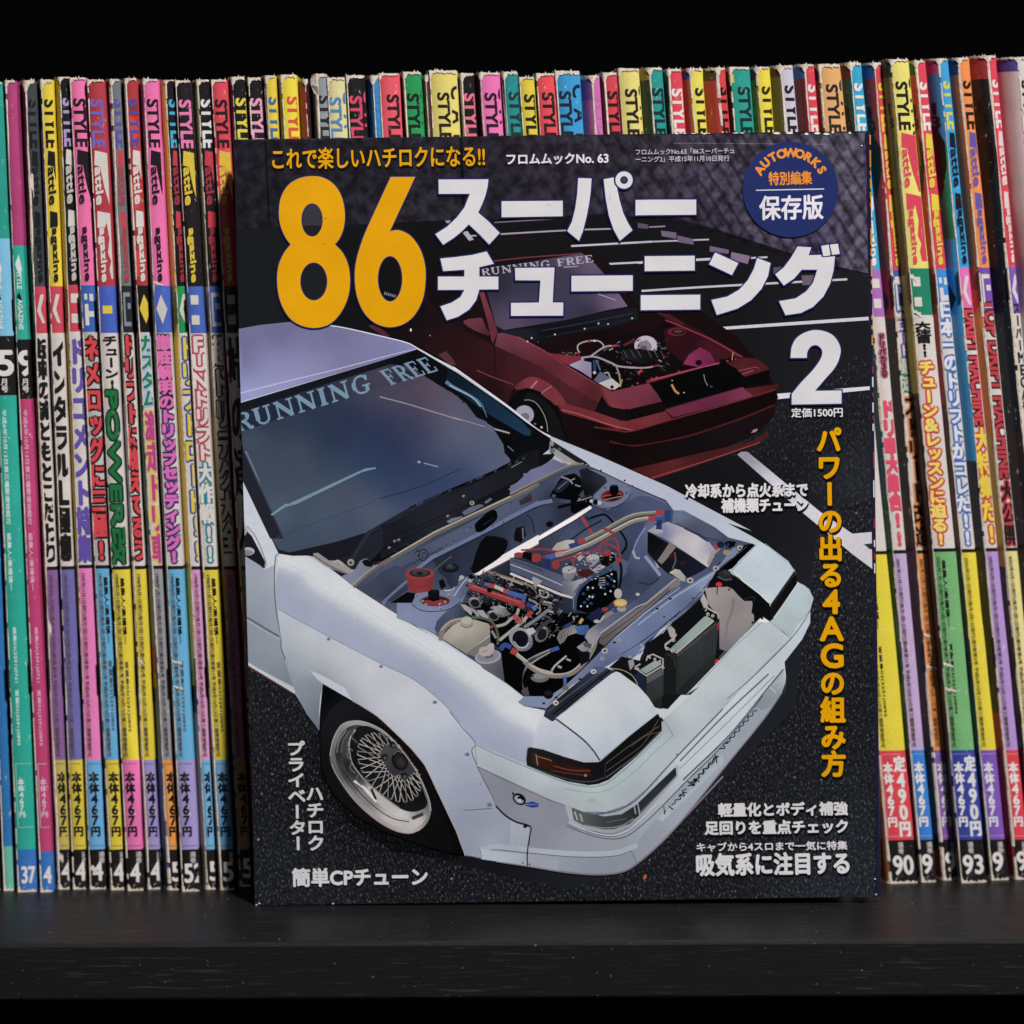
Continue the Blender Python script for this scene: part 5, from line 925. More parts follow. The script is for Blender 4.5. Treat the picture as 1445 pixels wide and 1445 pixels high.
f1.P('O', '0,610 350,770 450,800 460,920 560,965 700,1000 800,990 900,930 1020,830 1445,400 1445,470 1080,880 900,1060 750,1105 600,1120 400,1110 215,1090 215,930 130,900 60,860 0,800 -15,752 -118,552', [(100, 720, '8e8d99'), (300, 850, '918f9b'), (300, 1000, '93939d'), (500, 1060, '999aa4'), (800, 1050, '9da0a8'), (1000, 900, 'a3a7ad'), (1300, 600, '9ba0aa'), (230, 780, '95949f')])
f1.P('O', '440,795 560,840 690,865 800,850 900,785 1155,535 1170,560 1160,605 1060,720 920,870 850,935 750,975 690,975 560,945 470,915', [(460, 850, 'a9acb2'), (700, 960, '9ea1a8'), (1160, 580, 'a7abb2'), (900, 890, '9b9ea6')])
f1.P('O', '480,810 560,840 690,866 800,852 900,788 912,860 850,915 750,948 690,950 560,925 495,890', [(500, 850, '5c5f61'), (540, 880, '7d807d'), (620, 890, '4c4f50'), (750, 900, '3f4243'), (880, 830, '34373b'), (700, 870, '54575a')])
f1.S('O', [(500, 835), (520, 890)], 9, 'a9aba9').S('O', [(535, 850), (550, 900)], 12, '9fa19e').S('O', [(560, 922), (690, 940), (800, 925), (880, 880)], 7, '8d908f').S('O', [(880, 800), (890, 850)], 6, 'a9a9a9').S('O', [(700, 905), (830, 880)], 5, '6d7072')
f1.P('O', '905,780 1145,550 1150,605 1050,715 920,850', [(930, 800, '3b3d40'), (1100, 620, '34363a'), (1040, 700, '45484b')]).S('O', [(915, 845), (1050, 710), (1150, 605)], 6, '777a7d').S('O', [(1140, 555), (1165, 545), (1160, 600)], 6, 'b0b3b8')
f1.S('O', [(450, 925), (560, 972), (700, 1008), (820, 998), (920, 930), (1060, 800), (1445, 405)], 7, '6a6c76').S('O', [(460, 905), (560, 950), (700, 985), (800, 975), (905, 905), (1040, 775)], 9, 'b9bbc1')
f1.P('O', '1000,900 1080,850 1445,455 Q 0,830 250,560 700,25 715,105 690,180 560,370 300,690 0,1065 O 1200,880 1050,1040 900,1165 860,1080', [(1000, 1000, '979aa4'), (1200, 800, 'a2a6b0'), (1400, 560, 'a0a5ae'), (1900, 100, 'a3a9b0'), (2080, -120, 'adb3b8'), (1750, 200, '9da2ac')])
f1.P('Q', '500,270 560,200 640,120 700,35 714,100 690,175 620,270 560,300', [(540, 260, '8d9499'), (690, 90, 'b7bdc0'), (640, 180, '8b9296')]).S('Q', [(600, 130), (650, 180)], 8, 'b3b8bb', False).S('Q', [(20, 770), (330, 470), (560, 190), (700, 20)], 9, '5f646c')
f1.S('Q', [(0, 640), (300, 330), (600, 50)], 9, '777c87').S('Q', [(0, 690), (330, 370), (640, 60)], 6, 'a9aeb6').S('Q', [(0, 820), (250, 580), (480, 310), (560, 200)], 5, '2f3138')
f1.S('O', [(-100, 1082), (0, 1060), (200, 1080), (500, 1105), (750, 1100), (900, 1050)], 34, 'acaeb6').S('O', [(0, 1152), (200, 1182), (450, 1222), (650, 1236), (800, 1220), (900, 1165), (1050, 1035), (1200, 875), (1445, 612)], 11, '8b7c87').S('Q', [(0, 1062), (300, 688), (560, 368), (690, 180)], 9, '837c88')
f1.P('O', '-100,1075 -90,1140 0,1152 200,1180 400,1212 400,1150 200,1110', [(50, 1100, 'b1b5bd'), (300, 1160, '9ea1ac')])
f1.S('O', [(0, 798), (60, 858), (130, 900), (218, 930), (215, 990), (200, 1090), (200, 1182)], 8, '2f3139').P('O', '172,925 195,915 203,930 180,938', '1d1e22').E('O', 215, 1172, 6, 6, '4a4b52').E('O', 170, 1163, 6, 5, '4a4b52').E('O', 610, 765, 26, 16, 'b5a79a').E('O', 1152, 470, 5, 5, '30333a')
# mark on the bumper corner: a black ring and a blue wing
f1.E('O', 148, 757, 46, 34, '16171b', 35).E('O', 146, 758, 33, 22, '9a9aa4', 35).E('O', 156, 752, 20, 13, '1d1e24', 35).E('O', 150, 765, 14, 10, 'b7b6bd').P('O', '175,785 230,770 272,785 270,805 235,812 190,800', '2b4797').S('O', [(180, 790), (262, 790)], 4, '8c94b8', False).E('O', 108, 720, 7, 9, '24252b')
# hand-lettered sticker along the lip
cl = random.Random(23); pts = []
def script(p0, p1, n, amp):
    q = []; p0, p1 = np.array(p0, float), np.array(p1, float); d = p1 - p0; L_ = np.hypot(*d); d /= L_; nn = np.array([-d[1], d[0]]); t = 0.0
    for k in range(n):
        hgt = amp * cl.choice([.25, .5, .6, .7, 1.0]) * (1 if k % 2 else -.8)
        q.append(tuple(p0 + d * (L_ * k / (n - 1) + (amp * .45 if k % 2 else -amp * .2) * cl.uniform(.2, 1.2)) + nn * hgt))
    return q
f1.P('O', '1030,880 1060,850 1250,690 1445,470 1445,530 1250,720 1060,900', 'a9b0b5')
f1.S('O', [(1070, 850), (1080, 830)], 7, '101115', False).S('O', [(1075, 855), (1068, 800)], 5, '101115', False).S('O', [(1100, 800), (1130, 825)], 8, '101115', False)
f1.S('O', script((1125, 795), (1210, 690), 8, 15), 7, '101115').S('O', script((1225, 655), (1290, 640), 4, 24), 8, '101115').S('O', script((1265, 640), (1410, 480), 10, 14), 7, '101115')
f1.S('Q', script((0, 880), (35, 850), 4, 18), 8, '101115').S('Q', script((62, 815), (100, 770), 5, 24), 8, '101115').S('Q', script((100, 770), (255, 610), 11, 13), 7, '101115').S('Q', [(235, 600), (250, 660)], 8, '101115', False).S('Q', script((275, 565), (320, 520), 4, 22), 8, '101115').S('Q', script((310, 525), (515, 295), 14, 12), 7, '101115')
f1.E('O', 948, 1252, 10, 18, 'b0652a', 25)
f1.build('bumper_picture', M_PRINT, body, 9 * LIFT, cov)

# front wheel inside the flared arch
w1 = Print(); w1.sat = .7; w1.dim = 1.05; w1.gam = 1.1
w1.P('N', '230,318 232,220 242,120 252,22 440,132 600,232 800,422 900,542 1000,752 1100,962 1155,1112 1080,1105 980,1082 800,1020 640,965 450,860 310,720 240,560', [(260, 100, '08090b'), (330, 200, '131519'), (400, 180, '15171b'), (250, 400, '0e0f12'), (800, 1000, '0d0e10'), (1000, 900, '0b0c0d'), (700, 330, '101115')])
w1.P('N', '240,340 270,240 340,150 430,130 600,240 780,420 890,550 985,760 1050,930 1080,1080 900,1050 700,985 500,880 330,720 250,540', [(330, 190, '1c1e25'), (600, 260, '16181d'), (900, 600, '121317'), (300, 600, '141519'), (600, 950, '131418'), (1000, 980, '0f1012')], True)
RIM = '297,480 318,375 370,285 450,258 540,272 650,332 760,452 860,600 925,750 940,830 920,900 870,952 800,974 700,952 580,880 450,760 350,620 305,530'
w1.P('N', RIM, [(310, 480, '6a6b6e'), (350, 340, '7d7d80'), (450, 270, '9b9896'), (650, 335, '8d8a8a'), (900, 720, '6d6c6e'), (930, 850, '7f7d7c'), (800, 960, 'b5aead'), (600, 880, 'a29a9a'), (450, 750, '8c888a'), (340, 600, '5d5e62')], True)
w1.P('N', '330,480 345,390 390,315 450,285 530,295 640,350 750,460 850,610 910,745 922,830 905,885 860,930 800,945 700,925 590,855 465,735 375,610', [(345, 450, '2e3034'), (400, 330, '3f4044'), (420, 600, '3a3b40'), (500, 720, '8f8d8d'), (700, 880, 'b9b4b2'), (850, 900, 'bdb7b4'), (910, 800, '5a5b5e'), (600, 350, '3f3f42'), (470, 690, '56575c')], True)
w1.P('N', '372,470 385,390 425,320 470,295 540,300 640,352 750,465 850,615 905,740 918,810 895,855 830,885 740,870 620,800 480,670 400,570', [(390, 430, '46474b'), (420, 540, '1f2024'), (500, 640, '3a3b3f'), (560, 700, 'c3bebc'), (640, 770, 'b7b2b0'), (760, 860, 'c7c2bf'), (860, 850, '8d8b8b'), (900, 790, '5f5f62'), (470, 600, '24252a')], True)
w1.P('N', '416,440 420,370 455,310 500,290 560,298 650,350 750,455 850,600 905,735 918,785 890,820 820,838 740,815 640,745 520,640 440,540', [(450, 350, '1c1d20'), (500, 500, '15161a'), (700, 600, '121316'), (600, 700, '202125'), (800, 800, '1b1c20'), (850, 700, '121316')], True)
w1.S('N', [(416, 445), (425, 370), (460, 312)], 8, 'a7a4a3').S('N', [(418, 430), (440, 530), (520, 635), (640, 742), (740, 815)], 8, '8f8c8b').S('N', [(560, 690), (590, 760)], 16, '2a2b30').S('N', [(820, 880), (890, 850)], 22, '3d3e42').S('N', [(450, 640), (520, 690), (590, 775)], 12, 'd9d5d2')
cx, cy = 676, 556
def on(a, k):   # ellipse of the spoke ring, tilted
    ax, ay = 256 * k, 160 * k; t = math.radians(50); return (cx + ax*math.cos(a)*math.cos(t) - ay*math.sin(a)*math.sin(t), cy + ax*math.cos(a)*math.sin(t) + ay*math.sin(a)*math.cos(t))
for k in range(24):
    a = 2 * math.pi * k / 24
    for s_ in (-1, 1):
        p, q = on(a, .30), on(a + s_ * .60, 1.0)
        p = (p[0] + 35, p[1] - 20)
        w1.S('N', [p, q], 7.5, '0e0e10', False).S('N', [(p[0] - 2, p[1] - 2), (q[0] - 2, q[1] - 2)], 4.8, cl.choice(['a39f9a', '8a8682', 'b5b0a9']), False)
for k in range(24):
    a = 2 * math.pi * (k + .5) / 24; q = on(a, .99); w1.E('N', q[0], q[1], 7, 7, '5f5b57')
for k in range(5): q = on(1.75 + .32 * k, 1.10); w1.S('N', [(q[0] - 36, q[1] - 26), (q[0] - 46, q[1] + 6), (q[0] - 12, q[1] + 42)], 6, '6f6a60')
w1.P('N', '620,450 650,420 690,395 720,430 760,440 800,480 830,500 835,560 850,580 810,600 780,640 740,600 700,610 665,570 640,520 615,490', [(650, 450, '4a4a52'), (800, 560, '3d3d44'), (720, 580, '35353c')])
for x, y in ((645, 490), (830, 520), (770, 610), (700, 410)): w1.E('N', x, y, 22, 22, '1a1a1d').E('N', x + 3, y + 4, 11, 11, '55524f')
w1.E('N', 742, 513, 50, 64, '17161a', -25).E('N', 746, 516, 36, 48, '2b2624', -25).E('N', 750, 520, 20, 26, '3d342d', -25).S('N', [(700, 475), (730, 452), (775, 470)], 5, '6a6a72')
w1.S('N', [(297, 480), (318, 375), (370, 285), (450, 258), (540, 272), (650, 332), (760, 452), (860, 600), (925, 750), (940, 830)], 6, 'aaa09c').S('N', [(305, 530), (350, 620), (450, 760), (580, 880), (700, 952), (800, 974), (870, 952)], 6, 'a98f8b').S('N', [(340, 460), (355, 385), (400, 315)], 5, '909092').S('N', [(365, 460), (380, 390), (420, 320)], 4, '77777a').S('N', [(372, 560), (465, 690), (590, 812), (700, 880), (800, 900)], 6, '2b2c30')
w1.S('N', [(500, 246), (560, 262), (668, 322), (780, 442), (880, 590), (944, 745), (958, 830), (945, 890)], 22, '111215')
w1.build('wheel_picture', M_PRINT, body, 9 * LIFT, cov)

# ---- lettering of the front cover
WH, OR, NV = 'cecbcf', 'd89a08', '20225a'
t1 = Print()
def tp(p): t1.P(*p)
TITLE = [
 ('B', '85,332 403,330 398,375 385,430 365,485 338,542 405,600 475,672 408,745 345,680 278,617 230,665 180,705 115,747 65,680 140,632 200,575 250,510 285,422 87,423'),
 ('B', '487,470 876,467 877,565 487,572'),
 ('B', '975,322 1060,325 1055,400 1045,480 1030,560 1005,660 980,722 905,660 935,600 955,520 968,430'),
 ('B', '1137,330 1200,318 1222,385 1238,460 1262,545 1290,605 1320,655 1240,722 1200,650 1170,560 1150,450'),
 ('B', '1340,462 1445,460 C 340,420 340,508 0,511 B 1340,561'),
 ('B', '97,835 200,825 300,812 392,790 437,868 345,890 345,950 466,950 466,1031 345,1032 325,1100 280,1160 210,1205 138,1228 97,1140 170,1115 225,1080 250,1034 82,1035 82,950 250,950 250,906 115,915'),
 ('B', '572,895 824,892 812,1115 880,1115 878,1198 547,1200 547,1118 725,1115 735,974 575,973'),
 ('B', '932,945 1322,942 1322,1040 932,1044'),
 ('C', '40,750 331,747 331,833 40,837'), ('C', '17,977 363,974 363,1060 17,1064'),
 ('C', '450,728 585,790 548,860 415,797'),
 ('C', '695,760 773,790 758,865 720,940 660,1005 580,1055 460,1092 428,1005 520,985 590,945 640,890 675,825'),
 ('C', '930,693 1010,698 995,744 1068,742 1078,757 1148,750 1140,830 1120,910 1080,985 1020,1045 950,1080 860,1093 822,1012 920,995 980,955 1020,905 1045,828 955,828 910,880 850,920 800,855 850,815 890,762'),
 ('C', '1068,690 1112,682 1122,744 1080,751'), ('C', '1119,682 1165,677 1176,736 1131,742')]
TWO = ('P', '1115.2,505 1115.2,505 1117,490 1123,478 1134,470 1149,465.8 1165,468 1178,476 1185.8,491 1184,506 1177,520 1164,535 1150,551.5 1150,551.5 1187.3,551 1187.3,551 1187.3,569.5 1187.3,569.5 1117,570.8 1117,570.8 1117,556 1117,556 1130,540 1147,522 1158,506 1160,495 1155,488.5 1149,487 1143,490 1139,497 1138.3,505 1138.3,505')
EIGHT = '543,310 620,322 690,370 735,450 753,550 745,640 720,705 690,745 690,745 740,800 775,880 786,985 770,1090 720,1190 650,1255 555,1277 460,1255 390,1200 340,1100 322,985 330,885 362,805 408,745 408,745 375,700 345,630 333,550 345,450 390,370 460,325'
SIX = '1045,315 1045,315 1201,315 1201,315 1040,660 1040,660 1100,655 1170,690 1230,770 1262,870 1267,970 1250,1090 1200,1190 1130,1250 1040,1272 950,1248 880,1185 835,1090 817,980 822,870 850,760 900,630'
def outline(fr, pts, wd, sm):
    p = TP(fr, pts); p = smooth_closed(p) if sm else p
    q = np.concatenate([p, p[:2]])
    for a, b_ in zip(q[:-2], q[1:-1]):
        d = b_ - a; L_ = np.hypot(*d)
        if L_ < .01: continue
        d /= L_; nn = np.array([-d[1], d[0]]); e = d * wd * .9
        t1.P('P', [tuple(a - e + nn * wd), tuple(b_ + e + nn * wd), tuple(b_ + e - nn * wd), tuple(a - e - nn * wd)], NV)
for fr, p in TITLE: outline(fr, p, 1.9, False)
outline(TWO[0], TWO[1], 1.9, True); outline('A', EIGHT, 1.6, True); outline('A', SIX, 1.6, True)
for fr, p in TITLE[:4]: t1.P(fr, p, WH)
t1.E('B', 1267, 335, 66, 66, NV).E('B', 1267, 335, 55, 55, WH).E('B', 1267, 335, 25, 25, NV).E('B', 1267, 335, 16, 16, '3e3a45')
for fr, p in TITLE[4:]: t1.P(fr, p, WH)
t1.S('C', [(1072, 752), (1136, 742), (1180, 736)], 7, NV, False).S('C', [(1116, 680), (1126, 744)], 8, NV, False).S('C', [(1060, 690), (1074, 754)], 7, NV, False)
t1.P('C', TITLE[13][1], WH).P('C', TITLE[14][1], WH)
t1.P(TWO[0], TWO[1], WH, True)
t1.P('A', EIGHT, OR, True).P('A', SIX, OR, True)
def hole(x, y, rx, ry, c_, rot=0):
    t1.E('A', x, y, rx + 4, ry + 4, NV, rot, 40).E('A', x, y, rx - 3, ry - 3, c_, rot, 40)
hole(544, 589, 64, 102, '33313a'); hole(555, 981, 82, 117, '181a1c'); hole(1041, 964, 74, 141, '0d0d0f')
t1.P('A', '483,630 495,625 607,625 600,650 575,685 545,690 515,680 495,655', '1b1c1e').P('A', '1003,1045 1040,1052 1085,1070 1083,1085 1060,1085 1010,1065', '2a2a2e')
for k in range(6): t1.S('A', [(1008 + k * 13, 1048 + k * 4), (1006 + k * 13, 1066 + k * 3)], 6, '8d8b90', False)
for x, y in ((630, 580), (618, 744)): t1.E('A', x, y, 5, 5, '7a5510')
t1.S('B', [(770, 490), (800, 495)], 8, 'b9b3b0').S('B', [(1170, 470), (1180, 420)], 3, 'a5a0a2')
t1.build('title_lettering', M_PRINT, front, 12 * LIFT, cov)

lt = Letters()
lt.line('これで楽しいハチロクになる!!', 384.5, 209.5, 299, 29.5, OR, .55, None, 0, '121012', 12)
lt.line('フロムムックNo. 63', 715, 217.5, 143, 15, 'd3ced6', .55, lift=12)
lt.line('フロムムックNo.63「86スーパーチュ', 897, 210.5, 139, 8.2, 'b9b4bd', .12, lift=12)
lt.line('ーニング2」平成15年11月10日発行', 897, 221, 132, 8.2, 'b9b4bd', .12, lift=12)
lt.line('定価1500円', 1116.5, 576, 72, 13, 'd6d3d9', .3, lift=12)
lt.line('冷却系から点火系まで', 967, 683.5, 172, 19, 'd6d3d6', .85, None, 0, '121316', 12)
lt.line('補機類チューン', 1018, 704, 121, 19, 'd6d3d6', .85, None, 0, '121316', 12)
lt.column('パワーの出る4AGの組み方', 1151, 602, 36, 38.05, OR, 1.5, '14130f', 12, .0155)
lt.line('軽量化とボディ補強', 1013.5, 1133.5, 182, 18.5, 'cecbce', .85, None, 0, '121418', 12)
lt.line('足回りを重点チェック', 994.5, 1159, 201, 18.5, 'cecbce', .85, None, 0, '121418', 12)
lt.line('キャブから4スロまで一気に特集', 983, 1189, 212, 12.5, 'd0cdd1', .35, lift=12)
lt.line('吸気系に注目する', 983, 1205, 214, 30.5, 'd0cdd0', 1.25, None, 0, '121418', 12)
lt.line('簡単CPチューン', 412.5, 1225.5, 190, 25, 'c9c6c9', 1.0, lift=12, slope=-.008)
lt.column('プライベーター', 404, 1045, 26, 22.3, 'c6c3c6', .8, None, 12, .026)
lt.column('ハチロク', 431, 1108, 26, 23.3, 'c6c3c6', .8, None, 12, .026)
lt.build('headline_lettering', front)

bd = Print(); bd.E('P', 1115.5, 267.5, 67.5, 67.5, '232d60', 0, 60).S('C', [(688, 366), (1085, 358)], 6, 'cfccd6', False)
badge = bd.build('round_badge', M_PRINT, front, 12 * LIFT, cov)
lb_ = Letters()
lb_.line('特別編集', 1084.5, 243, 60.5, 18.5, 'e08a35', .45, lift=14, slope=-.025)
lb_.line('保存版', 1071.5, 277, 89, 33.5, 'd9d6de', .8, lift=14, slope=-.02)
for k, ch in enumerate('AUTOWORKS'):
    a = math.radians(-58 + 116 * k / 8); v, f = glyphs(ch, .012)
    c0 = np.array([(v[:, 0].min() + v[:, 0].max()) / 2, 0.35]); sz = 16.8; v2 = (v - c0) * sz
    vb, fb, lay = bold(v2, f, .7, .7, 8); R_ = 52.0; X, Y = 1115.5 + R_ * math.sin(a), 267.5 - R_ * math.cos(a)
    lb_.add(vb, fb, lambda p, q: (X + p * math.cos(a) + q * math.sin(a), Y + p * math.sin(a) - q * math.cos(a)), 'e08a35', 14 * LIFT, lay)
lb_.build('badge_lettering', front)

# ------------------------------------------------------------------ shelf
def wood(name, base, lo, hi, streak, rough):
    m, nt, b = new_mat(name, rough, 0.3)
    n = obj_noise(nt, 30, 5.0, (2.2, 14, 38), 0.65)
    r = ramp(nt, lo, 0.0, hi, streak); nt.links.new(n.outputs[0], r.inputs[0])
    n2 = obj_noise(nt, 16, 3.0, (1.0, 5, 6), 0.5)
    r2 = ramp(nt, 0.35, 0.0, 0.62, 1.0); nt.links.new(n2.outputs[0], r2.inputs[0])
    f = mixc(nt, 'MULTIPLY', 1.0, r.outputs[0], r2.outputs[0])
    c = mixc(nt, 'ADD', 1.0, lin(base) + (1,), f)
    n3 = obj_noise(nt, 650, 1.0); r3 = ramp(nt, 0.765, 0.0, 0.80, 0.13); nt.links.new(n3.outputs[0], r3.inputs[0])
    c = mixc(nt, 'ADD', 1.0, c, r3.outputs[0])
    nt.links.new(c, b.inputs['Base Color'])
    bp = nd(nt, 'ShaderNodeBump', Strength=0.25, Distance=0.0006)
    nt.links.new(n.outputs[0], bp.inputs['Height']); nt.links.new(bp.outputs[0], b.inputs['Normal'])
    return m
M_TOP = wood('black_wood_grain_top', '0b0a0a', 0.45, 0.75, 0.008, 0.43)
M_FRONT = wood('black_wood_grain_edge', '030303', 0.57, 0.72, 0.032, 0.75)
M_BACK, nt, b = new_mat('black_backing', 1.0, 0.0); b.inputs['Base Color'].default_value = (0.0012, 0.0012, 0.0014, 1)
SH_F, SH_T = -0.0695, 0.0193
def board(name, x0, x1, y0, y1, z0, z1, mats, bev=0.0012):
    v, f = box_mesh(x0, x1, y0, y1, z0, z1)
    o = mesh_obj(name, v, f, mats[0]); me = o.data
    for m in mats[1:]: me.materials.append(m)
    if len(mats) > 1:
        for p in me.polygons:
            if abs(p.normal.z) < .5: p.material_index = 1
    md = o.modifiers.new('worn_corners', 'BEVEL'); md.width = bev; md.segments = 2
    return o
tag(board('shelf', -0.6, 0.6, SH_F, 0.28, -SH_T, 0.0, [M_TOP, M_FRONT]), 'black wood-grain shelf board under the magazines', 'shelf', None, 'structure')
tag(board('back_wall', -0.6, 0.6, 0.2805, 0.30, -0.35, 0.75, [M_BACK]), 'black unlit back of the bookcase', 'wall', None, 'structure')

# ------------------------------------------------------------------ the row of thin magazines
GROUP = 'row of worn stapled magazines on the shelf'
TILT = math.radians(7)
class Spine:
    """one stapled magazine: folded spine with a printed strip right of the fold and a slice of its cover left of it"""
    def __init__(s, xl, xr, yt, xb, yb, wa, label, seed, wb2=None, wa2=None):
        s.r = random.Random(seed); B = hit_z0(xb, yb); s.base = B
        T = hit_y(xl, yt, B.y); s.H = T.z; s.lean = (T.x - B.x) / T.z
        dep = (B - CAM).dot(FWD); s.k = dep / FPX; s.wb = (xr - xl) * s.k; s.wa = max(wa * s.k, .0012)
        s.yt, s.yb, s.px = yt, yb, 1 / s.k
        s.wb2 = (wb2 or xr - xl) * s.k; s.wa2 = max((wa2 or wa) * s.k, .0010)
        s.root = thing('magazine', (B.x, B.y, 0), label, 'magazine', GROUP)
    def wB(s, z): return s.wb2 + (s.wb - s.wb2) * z / s.H      # the fold shows more of its printed side towards the foot
    def wA(s, z): return s.wa2 + (s.wa - s.wa2) * z / s.H
    def z(s, y): return s.H * (s.yb - y) / (s.yb - s.yt)
    def pB(s, t, z, off=0.0):
        """point on the printed strip, t metres right of the fold"""
        x = t * math.cos(TILT) + off * math.sin(TILT); y = t * math.sin(TILT) - off * math.cos(TILT)
        return (x + s.lean * z, y, z)
    def pA(s, t, z, off=0.0):
        """point on the cover side, t = 0 at the fold .. 1 at its far left"""
        x = -s.wA(z) * t; y = .0052 * t ** 2.0 + .0002 * t
        return (x + s.lean * z - off * .3, y - off, z)
    def body(s, acol, bcol):
        """acol, bcol: lists of (lower y of the band, colour) in drawing units from top to bottom"""
        ys = sorted(set([s.yt] + [min(max(y, s.yt), s.yb) for y, _ in acol + bcol] + [s.yb] + list(np.linspace(s.yt, s.yb, 13))))
        def at(lst, y):
            for q, c in lst:
                if y < q: return lin(c)
            return lin(lst[-1][1])
        v, f, c = [], [], []
        D = 0.19
        prof = [('a', 1.0, D), ('a', 1.0, 0), ('a', .72, 0), ('a', .45, 0), ('a', .2, 0), ('a', 0, 0), ('b', 1, 0), ('c', 1, 0), ('c', 2, 0), ('c', 3, 0), ('c', 3, D)]
        wob = [s.r.uniform(-.00035, .00035) for _ in ys]
        for y, wv in zip(ys, wob):
            z = s.z(y)
            for kd, t, d in prof:
                if kd == 'a':
                    p = s.pA(t, z)
                elif kd == 'b': p = s.pB(s.wB(z), z)
                else:
                    q = s.pB(s.wB(z), z); p = (q[0] + (.0003, .0004, .0002)[t - 1] if t < 4 else q[0], q[1] + (.0005, .0018, .0050)[t - 1], z)
                v.append((p[0] + wv * (0 if kd == 'b' else .4), p[1] + (d if d else 0), p[2]))
        n = len(prof)
        for i in range(len(ys) - 1):
            ym = (ys[i] + ys[i + 1]) / 2
            for j in range(n - 1):
                f.append((i*n + j, (i+1)*n + j, (i+1)*n + j + 1, i*n + j + 1)); c.append(at(acol, ym) if j < 5 else at(bcol, ym))
        s.cover = mesh_obj('cover', v, f, M_SPINE, s.root, c, True)
        # pages inside the fold, showing at the top and foot
        ins = .0009
        v = []
        for z in (ins, s.H - ins):
            x0, x1 = -s.wA(z) * .8, s.wB(z) * .9
            for x, y in ((x0, .0045), (0.0, .0012), (x1, .0022), (x1 + .0003, D - .001), (x0, D - .001)): v.append((x + s.lean * z, y, z))
        mesh_obj('page_block', v, [(4, 3, 2, 1, 0), (5, 6, 7, 8, 9)] + [(i, (i + 1) % 5, 5 + (i + 1) % 5, 5 + i) for i in range(5)], M_PAGE, s.root)
    def ink(s, name, items, parent=None):
        """items: (verts in drawing units right of the fold / drawing y, faces, colour, lift, layers). Clipped to the printed strip."""
        V, F, C_ = [], [], []
        import bmesh
        for v, f, col, lift, lay in items:
            bm = bmesh.new(); vs_ = [bm.verts.new((a, b_, (lay[i] if lay is not None else 0))) for i, (a, b_) in enumerate(v)]
            for t in f:
                try: bm.faces.new([vs_[q] for q in t])
                except ValueError: pass
            mx = s.wb * s.px
            for co, no in (((mx, s.yt, 0), (s.yb - s.yt, mx - s.wb2 * s.px, 0)), ((.25, 0, 0), (-1, 0, 0)), ((0, s.yt + .5, 0), (0, -1, 0)), ((0, s.yb - .5, 0), (0, 1, 0))):
                bmesh.ops.bisect_plane(bm, geom=bm.verts[:] + bm.edges[:] + bm.faces[:], plane_co=co, plane_no=no, clear_outer=True)
            n0 = len(V); bm.verts.index_update(); bm.verts.ensure_lookup_table()
            for q in bm.verts: V.append(s.pB(q.co.x * s.k, s.z(q.co.y), lift + q.co.z * 2e-6))
            for t in bm.faces: F.append(tuple(n0 + q.index for q in t.verts)); C_.append(lin(col))
            bm.free()
        if F: return mesh_obj(name, V, F, M_INK, parent or s.cover, C_)
    def ink_side(s, name, items, parent=None):
        """flat marks on the cover slice: t = 0 at the fold .. 1 at its far left, drawing y"""
        import bmesh
        V, F, C_ = [], [], []
        for v, f, col, lift in items:
            bm = bmesh.new(); vs_ = [bm.verts.new((a, b_, 0)) for a, b_ in v]
            for t in f:
                try: bm.faces.new([vs_[q] for q in t])
                except ValueError: pass
            bmesh.ops.triangulate(bm, faces=bm.faces[:])
            for t in (.2, .45, .72):
                bmesh.ops.bisect_plane(bm, geom=bm.verts[:] + bm.edges[:] + bm.faces[:], plane_co=(t, 0, 0), plane_no=(1, 0, 0))
            bmesh.ops.bisect_plane(bm, geom=bm.verts[:] + bm.edges[:] + bm.faces[:], plane_co=(1, 0, 0), plane_no=(1, 0, 0), clear_outer=True)
            n0 = len(V); bm.verts.index_update()
            for q in bm.verts: V.append(s.pA(q.co.x, s.z(q.co.y), lift))
            for t in bm.faces: F.append(tuple(n0 + q.index for q in t.verts)); C_.append(lin(col))
            bm.free()
        if F: return mesh_obj(name, V, F, M_INK, parent or s.cover, C_)
    def worn(s, amt, topw):
        """bare paper where the print has rubbed off: along the fold, at the head and at the foot"""
        r = s.r; V, F = [], []; n = 150; w1, w2 = .0005, .0004; on = True
        for i in range(n + 1):
            z = s.H * (.002 + .996 * i / n); w1 += r.uniform(-.00012, .00012); w2 += r.uniform(-.0001, .0001)
            e = 1.0 if (i > n * .06 and i < n * .93) else 1.6
            w1 = min(max(w1, .0001), .0005 * amt * e + .0002); w2 = min(max(w2, .00003), .0003 * amt * e + .00008)
            V.append(s.pA(min(w1 / s.wA(z), .9), z, .00010)); V.append(s.pA(0, z, .00016)); V.append(s.pB(w2, z, .00012))
            if i and r.random() < .8 + .14 * amt: F += [(3*i - 3, 3*i - 2, 3*i + 1, 3*i), (3*i - 2, 3*i - 1, 3*i + 2, 3*i + 1)]
        mesh_obj('worn_fold', V, [t[::-1] for t in F], M_WORN, s.cover)
        V, F = [], []; m = 26; tot = s.wa + s.wb
        for i in range(m + 1):
            t = i / m; up = r.uniform(0.0, .00025) * topw + (.0006 if r.random() < .07 else 0); dn = (r.uniform(.0003, .0008) + .0017 * math.exp(-((t * tot - s.wa) / .0008) ** 2)) * topw
            for z in (s.H + up, s.H - .0002, s.H - dn):
                a = t * tot
                V.append(s.pA((s.wa - a) / s.wa, z, .00019) if a < s.wa else s.pB(a - s.wa, z, .00022))
            if i: F += [(3*i - 3, 3*i - 2, 3*i + 1, 3*i), (3*i - 2, 3*i - 1, 3*i + 2, 3*i + 1)]
        mesh_obj('worn_head', V, F, M_WORN, s.cover)
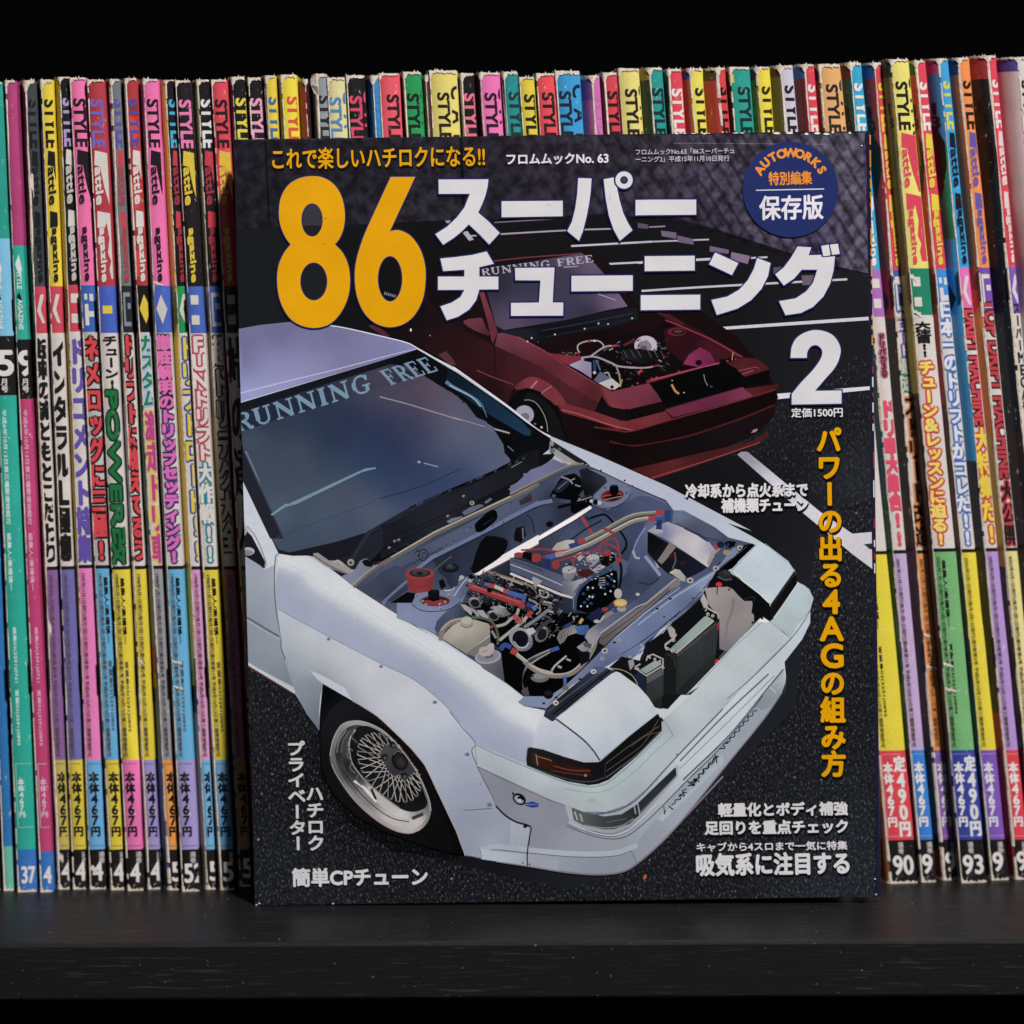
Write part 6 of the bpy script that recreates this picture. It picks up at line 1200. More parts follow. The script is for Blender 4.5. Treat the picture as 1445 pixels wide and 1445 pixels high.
        V, F = [], []; wa_, wb_ = s.wA(0), s.wB(0); tot = wa_ + wb_
        for i in range(m + 1):
            t = i / m; up = r.uniform(.0002, .0012) + (.001 if abs(t * tot - wa_) < .0008 else 0)
            for z in (up, 0.0):
                a = t * tot
                V.append(s.pA((wa_ - a) / wa_, z, .00019) if a < wa_ else s.pB(a - wa_, z, .00022))
            if i: F.append((2*i - 2, 2*i - 1, 2*i + 1, 2*i))
        mesh_obj('worn_foot', V, F, M_WORN, s.cover)
    def staples(s, ys):
        for y in ys:
            z = s.z(y); L_ = .0052; w_ = .00022; V, F = [], []
            for q in (z - L_, z + L_):
                for a, o in ((-w_, .0001), (-w_, .0005), (w_, .0005), (w_, .0001)):
                    p = s.pA(.08, q, o); V.append((p[0] + a, p[1], p[2]))
            F = [(0, 1, 5, 4), (1, 2, 6, 5), (2, 3, 7, 6), (0, 3, 2, 1), (4, 5, 6, 7)]
            mesh_obj('staple', V, F, M_STAPLE, s.root)

def down(body, t, y0, y1, h, rb=0.0, slant=0.0, off=0.0):
    """a line turned to read downwards: foot of the letters at t, from y0 to y1, cap height h"""
    v, f = fit(body, off); v = v.copy()
    if rb: v, f, lay = bold(v, f, rb / (y1 - y0), rb / h, 6 if rb < 2 else 9, (1.0,) if rb < 1.2 else (1.0, .5))
    else: lay = None
    return np.stack([t + v[:, 1] * h, y0 + v[:, 0] * (y1 - y0) + slant * v[:, 1] * h], 1), f, lay
def updn(body, t, y0, cw, ch, rb=0.0, off=0.0):
    v, f = column(body, off)
    if rb: v, f, lay = bold(v, f, rb / cw, rb / ch, 6 if rb < 2 else 9, (1.0,) if rb < 1.2 else (1.0, .5))
    else: lay = None
    return np.stack([t + v[:, 0] * cw, y0 - v[:, 1] * ch], 1), f, lay
def quad(x0, y0, x1, y1): return np.array([(x0, y0), (x0, y1), (x1, y1), (x1, y0)], float), [(0, 1, 2, 3)]

K_ = '1a1719'
def build_mag(i, d):
    xl, xr, yt, xb, yb, wa = d['g']
    s = Spine(xl, xr, yt, xb, yb, wa, d['label'], 100 + i, d.get('wb2'), d.get('wa2'))
    if 'bands' in d:
        s.body(d['a'], d['bands']); W_ = xr - xl
        for nm, items in d.get('ink', []): s.ink(nm, items)
        s.worn(d.get('wear', .7), d.get('head', 1.0)); s.staples([yt + 312, yt + 825]); return s
    sh = yt - 113 if xl < 1000 else yt - 88 + (-22)
    sh = (0 if xl < 330 else -22 * min(1, (xl - 330) / 870.0)) + (yt - (113 - 22 * min(1, max(0, xl - 330) / 870.0))) * .5
    Y = lambda y: y + sh
    top, b2, date, price = d['top'], d['b2'], d['date'], d['price']
    yp = 1197 - (14 * max(0, min(1, (xl - 330) / 870))); ypr = 1067 - 14 * max(0, min(1, (xl - 330) / 870))
    bands = [(Y(396), top), (Y(461), b2), (Y(789), d.get('white', 'c9c0bb')), (Y(794), K_), (ypr, date), (yp, price), (1300, K_)]
    s.body(d['a'], bands)
    W_ = xr - xl; cap = 15.5 if W_ > 12 else 15
    st = d['style']
    t0 = d.get('t0', 3.0)
    items = [down('STYLE', t0, Y(140), Y(205), cap, .9) ]
    items = [(items[0][0], items[0][1], st, 6e-5, items[0][2])]
    if W_ > 17:
        v, f, l = down('C  A  R', t0 + cap + 3.5, Y(131), Y(212), cap, .9); items.append((v, f, st, 6e-5, l))
    s.ink('title_lettering', items)
    lg = d.get('logo')
    if lg:
        it = []
        q = np.array([(t0 + 2, Y(209)), (t0 + .5, Y(229)), (t0 + 8, Y(231)), (t0 + 13, Y(262)), (t0 + 20, Y(290)), (t0 + 24, Y(290)), (t0 + 24, Y(214))]); it.append((q, [tuple(range(7))], lg, 5e-5, None))
        q = np.array([(t0 + 1.5, Y(292)), (t0 + .5, Y(315)), (t0 + 9, Y(318)), (t0 + 13, Y(308)), (t0 + 16, Y(330)), (t0 + 13, Y(350)), (t0 + 17, Y(362)), (t0 + 14, Y(372)), (t0 + 16, Y(386)), (t0 + 24, Y(386)), (t0 + 24, Y(297))]); it.append((q, [tuple(range(11))], lg, 5e-5, None))
        lt_ = d.get('lt', lg)
        for body, a, b_ in (('attle', 233, 284), ('agazine', 317, 391)):
            v, f, l = down(body, t0 + 1, Y(a), Y(b_), 9.5, 1.5, -.25); it.append((v, f, top, 9e-5, l))
            v, f, l = down(body, t0 + 1, Y(a), Y(b_), 9.5, .7, -.25); it.append((v, f, lt_, 13e-5, l))
        s.ink('logo', it)
    sy = d.get('sym')
    if sy:
        kind, c = sy; it = []
        if kind == 'bars':
            for a, b_ in ((408, 421), (436, 449)): v, f = quad(3.5, Y(a), 14, Y(b_)); it.append((v, f, c, 6e-5, None))
        elif kind == 'angle':
            v = np.array([(8, Y(407)), (2.5, Y(430)), (9, Y(447)), (13, Y(447)), (7.5, Y(428)), (13, Y(407))]); it.append((v, [(0, 1, 4, 5), (1, 2, 3, 4)], c, 6e-5, None))
        elif kind == 'diamond':
            v = np.array([(9, Y(408)), (2, Y(428)), (10, Y(449)), (17, Y(428))]); it.append((v, [(0, 1, 2, 3)], c, 6e-5, None))
        elif kind == 'bar':
            v, f = quad(5, Y(423), 18, Y(434)); it.append((v, f, c, 6e-5, None))
        elif kind == 'frame':
            for a in ((2.5, 405, 5, 452), (5, 405, 14, 411), (5, 446, 14, 452), (8, 420, 14, 428)): v, f = quad(a[0], Y(a[1]), a[2], Y(a[3])); it.append((v, f, c, 6e-5, None))
        elif kind == 'ni':
            for a in ((4, 408, 8, 416), (4, 422, 9, 452), (11, 408, 16, 418), (9, 432, 16, 440)): v, f = quad(a[0], Y(a[1]), a[2], Y(a[3])); it.append((v, f, c, 6e-5, None))
        s.ink('band_symbol', it)
    it = []
    for h in d.get('head_text', []):
        body, fill, rim, y0, y1, way = h[:6]; cw = h[6] if len(h) > 6 else 17; cw = (23 if way == 'v' else 19) if cw >= 12 else cw; t = (h[7] if len(h) > 7 else 2.0) - (3.4 if way == 'v' and cw > 20 else 0); rb = ((h[8] if len(h) > 8 else .8) + .35) * (.7 if rim else 1.0)
        if way == 'v':
            ch = (y1 - y0) / len(body)
            if rim: v, f, l = updn(body, t, Y(y0), cw, ch, rb + 2.7); it.append((v, f, rim, 4e-5, l))
            v, f, l = updn(body, t, Y(y0), cw, ch, rb); it.append((v, f, fill, 1.0e-4, l))
        else:
            if rim: v, f, l = down(body, t, Y(y0), Y(y1), cw, rb + 2.6); it.append((v, f, rim, 4e-5, l))
            v, f, l = down(body, t, Y(y0), Y(y1), cw, rb); it.append((v, f, fill, 1.0e-4, l))
    if it: s.ink('headline_lettering', it)
    if d.get('dt'):
        ink = d.get('dink', '5a4a44'); it = []
        v, f, l = down(d['dt'], 2.4, Y(801), ypr - 5, 6.4, .2); it.append((v, f, ink, 5e-5, l))
        if d.get('dt2') or W_ > 16:
            v, f, l = down('編集人/高橋慎一', 10.5, Y(806), Y(900), 5.4, .3); it.append((v, f, K_, 5e-5, l))
            v, f, l = down('営業●03(3291)0895', 10.5, Y(925), Y(1026), 5.4, .15); it.append((v, f, K_ if xl > 1000 else ink, 5e-5, l))
        s.ink('date_lettering', it)
    if d.get('pr'):
        pc = d['pr']; it = []
        cl_ = (yp - ypr - 48) / 6
        v, f, l = updn('本体467円', 3.0, ypr + 17, 14.0, 15.7, .8); it.append((v, f, pc, 6e-5, l))
        if W_ > 22 and xl > 1000: v, f, l = updn('定490円', 18.5, ypr + 8, 17, 23.5, 1.2); it.append((v, f, pc, 6e-5, l))
        for a in ((1.6, ypr + 5, 2.2, yp - 5), (1.6, ypr + 5, 30, ypr + 5.8), (1.6, yp - 5.8, 30, yp - 5)): v, f = quad(*a); it.append((v, f, d.get('frame', '6b6468'), 5e-5, None))
        s.ink('price_lettering', it)
    if d.get('no'):
        it = []
        v, f, l = fit(d['no'], 0.0) + (None,); w_ = (14.0 if xl > 1000 else 13.0) * len(d['no']); x0 = d.get('nx', 4.5)
        v, f, l = bold(np.stack([x0 + v[:, 0] * w_, (yb - 40 + 27 * (1 - v[:, 1]))], 1), f, .9, .9, 6); it.append((v, f, 'd8d2d0', 6e-5, l))
        v, f, l = updn('通巻', x0 + 8.5, yp + 3, 8, 8.5, .3); it.append((v, f, 'b5afae', 6e-5, l))
        s.ink('issue_number', it)
    s.worn(d.get('wear', .7), d.get('head', 1.0))
    s.staples([yt + 312, yt + 828])
    return s

def dl(yr, mo, ka, go): return '%s年%s月1日発行(毎月1回1日発行)第%s巻第%s号 平成6年10月13日第三種郵便物許可' % (yr, mo, ka, go)
# g: fold x at the top, right edge x, top y, fold x at the foot, foot y, cover slice width (drawing units)
MAGS = [
 dict(g=(-58, -46, 116, -12, 1256, 14), label='magazine sliver at the left edge of the photo, magenta foot', a=[(1200, '5a2c50'), (1300, '17161a')], bands=[(1195, '8a3a78'), (1300, '2a2428')]),
 dict(g=(-38, -25, 116, 6, 1257, 8), label='plain blue strip with mint green foot, beside the left edge', a=[(1300, '6d6a72')], bands=[(1192, '1068a8'), (1300, '5cae98')], head=.6),
 dict(g=(-20, 1, 116, 26, 1259, 9), label='teal magazine with white number 37 on blue foot', a=[(465, '4f6c78'), (1300, '57525c')], wear=.5,
      bands=[(330, '0d8d80'), (465, '6fb0d0'), (548, '17161a'), (1197, '0fa08f'), (1300, '1766b4')],
      ink=[]),
 dict(g=(8, 20, 114, 58, 1259, 7), label='magenta magazine with teal upper band and black month band', a=[(330, '0e7f74'), (470, '3f6a6a'), (900, '2d6a74'), (1300, '4f6068')], wear=.6,
      bands=[(340, 'a52d6c'), (470, '10a08e'), (553, '17161a'), (1200, 'b52b68'), (1300, '1766b4')]),
 dict(g=(36, 48, 114, 84, 1255, 12), label='dark grey magazine with broad torn white fold near the left', a=[(400, '2a1b22'), (700, '24181e'), (1300, '3d3038')], wear=2.2, head=1.8,
      top='3a3f44', b2='b92a44', date='7d5590', price='b5a445', style='15171a', logo='17191c', sym=('angle', 'c9c0bb'), head_text=[('起来の流どもとこだわり', '1a1819', None, 468, 784, 'v', 14, -.5, 1.2)], dt=dl(1997, 9, 4, 9), pr=K_, no='4'),
 dict(g=(58.5, 72.5, 113, 104, 1255, 9), label='yellow topped magazine with white cover slice and black lettering', a=[(175, '1d1c1e'), (395, '9d969a'), (470, '6a5656'), (560, '3f4666'), (700, '1e1d24'), (1300, '24222a')], wear=.5, head=1.5,
      top='d6bb12', b2='c02c44', date='655fa2', price='cdb71d', style='1a1815', logo='1a1815', sym=('angle', 'cfc6c0'), head_text=[('インタラルL極意', '191718', None, 470, 782, 'v', 17, 0, 1.4)], dt=dl(1997, 10, 4, 10), pr=K_, no='4'),
 dict(g=(84.5, 98, 109, 128, 1255, 12), label='black topped magazine with bright yellow cover slice and pink date band', a=[(880, 'c2a32c'), (1300, '2a262a')], wear=.35, head=.7,
      top='141315', b2='bf2944', date='db6fae', price='5aa0cf', style='a58fc4', logo='cbc6c0', lt='b9b3ae', sym=('bars', 'cfc6c0'), head_text=[('ドリコメント特集', '5a44a0', None, 468, 786, 'v', 17, 1.5, 1.6)], dt=dl(1997, 11, 4, 11), pr=K_, no='4'),
 dict(g=(98.8, 119.5, 110, 158, 1256, 5), label='pink topped magazine with black STYLE lettering and red headline', a=[(180, '242226'), (560, '9a949a'), (1300, '4a4852')], wear=.6,
      top='e0609c', b2='2557a6', date='529fca', price='d2bb1b', style='1a1517', logo='1d1519', sym=('ni', 'cfc8c4'), white='b5afae', head_text=[('ネメロッグに三極!', 'cf2838', '1a1718', 466, 786, 'v', 17, 1.5, 1.8)], dt=dl(1997, 12, 4, 12), pr=K_, no='4'),
 dict(g=(123.5, 145, 113, 181, 1257, 4), label='brick red topped magazine with purple STYLE lettering and green headline', a=[(390, '4d2228'), (1300, '221f26')], wear=.6,
      top='a52532', b2='3152b2', date='d6c018', price='da62a6', style='6a55b0', logo='cdc5c0', sym=('bar', 'd9bd1c'), head_text=[('チューン!', '1c1a1c', None, 464, 540, 'v', 14, 5, .4), ('POWER改', '0d6b38', '14301e', 542, 786, 'd', 17, 2, 1.2)], dt=dl(1998, 1, 5, 1), pr=K_, no='4'),
 dict(g=(157, 167.5, 112, 210, 1255, 11), label='grey topped magazine with red logo and violet price band', a=[(300, '423a52'), (560, '3c3d4c'), (1300, '3a363e')], wear=.9,
      top='6a6c74', b2='22252b', date='d3bd16', price='9384bf', style='4a48a0', logo='c22430', lt='a03038', sym=('frame', '7f8792'), head_text=[('ドリフトに燃えてるう', 'cc2a36', '1d1a1b', 462, 782, 'v', 15.5, .5, 1.6)], dt=dl(1998, 2, 5, 2), pr=K_, no='4'),
 dict(g=(177, 191.5, 111, 240, 1256, 8), label='red magazine with round red spots and orange price band', a=[(400, '4a1c22'), (560, '2a1d22'), (760, '3f5a3c'), (950, '7f7c9c'), (1300, '4a5f84')], wear=1.0,
      top='a42228', b2='141214', date='8a8a90', price='d8892f', style='40409c', logo='cfc6c2', sym=('diamond', 'd6bb1c'), head_text=[('カスタム', '16743f', 'a0b4d6', 464, 566, 'v', 15, 1, 1.0), ('激走ドリ車', 'b52c7c', 'd6b42a', 570, 786, 'v', 14, 3, 1.6)], dt=dl(1998, 6, 5, 6), dink='4a4446', pr=K_, no='5'),
 dict(g=(203, 220.5, 112, 258, 1258, 9), label='pink topped magazine with blue diamond band and pink purple headline', a=[(185, 'c2659a'), (1300, 'a39a9a')], wear=.4,
      top='dc5f9e', b2='3557b4', date='55a3cd', price='9a8cc6', style='1a1517', logo='1a1517', sym=('diamond', 'c6bfba'), head_text=[('徹底解明の', 'd862a6', '2a1c48', 464, 568, 'v', 17, 2, 1.4), ('トリップセッティング!', 'cf5fb0', '3d2468', 568, 786, 'v', 18, 2, 1.9)], dt=dl(1998, 8, 5, 8), pr=K_, no='52', nx=4),
 dict(g=(234, 245, 113, 293, 1255, 13), label='black topped magazine with cyan lettering, yellow slice and green band', a=[(930, 'cfae2c'), (960, 'b59a30'), (1000, '2a2a30'), (1300, '8d8478')], wear=.3, head=.6,
      top='121114', b2='0d8a4a', date='c987b4', price='62a2cc', style='2fa2c8', logo='b3243a', lt='8f2030', sym=('angle', 'cfc6c0'), head_text=[('ドリフトロード!!', 'd6bb22', '22408f', 464, 786, 'v', 14.5, 2.5, 1.4)], dt=dl(1998, 10, 5, 10), pr=K_, no='5'),
 dict(g=(248, 267, 114, 312.5, 1256, 4), label='black topped magazine with pink STYLE lettering and yellow logo', a=[(360, '2d2228'), (700, '6f6a86'), (1000, '4d4a62'), (1300, '9a8f98')], wear=.9,
      top='1d171b', b2='3458b0', date='d2bc1a', price='5b9ccb', style='dc6fa4', logo='d0b31c', sym=('bars', 'cdc5c0'), head_text=[('FUNドリフト', 'cfc8c6', 'b02a48', 464, 640, 'v', 15.5, 2.5, 1.4), ('大作戦!!', 'cfc8c6', '157a86', 642, 786, 'v', 15.5, 2.5, 1.4)], dt=dl(1998, 11, 5, 11), pr=K_, no='5'),
 dict(g=(279, 294, 113, 340, 1251.0, 10), label='black topped magazine with white STYLE lettering and red logo', a=[(395, 'a89a78'), (800, 'a5904a'), (940, 'b59a34'), (1300, '6a5a55')], wear=.35,
      top='131215', b2='2a4c9a', date='a26a88', price='a88252', style='d6d0d0', logo='b92036', lt='8f2030', sym=('frame', 'a8a09c'), head_text=[('超ドリテク大全', 'b9b2ac', '1c1b22', 464, 770, 'v', 14, 2, 1.6)], dt=dl(1999, 1, 6, 1), pr=K_, no='5'),
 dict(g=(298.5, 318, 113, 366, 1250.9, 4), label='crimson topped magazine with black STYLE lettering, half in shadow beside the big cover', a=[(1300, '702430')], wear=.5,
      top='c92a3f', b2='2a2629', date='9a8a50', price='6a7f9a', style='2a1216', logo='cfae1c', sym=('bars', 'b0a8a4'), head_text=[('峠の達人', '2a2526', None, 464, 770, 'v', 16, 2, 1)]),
 dict(g=(328, 344, 109, 396, 1250.7, 9), label='black magazine with yellow STYLE lettering at the big cover left corner', a=[(190, '4f3350'), (1300, '6f5f4a')], wear=.7, head=1.2, top='151316', b2='2f55aa', date='bda82a', price='5b8fb8', style='d6c41c', logo='c9b61d'),
 dict(g=(350.5, 367, 110, 417, 1250.6, 6), label='black worn magazine with pale pink partial lettering', a=[(1300, '1f1b1e')], wear=.9, head=1.2, top='17131a', b2='a02c40', date='b06a94', price='5b8fb8', style='d990b0', logo='b58a9c', t0=1.0),
 dict(g=(375.5, 387, 107, 441, 1250.5, 9), label='narrow yellow magazine with blue lettering', a=[(1300, '4a4550')], wear=.9, head=1.2, top='d0b81e', b2='2f55aa', date='bda82a', price='5b8fb8', style='2f5c98', logo='2f5c98', t0=2.0),
 dict(g=(397, 416, 106, 463, 1250.3, 8), label='yellow magazine with red STYLE lettering', a=[(1300, '8a7638')], wear=.7, head=1.3, top='d9c512', b2='2f55aa', date='bda82a', price='5b8fb8', style='c93a1c', logo='b23018', t0=6),
 dict(g=(431, 434, 112, 490, 1250.2, 14), label='red magazine with no visible lettering, behind the torn white flap', a=[(1300, '9a2a22')], wear=.5, head=.9, top='2a1214', b2='a02c40', date='8f8a40', price='5b8fb8', style='2a1214'),
 dict(g=(446, 460, 105, 506, 1250.1, 8), label='steel grey magazine with torn white fold, black lettering', a=[(1300, 'a59890')], wear=1.6, head=1.3, top='7f8790', b2='2f55aa', date='bda82a', price='8a7fb8', style='1f2226', logo='1f2226', t0=2),
 dict(g=(462, 485, 110, 522, 1250.0, 2), label='cream magazine with blue STYLE lettering', a=[(1300, 'b5a88c')], wear=.5, head=1.2, top='cdc38c', b2='2f55aa', date='bda82a', price='5b8fb8', style='3f76a8', logo='3f76a8', t0=1),
 dict(g=(489, 513, 107, 550, 1249.8, 3), label='black magazine with crimson STYLE lettering', a=[(1300, '2a2226')], wear=1.3, head=1.3, top='181518', b2='a02c40', date='b06a94', price='5b8fb8', style='c92f58', logo='b92c50', t0=3),
 dict(g=(526, 534, 107, 588, 1249.6, 12), label='plain blue magazine with white fold beside a salmon red one', a=[(1300, '0d5f96')], wear=1.6, head=1.5, top='1179b6', b2='2f55aa', date='bda82a', price='5b8fb8', style='1179b6'),
 dict(g=(535, 561, 104, 600, 1249.6, 1), label='salmon red magazine with black STYLE lettering, left of the green one', a=[(1300, 'a82f44')], wear=.3, head=1.0, top='d63f52', b2='2f55aa', date='bda82a', price='5b8fb8', style='2a1216', logo='2a1216', t0=9),
 dict(g=(569.5, 592, 102, 636, 1249.4, 6), label='bright green magazine with black STYLE lettering', a=[(1300, '26282a')], wear=1.0, head=1.2, top='0c8b48', b2='a02c40', date='b06a94', price='5b8fb8', style='11211a', logo='11211a', t0=3),
 dict(g=(601, 604, 107, 667, 1249.2, 9), label='maroon strip of a magazine between green and pale yellow ones', a=[(1300, '5f2328')], wear=1.4, head=1.0, top='4a2a2a', b2='2f55aa', date='bda82a', price='5b8fb8', style='4a2a2a'),
 dict(g=(606, 642, 100, 676, 1249.2, 2), label='widest pale yellow magazine with two columns of black lettering', a=[(1300, '9d8f4f')], wear=.4, head=1.3, top='d3c360', b2='a02c40', date='b06a94', price='5b8fb8', style='1f1a17', logo='1f1a17', t0=9),
 dict(g=(651, 667, 104, 722, 1249.0, 8), label='black magazine with salmon pink STYLE lettering', a=[(1300, '2a2620')], wear=1.1, head=1.3, top='161215', b2='2f55aa', date='bda82a', price='5b8fb8', style='d95f7c', logo='c24a66', t0=2),
 dict(g=(678, 703, 103, 750, 1248.8, 9), label='hot pink magazine with black STYLE lettering and broad white fold', a=[(1300, '5f2238')], wear=1.2, head=1.1, top='d960a6', b2='2f55aa', date='bda82a', price='5b8fb8', style='22141c', logo='22141c', t0=4),
 dict(g=(711, 729, 102, 786, 1248.6, 8), label='teal magazine with black STYLE lettering between pink and yellow ones', a=[(1300, '26262c')], wear=1.0, head=1.2, top='0b8183', b2='a02c40', date='b06a94', price='5b8fb8', style='123034', logo='123034', t0=5),
 dict(g=(733, 752, 109, 809, 1248.5, 4), label='yellow magazine with black STYLE lettering and dark right side', a=[(1300, '6f7020')], wear=.4, head=1.0, top='cdb81d', b2='2f55aa', date='bda82a', price='5b8fb8', style='1c1912', logo='1c1912', t0=5),
 dict(g=(757, 782.5, 104, 834, 1248.4, 4), label='scarlet magazine with black STYLE lettering, left of the blue one', a=[(1300, '2f3036')], wear=.4, head=1.2, top='d8303f', b2='2f55aa', date='bda82a', price='5b8fb8', style='24141a', logo='24141a', t0=6),
 dict(g=(784, 816, 101, 862, 1248.2, 2), label='sky blue magazine with two columns of black lettering', a=[(1300, 'b5b0ac')], wear=.5, head=1.6, top='1489c2', b2='a02c40', date='b06a94', price='5b8fb8', style='141c2c', logo='141c2c', t0=3),
 dict(g=(836, 844, 107, 914, 1248.0, 19), label='orchid purple magazine with plain cover slice', a=[(112, 'a08c98'), (140, '6a3f86'), (1300, 'a54f92')], wear=.9, head=1.2, top='bf5fa4', b2='2f55aa', date='bda82a', price='5b8fb8', style='bf5fa4'),
 dict(g=(852, 869, 103, 931, 1247.9, 8), label='dark red magazine with broad torn fold and black lettering', a=[(1300, '641420')], wear=1.6, head=1.4, top='c4243c', b2='2f55aa', date='bda82a', price='5b8fb8', style='240f14', logo='240f14', t0=3),
 dict(g=(873, 900, 97, 953, 1247.8, 4), label='pale yellow magazine with tan cover slice, right of the dark red one', a=[(1300, 'a5895a')], wear=.4, head=1.3, top='d2c468', b2='a02c40', date='b06a94', price='5b8fb8', style='1f1a17', logo='1f1a17', t0=7),
 dict(g=(917, 933, 96, 998, 1247.5, 16), label='green magazine fading to blue lettering strip, dark green cover slice', a=[(112, '9a8526'), (1300, '1d3f2c')], wear=1.1, head=1.2, top='0d8a84', b2='2f55aa', date='bda82a', price='5b8fb8', style='10262c', logo='10262c', t0=1),
 dict(g=(943, 960, 98, 1025, 1247.4, 9), label='crimson magazine with white STYLE lettering, right of the green one', a=[(116, '3f5a24'), (1300, '40141f')], wear=1.2, head=1.2, top='cb2440', b2='2f55aa', date='bda82a', price='5b8fb8', style='d9d0cd', logo='d9d0cd', t0=3),
 dict(g=(974, 990, 97, 1060, 1247.2, 14), label='yellow magazine with orange and olive cover slice and blue top', a=[(112, '1f4f86'), (1300, 'a8502a')], wear=1.2, head=1.1, top='d6c83c', b2='2f55aa', date='bda82a', price='5b8fb8', style='1f1b14', logo='1f1b14', t0=5),
 dict(g=(1013, 1022, 96, 1100, 1247.0, 23), label='scarlet red magazine with black partial lettering and wide red cover slice', a=[(113, '4a3a26'), (1300, 'b02a1c')], wear=1.0, head=1.2, top='c4242f', b2='2f55aa', date='bda82a', price='5b8fb8', style='1f0f12', logo='1f0f12', t0=1),
 dict(g=(1030, 1056, 95, 1119, 1246.9, 8), label='teal green magazine with small yellow patch by its top', a=[(114, '6f3622'), (1300, '151918')], wear=.6, head=1.2, top='0d8f82', b2='a02c40', date='b06a94', price='5b8fb8', style='10262a', logo='10262a', t0=9),
 dict(g=(1068, 1084, 95, 1160, 1246.7, 12), label='yellow magazine with lime green cover slice and maroon top', a=[(112, '5f1f26'), (1300, '6f7a1d')], wear=.9, head=1.2, top='d9c51c', b2='2f55aa', date='bda82a', price='5b8fb8', style='1f1b14', logo='1f1b14', t0=5),
 dict(g=(1101, 1117, 93, 1197, 1246.5, 17), label='pale lilac magazine with olive cover slice, black lettering', a=[(108, '44242a'), (1300, '5f5a2c')], wear=1.0, head=1.3, top='b9b4c4', b2='2f55aa', date='bda82a', price='5b8fb8', style='1a181e', logo='1a181e', t0=4),
 dict(g=(1135, 1147, 91, 1230, 1246.4, 18), label='crimson magazine with white lettering, dark red slice and blue top', a=[(110, '1d4f86'), (1300, '6a1a1f')], wear=1.3, head=1.2, top='c9243e', b2='2f55aa', date='bda82a', price='2a5cb0', style='d9d0cd', logo='d9d0cd', t0=3, no='8', pr='cfcac8', nx=8),
 dict(g=(1156, 1184, 91, 1257.5, 1247, 9), label='peach magazine with two columns of black lettering and number 90', a=[(112, '3a1c1c'), (1300, '8a4a1e')], wear=.7, head=1.5, top='d29a5a', b2='3f2a5a', date='d6c41c', price='cf2438', style='2a1f28', logo='2a1f28', sym=('bars', 'cfc6c0'), t0=7, head_text=[('レースカーVトドクヒ', 'cfc8c8', 'a02838', 640, 786, 'v', 9, 10, .3)], dt=dl(2001, 10, 8, 10), dink='6a6030', pr='dcd6d4', frame='e09aa0', no='90', nx=6),
 dict(g=(1200, 1214, 89, 1301, 1245, 16), label='sky blue topped magazine with white lettering and pink headline', a=[(110, '4f1d22'), (400, '12483c'), (700, '1d4a56'), (860, '1f4a34'), (1000, '1f5a7c'), (1300, '1d3a50')], wear=.9, head=1.3,
      top='1496c0', b2='a05fae', date='b49ac4', price='1a72c4', style='dcd8d6', logo='dcd8d6', sym=('bars', 'd0c9c6'), head_text=[('ドリバカ30', '1d1a1c', 'a8506a', 484, 545, 'v', 9.5, 5, .3), ('ドリ車大集合!!', 'd5345c', None, 576, 786, 'v', 14, 2.5, 1.5)], dt=dl(2001, 11, 8, 11), pr='dcd8d8', frame='7fb0dc', no='9', nx=3),
 dict(g=(1234, 1246, 89, 1333, 1242, 20), label='crimson topped magazine with yellow lettering, maroon cover slice and orange date band', a=[(110, '1d3d7c'), (440, '7d1f26'), (700, '2a2424'), (900, '3f2626'), (1200, '3a3038'), (1300, '8f1a22')], wear=1.0,
      top='cc2438', b2='2c4f9e', date='dc8636', price='7a4fa0', style='d9b81c', logo='d9b81c', sym=('frame', 'cbc4c2'), head_text=[('ロード', 'b9b2ac', '5f44a0', 464, 516, 'v', 13, 2, .6), ('最速', 'b9b2ac', '15803f', 518, 566, 'v', 13, 2, .6), ('ストリート改造', '1c1814', 'c9742c', 570, 784, 'v', 12, 2.5, 1.2)], dt=dl(2001, 12, 8, 12), dink='5f3a1c', pr='cfc6d2', frame='b08cc4', no='9', nx=4),
 dict(g=(1258, 1281, 84, 1357, 1246, 13), label='pale yellow topped magazine with crimson logo and number 93', a=[(108, '3f3f1c'), (380, 'a07d1e'), (440, 'c9b545'), (545, 'bda63c'), (900, '3a2420'), (1300, '26201f')], wear=.5,
      top='d9cc62', b2='0d7a5c', date='6aa668', price='2a3794', style='1c1a16', logo='cf2448', sym=('bars', 'cfc6c0'), head_text=[('大注目!!', '17151a', None, 470, 520, 'v', 15, 4, .5), ('チューン&レッスンに迫る!', 'e2c95a', 'c02a2a', 524, 786, 'v', 16, 4, 1.5)], dt=dl(2002, 1, 9, 1), dink='2f4a30', pr='d6d4da', frame='7f86c4', no='93', nx=5),
 dict(g=(1292, 1304, 86, 1400, 1242, 11), label='crimson topped magazine with white lettering, yellow logo and blue headline', a=[(105, '1d5a3c'), (440, 'b52420'), (560, '8f1c24'), (900, '4f3026'), (1100, '1d3a54'), (1300, '1a3444')], wear=1.4,
      top='cf2442', b2='1a7cc8', date='d9c41c', price='7448ac', style='dcd6d2', logo='d9bf1c', sym=('ni', 'cfc8c6'), head_text=[('日本一のドリフトがコレだ!!', 'd4d2d8', '2560b0', 440, 786, 'v', 14, 2.5, 1.5)], dt=dl(2002, 2, 9, 2), dink='6a5c20', pr='d6d2da', frame='b39cd0', no='9', nx=4),
 dict(g=(1325, 1336, 83, 1435, 1241, 20), label='sky blue topped magazine with yellow lettering and black logo', a=[(104, '9a2a6a'), (200, '1d6fa4'), (330, '157a58'), (395, '1585c4'), (640, '1a86c0'), (760, '232a38'), (1000, '30303a'), (1300, '8d1c28')], wear=.7,
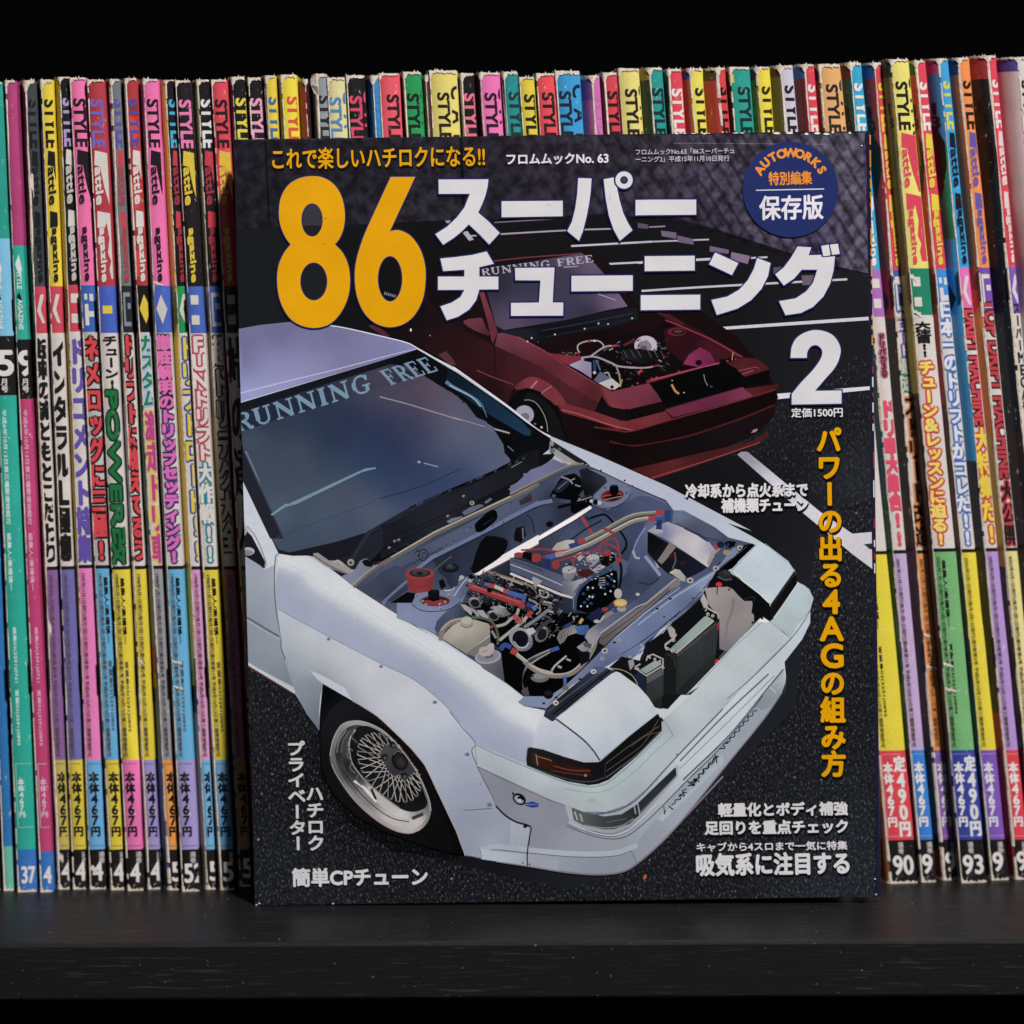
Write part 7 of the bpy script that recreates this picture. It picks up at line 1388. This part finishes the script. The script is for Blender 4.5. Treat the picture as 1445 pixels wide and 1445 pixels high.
      top='1591cc', b2='d95aa8', date='a684c4', price='cf2438', style='cfc23c', logo='14171c', sym=('angle', 'cfc6c8'), head_text=[('DRIFT MACHINE', 'c9283c', '40181c', 455, 615, 'd', 12, 2, 1.2), ('大特集だ!', 'dfc22c', 'b92a2a', 618, 786, 'v', 13, 2.5, 1.6)], dt=dl(2002, 3, 9, 3), pr='e0d8da', frame='e09aa4', no='9', nx=3),
 dict(g=(1353, 1366, 82, 1463, 1240, 17), label='orange topped magazine with black lettering and purple logo', a=[(105, '232a5c'), (400, '9a4f22'), (440, 'd06a1c'), (600, 'd2691c'), (790, 'b98a22'), (1000, '3f3a20'), (1300, '23222c')], wear=1.0,
      top='e07f34', b2='6a3f9c', date='d3c880', price='3a8a50', style='221a16', logo='5a4a9c', sym=('frame', 'cfc6c8'), head_text=[('TOP DRIFT MACHINE', 'b52836', '3f181c', 440, 690, 'd', 12, 2, 1.2), ('大公開', '1d1a1c', 'b52836', 694, 786, 'v', 13, 2.5, 1)], dt=dl(2002, 4, 9, 4), pr='d8d8d4', no='9'),
 dict(g=(1394, 1404, 79, 1504, 1239, 26), label='crimson magazine with white lettering and wide black cover slice', a=[(110, '9a1d22'), (250, '1c1c1c'), (600, '151b26'), (1300, '2a1d22')], wear=1.2,
      top='cf2440', b2='6f4aa6', date='bda82a', price='5b8fb8', style='d9d0d0', logo='d6c4c6', sym=('angle', 'cfc6c8'), head_text=[('スーパーMEGA号', '2a2628', None, 445, 600, 'v', 10, 2, .3)]),
 dict(g=(1436, 1449, 81, 1546, 1238, 28), label='white magazine with blue purple top at the right edge of the photo', a=[(100, '4a3a86'), (240, 'c2a8a8'), (600, 'b9a8a4'), (1300, '6a5058')], wear=.8,
      top='c4bfc6', b2='2f55aa', date='bda82a', price='5b8fb8', style='1d1b20', logo='1d1b20', t0=2),
]
FOOT = {2: 25, 3: 16, 4: 14, 5: 17, 6: 21, 7: 17, 8: 21, 9: 16, 10: 12, 11: 23, 12: 11, 13: 18, 14: 14, 46: 38, 47: 20, 48: 20, 49: 36, 50: 24, 51: 20, 52: 18}
for i, d in enumerate(MAGS):
    g = d['g']
    if i in FOOT: d['wb2'] = FOOT[i]
    if i:
        p = MAGS[i - 1]; d['wa2'] = min(max(4.5, g[3] - (p['g'][3] + p.get('wb2', p['g'][1] - p['g'][0])) - 1), 30)
    if 'ink' in d: d['ink'] = []
    s = build_mag(i, d)
    d['s'] = s
# the two oldest ones carry their own lettering
def extra(s, month, no, nx):
    it = []
    v, f = fit(month); v, f, l = bold(np.stack([1.5 + v[:, 0] * 20, 486 + (1 - v[:, 1]) * 34], 1), f, 1.5, 1.5, 6); it.append((v, f, 'd8d2ce', 6e-5, l))
    v, f, l = updn('月号', 4, 524, 10, 10, .3); it.append((v, f, 'cfc8c4', 6e-5, l)); s.ink('month_lettering', it)
    it = []
    for body, a, b_, t in (('平成6年10月13日第三種郵便物認可', 568, 730, 4), ('編集人/高橋慎一', 742, 824, 4), ('編集03(3291)0721', 876, 955, 6), ('営業03(3291)0895', 966, 1046, 6)):
        v, f, l = down(body, t, a, b_, 5.5, .25); it.append((v, f, 'b9d8cf' if no == '37' else 'd69ab8', 6e-5, l))
    v, f, l = updn('本体467円', 5, 1094, 9, 9.4, .4); it.append((v, f, 'c4dcd6' if no == '37' else 'd8a8c0', 6e-5, l))
    for q in ((3, 1072, 3.7, 1165), (3, 1072, 30, 1072.8), (3, 1164.2, 30, 1165)): v, f = quad(*q); it.append((v, f, '9fd0c4', 5e-5, None))
    s.ink('price_lettering', it)
    v, f = fit(no); v, f, l = bold(np.stack([nx + v[:, 0] * (8 * len(no) + 2), 1222 + (1 - v[:, 1]) * 24], 1), f, .9, .9, 6); s.ink('issue_number', [(v, f, 'd8d2d0', 6e-5, l)])
    it = []
    for body, a, b_ in (('ATTLE', 372, 400), ('AGAZINE', 414, 456)): v, f, l = down(body, 3.5, a, b_, 6, .3); it.append((v, f, 'cfd6d4', 6e-5, l))
    it.append((np.array([(2, 366), (7, 352), (11, 372), (8, 384)]), [(0, 1, 2, 3)], 'cfd6d4', 5e-5, None)); it.append((np.array([(2, 410), (6, 404), (9, 414), (6, 418)]), [(0, 1, 2, 3)], '17161a', 5e-5, None))
    s.ink('logo', it)
extra(MAGS[2]['s'], '5', '37', 6); extra(MAGS[3]['s'], '9', '4', 5)
# round red spots of the spotted one
sp = MAGS[10]['s']; it = []
for y in (180, 272, 365, 150, 240, 330):
    a = np.linspace(0, 2*math.pi, 22, endpoint=False); ry = 18 if y in (180, 272, 365) else 12
    it.append((np.stack([(4 if ry == 18 else 12) + 9 * np.cos(a), y + ry * np.sin(a)], 1), [tuple(range(22))], 'c62a2c' if ry == 18 else '8f1c24', 2.5e-5, None))
sp.ink('spot_pattern', it)
# yellow patch on the teal one, torn white flap on the grey one
sp = MAGS[42]['s']; sp.ink('yellow_patch', [(np.array([(.5, 104), (4, 104), (4.5, 116), (.8, 116)]), [(0, 1, 2, 3)], 'c9b01c', 4e-5, None)])
sp = MAGS[21]['s']; V = []
for t, y, o in ((-8, 112, .0004), (-3, 105, .0012), (1, 122, .0022), (1.5, 134, .0016), (-4, 131, .0010), (-8, 120, .0006)):
    p = sp.pB(t * sp.k, sp.z(y), o); V.append(p)
mesh_obj('torn_flap', V, [(0, 1, 2, 5), (5, 2, 3, 4)], M_WORN, sp.cover)

# dark printed shapes on the cover slices of the right-hand magazines
def P_(*q): return (np.array(q, float), [tuple(range(len(q)))])
for k, wedge in ((47, '131412'), (48, '14130f'), (49, '1a0f10'), (50, '0f1712'), (51, '130d0a'), (53, '17100f')):
    s = MAGS[k]['s']; y0 = s.yt - 85; it = []
    for q in (P_((1, 176 + y0), (.55, 180 + y0), (.12, 200 + y0), (.16, 232 + y0), (.5, 262 + y0), (1, 300 + y0)), P_((1, 398 + y0), (.72, 398 + y0), (.4, 414 + y0), (.75, 430 + y0), (1, 436 + y0))):
        it.append((q[0], q[1], wedge, 9e-5))
    v, f, l = updn('13', 0, 0, 1, 1, 0); lo, hi = v.min(0), v.max(0); v = (v - lo) / (hi - lo)
    v2, f2, l2 = bold(v, f, .12, .03, 6); it.append((np.stack([.85 - .5 * v2[:, 0], 145 + y0 + 34 * v2[:, 1]], 1), f2, wedge, 9e-5))
    for q in it: s.ink_side('cover_print', [q])
for k, q, c_ in ((5, ((.1, 114), (.9, 114), (.9, 178), (.5, 182), (.1, 176)), '1b1a1c'), (11, ((.05, 118), (.95, 118), (.95, 182), (.05, 184)), 'c8679c'), (14, ((.2, 455), (.8, 450), (.9, 560), (.3, 590)), '7a6a4a'), (10, ((.1, 905), (1, 905), (1, 942), (.1, 942)), '9a2a30'), (10, ((.1, 942), (1, 942), (1, 964), (.1, 964)), 'bfa02c'), (9, ((.1, 560), (1, 560), (1, 760), (.1, 740)), '77758a'), (7, ((.1, 600), (1, 590), (1, 780), (.1, 800)), '5c5e68'), (4, ((.3, 470), (1, 470), (1, 640), (.3, 620)), '2d3a44')):
    MAGS[k]['s'].ink_side('cover_print', [(np.array(q, float), [tuple(range(len(q)))], c_, 8e-5)])

# torn paper round the staples of the most worn ones
tr_ = random.Random(41)
def tear(k, t0, t1, y, h):
    s = MAGS[k]['s']; n = 9; up, dn = [], []
    for i in range(n):
        t = t0 + (t1 - t0) * i / (n - 1); up.append((t, y + (i - 4) * .5 - h * tr_.uniform(.1, .6))); dn.append((t, y + (i - 4) * .5 + h * tr_.uniform(.1, .6)))
    q = np.array(up + dn[::-1]); f = [(i, i + 1, 2 * n - 2 - i, 2 * n - 1 - i) for i in range(n - 1)]
    return (q, f, 'cfc5ba', 1.6e-4, None)
for k, lst in ((48, ((.4, 13, 390, 7), (.4, 16, 436, 9), (.4, 12, 888, 5), (.4, 20, 934, 6))), (49, ((.4, 9, 383, 8), (.4, 11, 432, 9), (.4, 14, 930, 5), (.4, 16, 966, 5))), (11, ((.4, 12, 392, 4), (.4, 14, 926, 5), (.4, 13, 962, 4))), (4, ((.3, 5, 256, 30), (.3, 4, 878, 20), (.3, 7, 1208, 14))), (10, ((.3, 6, 820, 3),)), (9, ((.3, 7, 925, 5),)), (6, ((.3, 10, 1225, 9),))):
    MAGS[k]['s'].ink('torn_paper', [tear(k, *q) for q in lst])
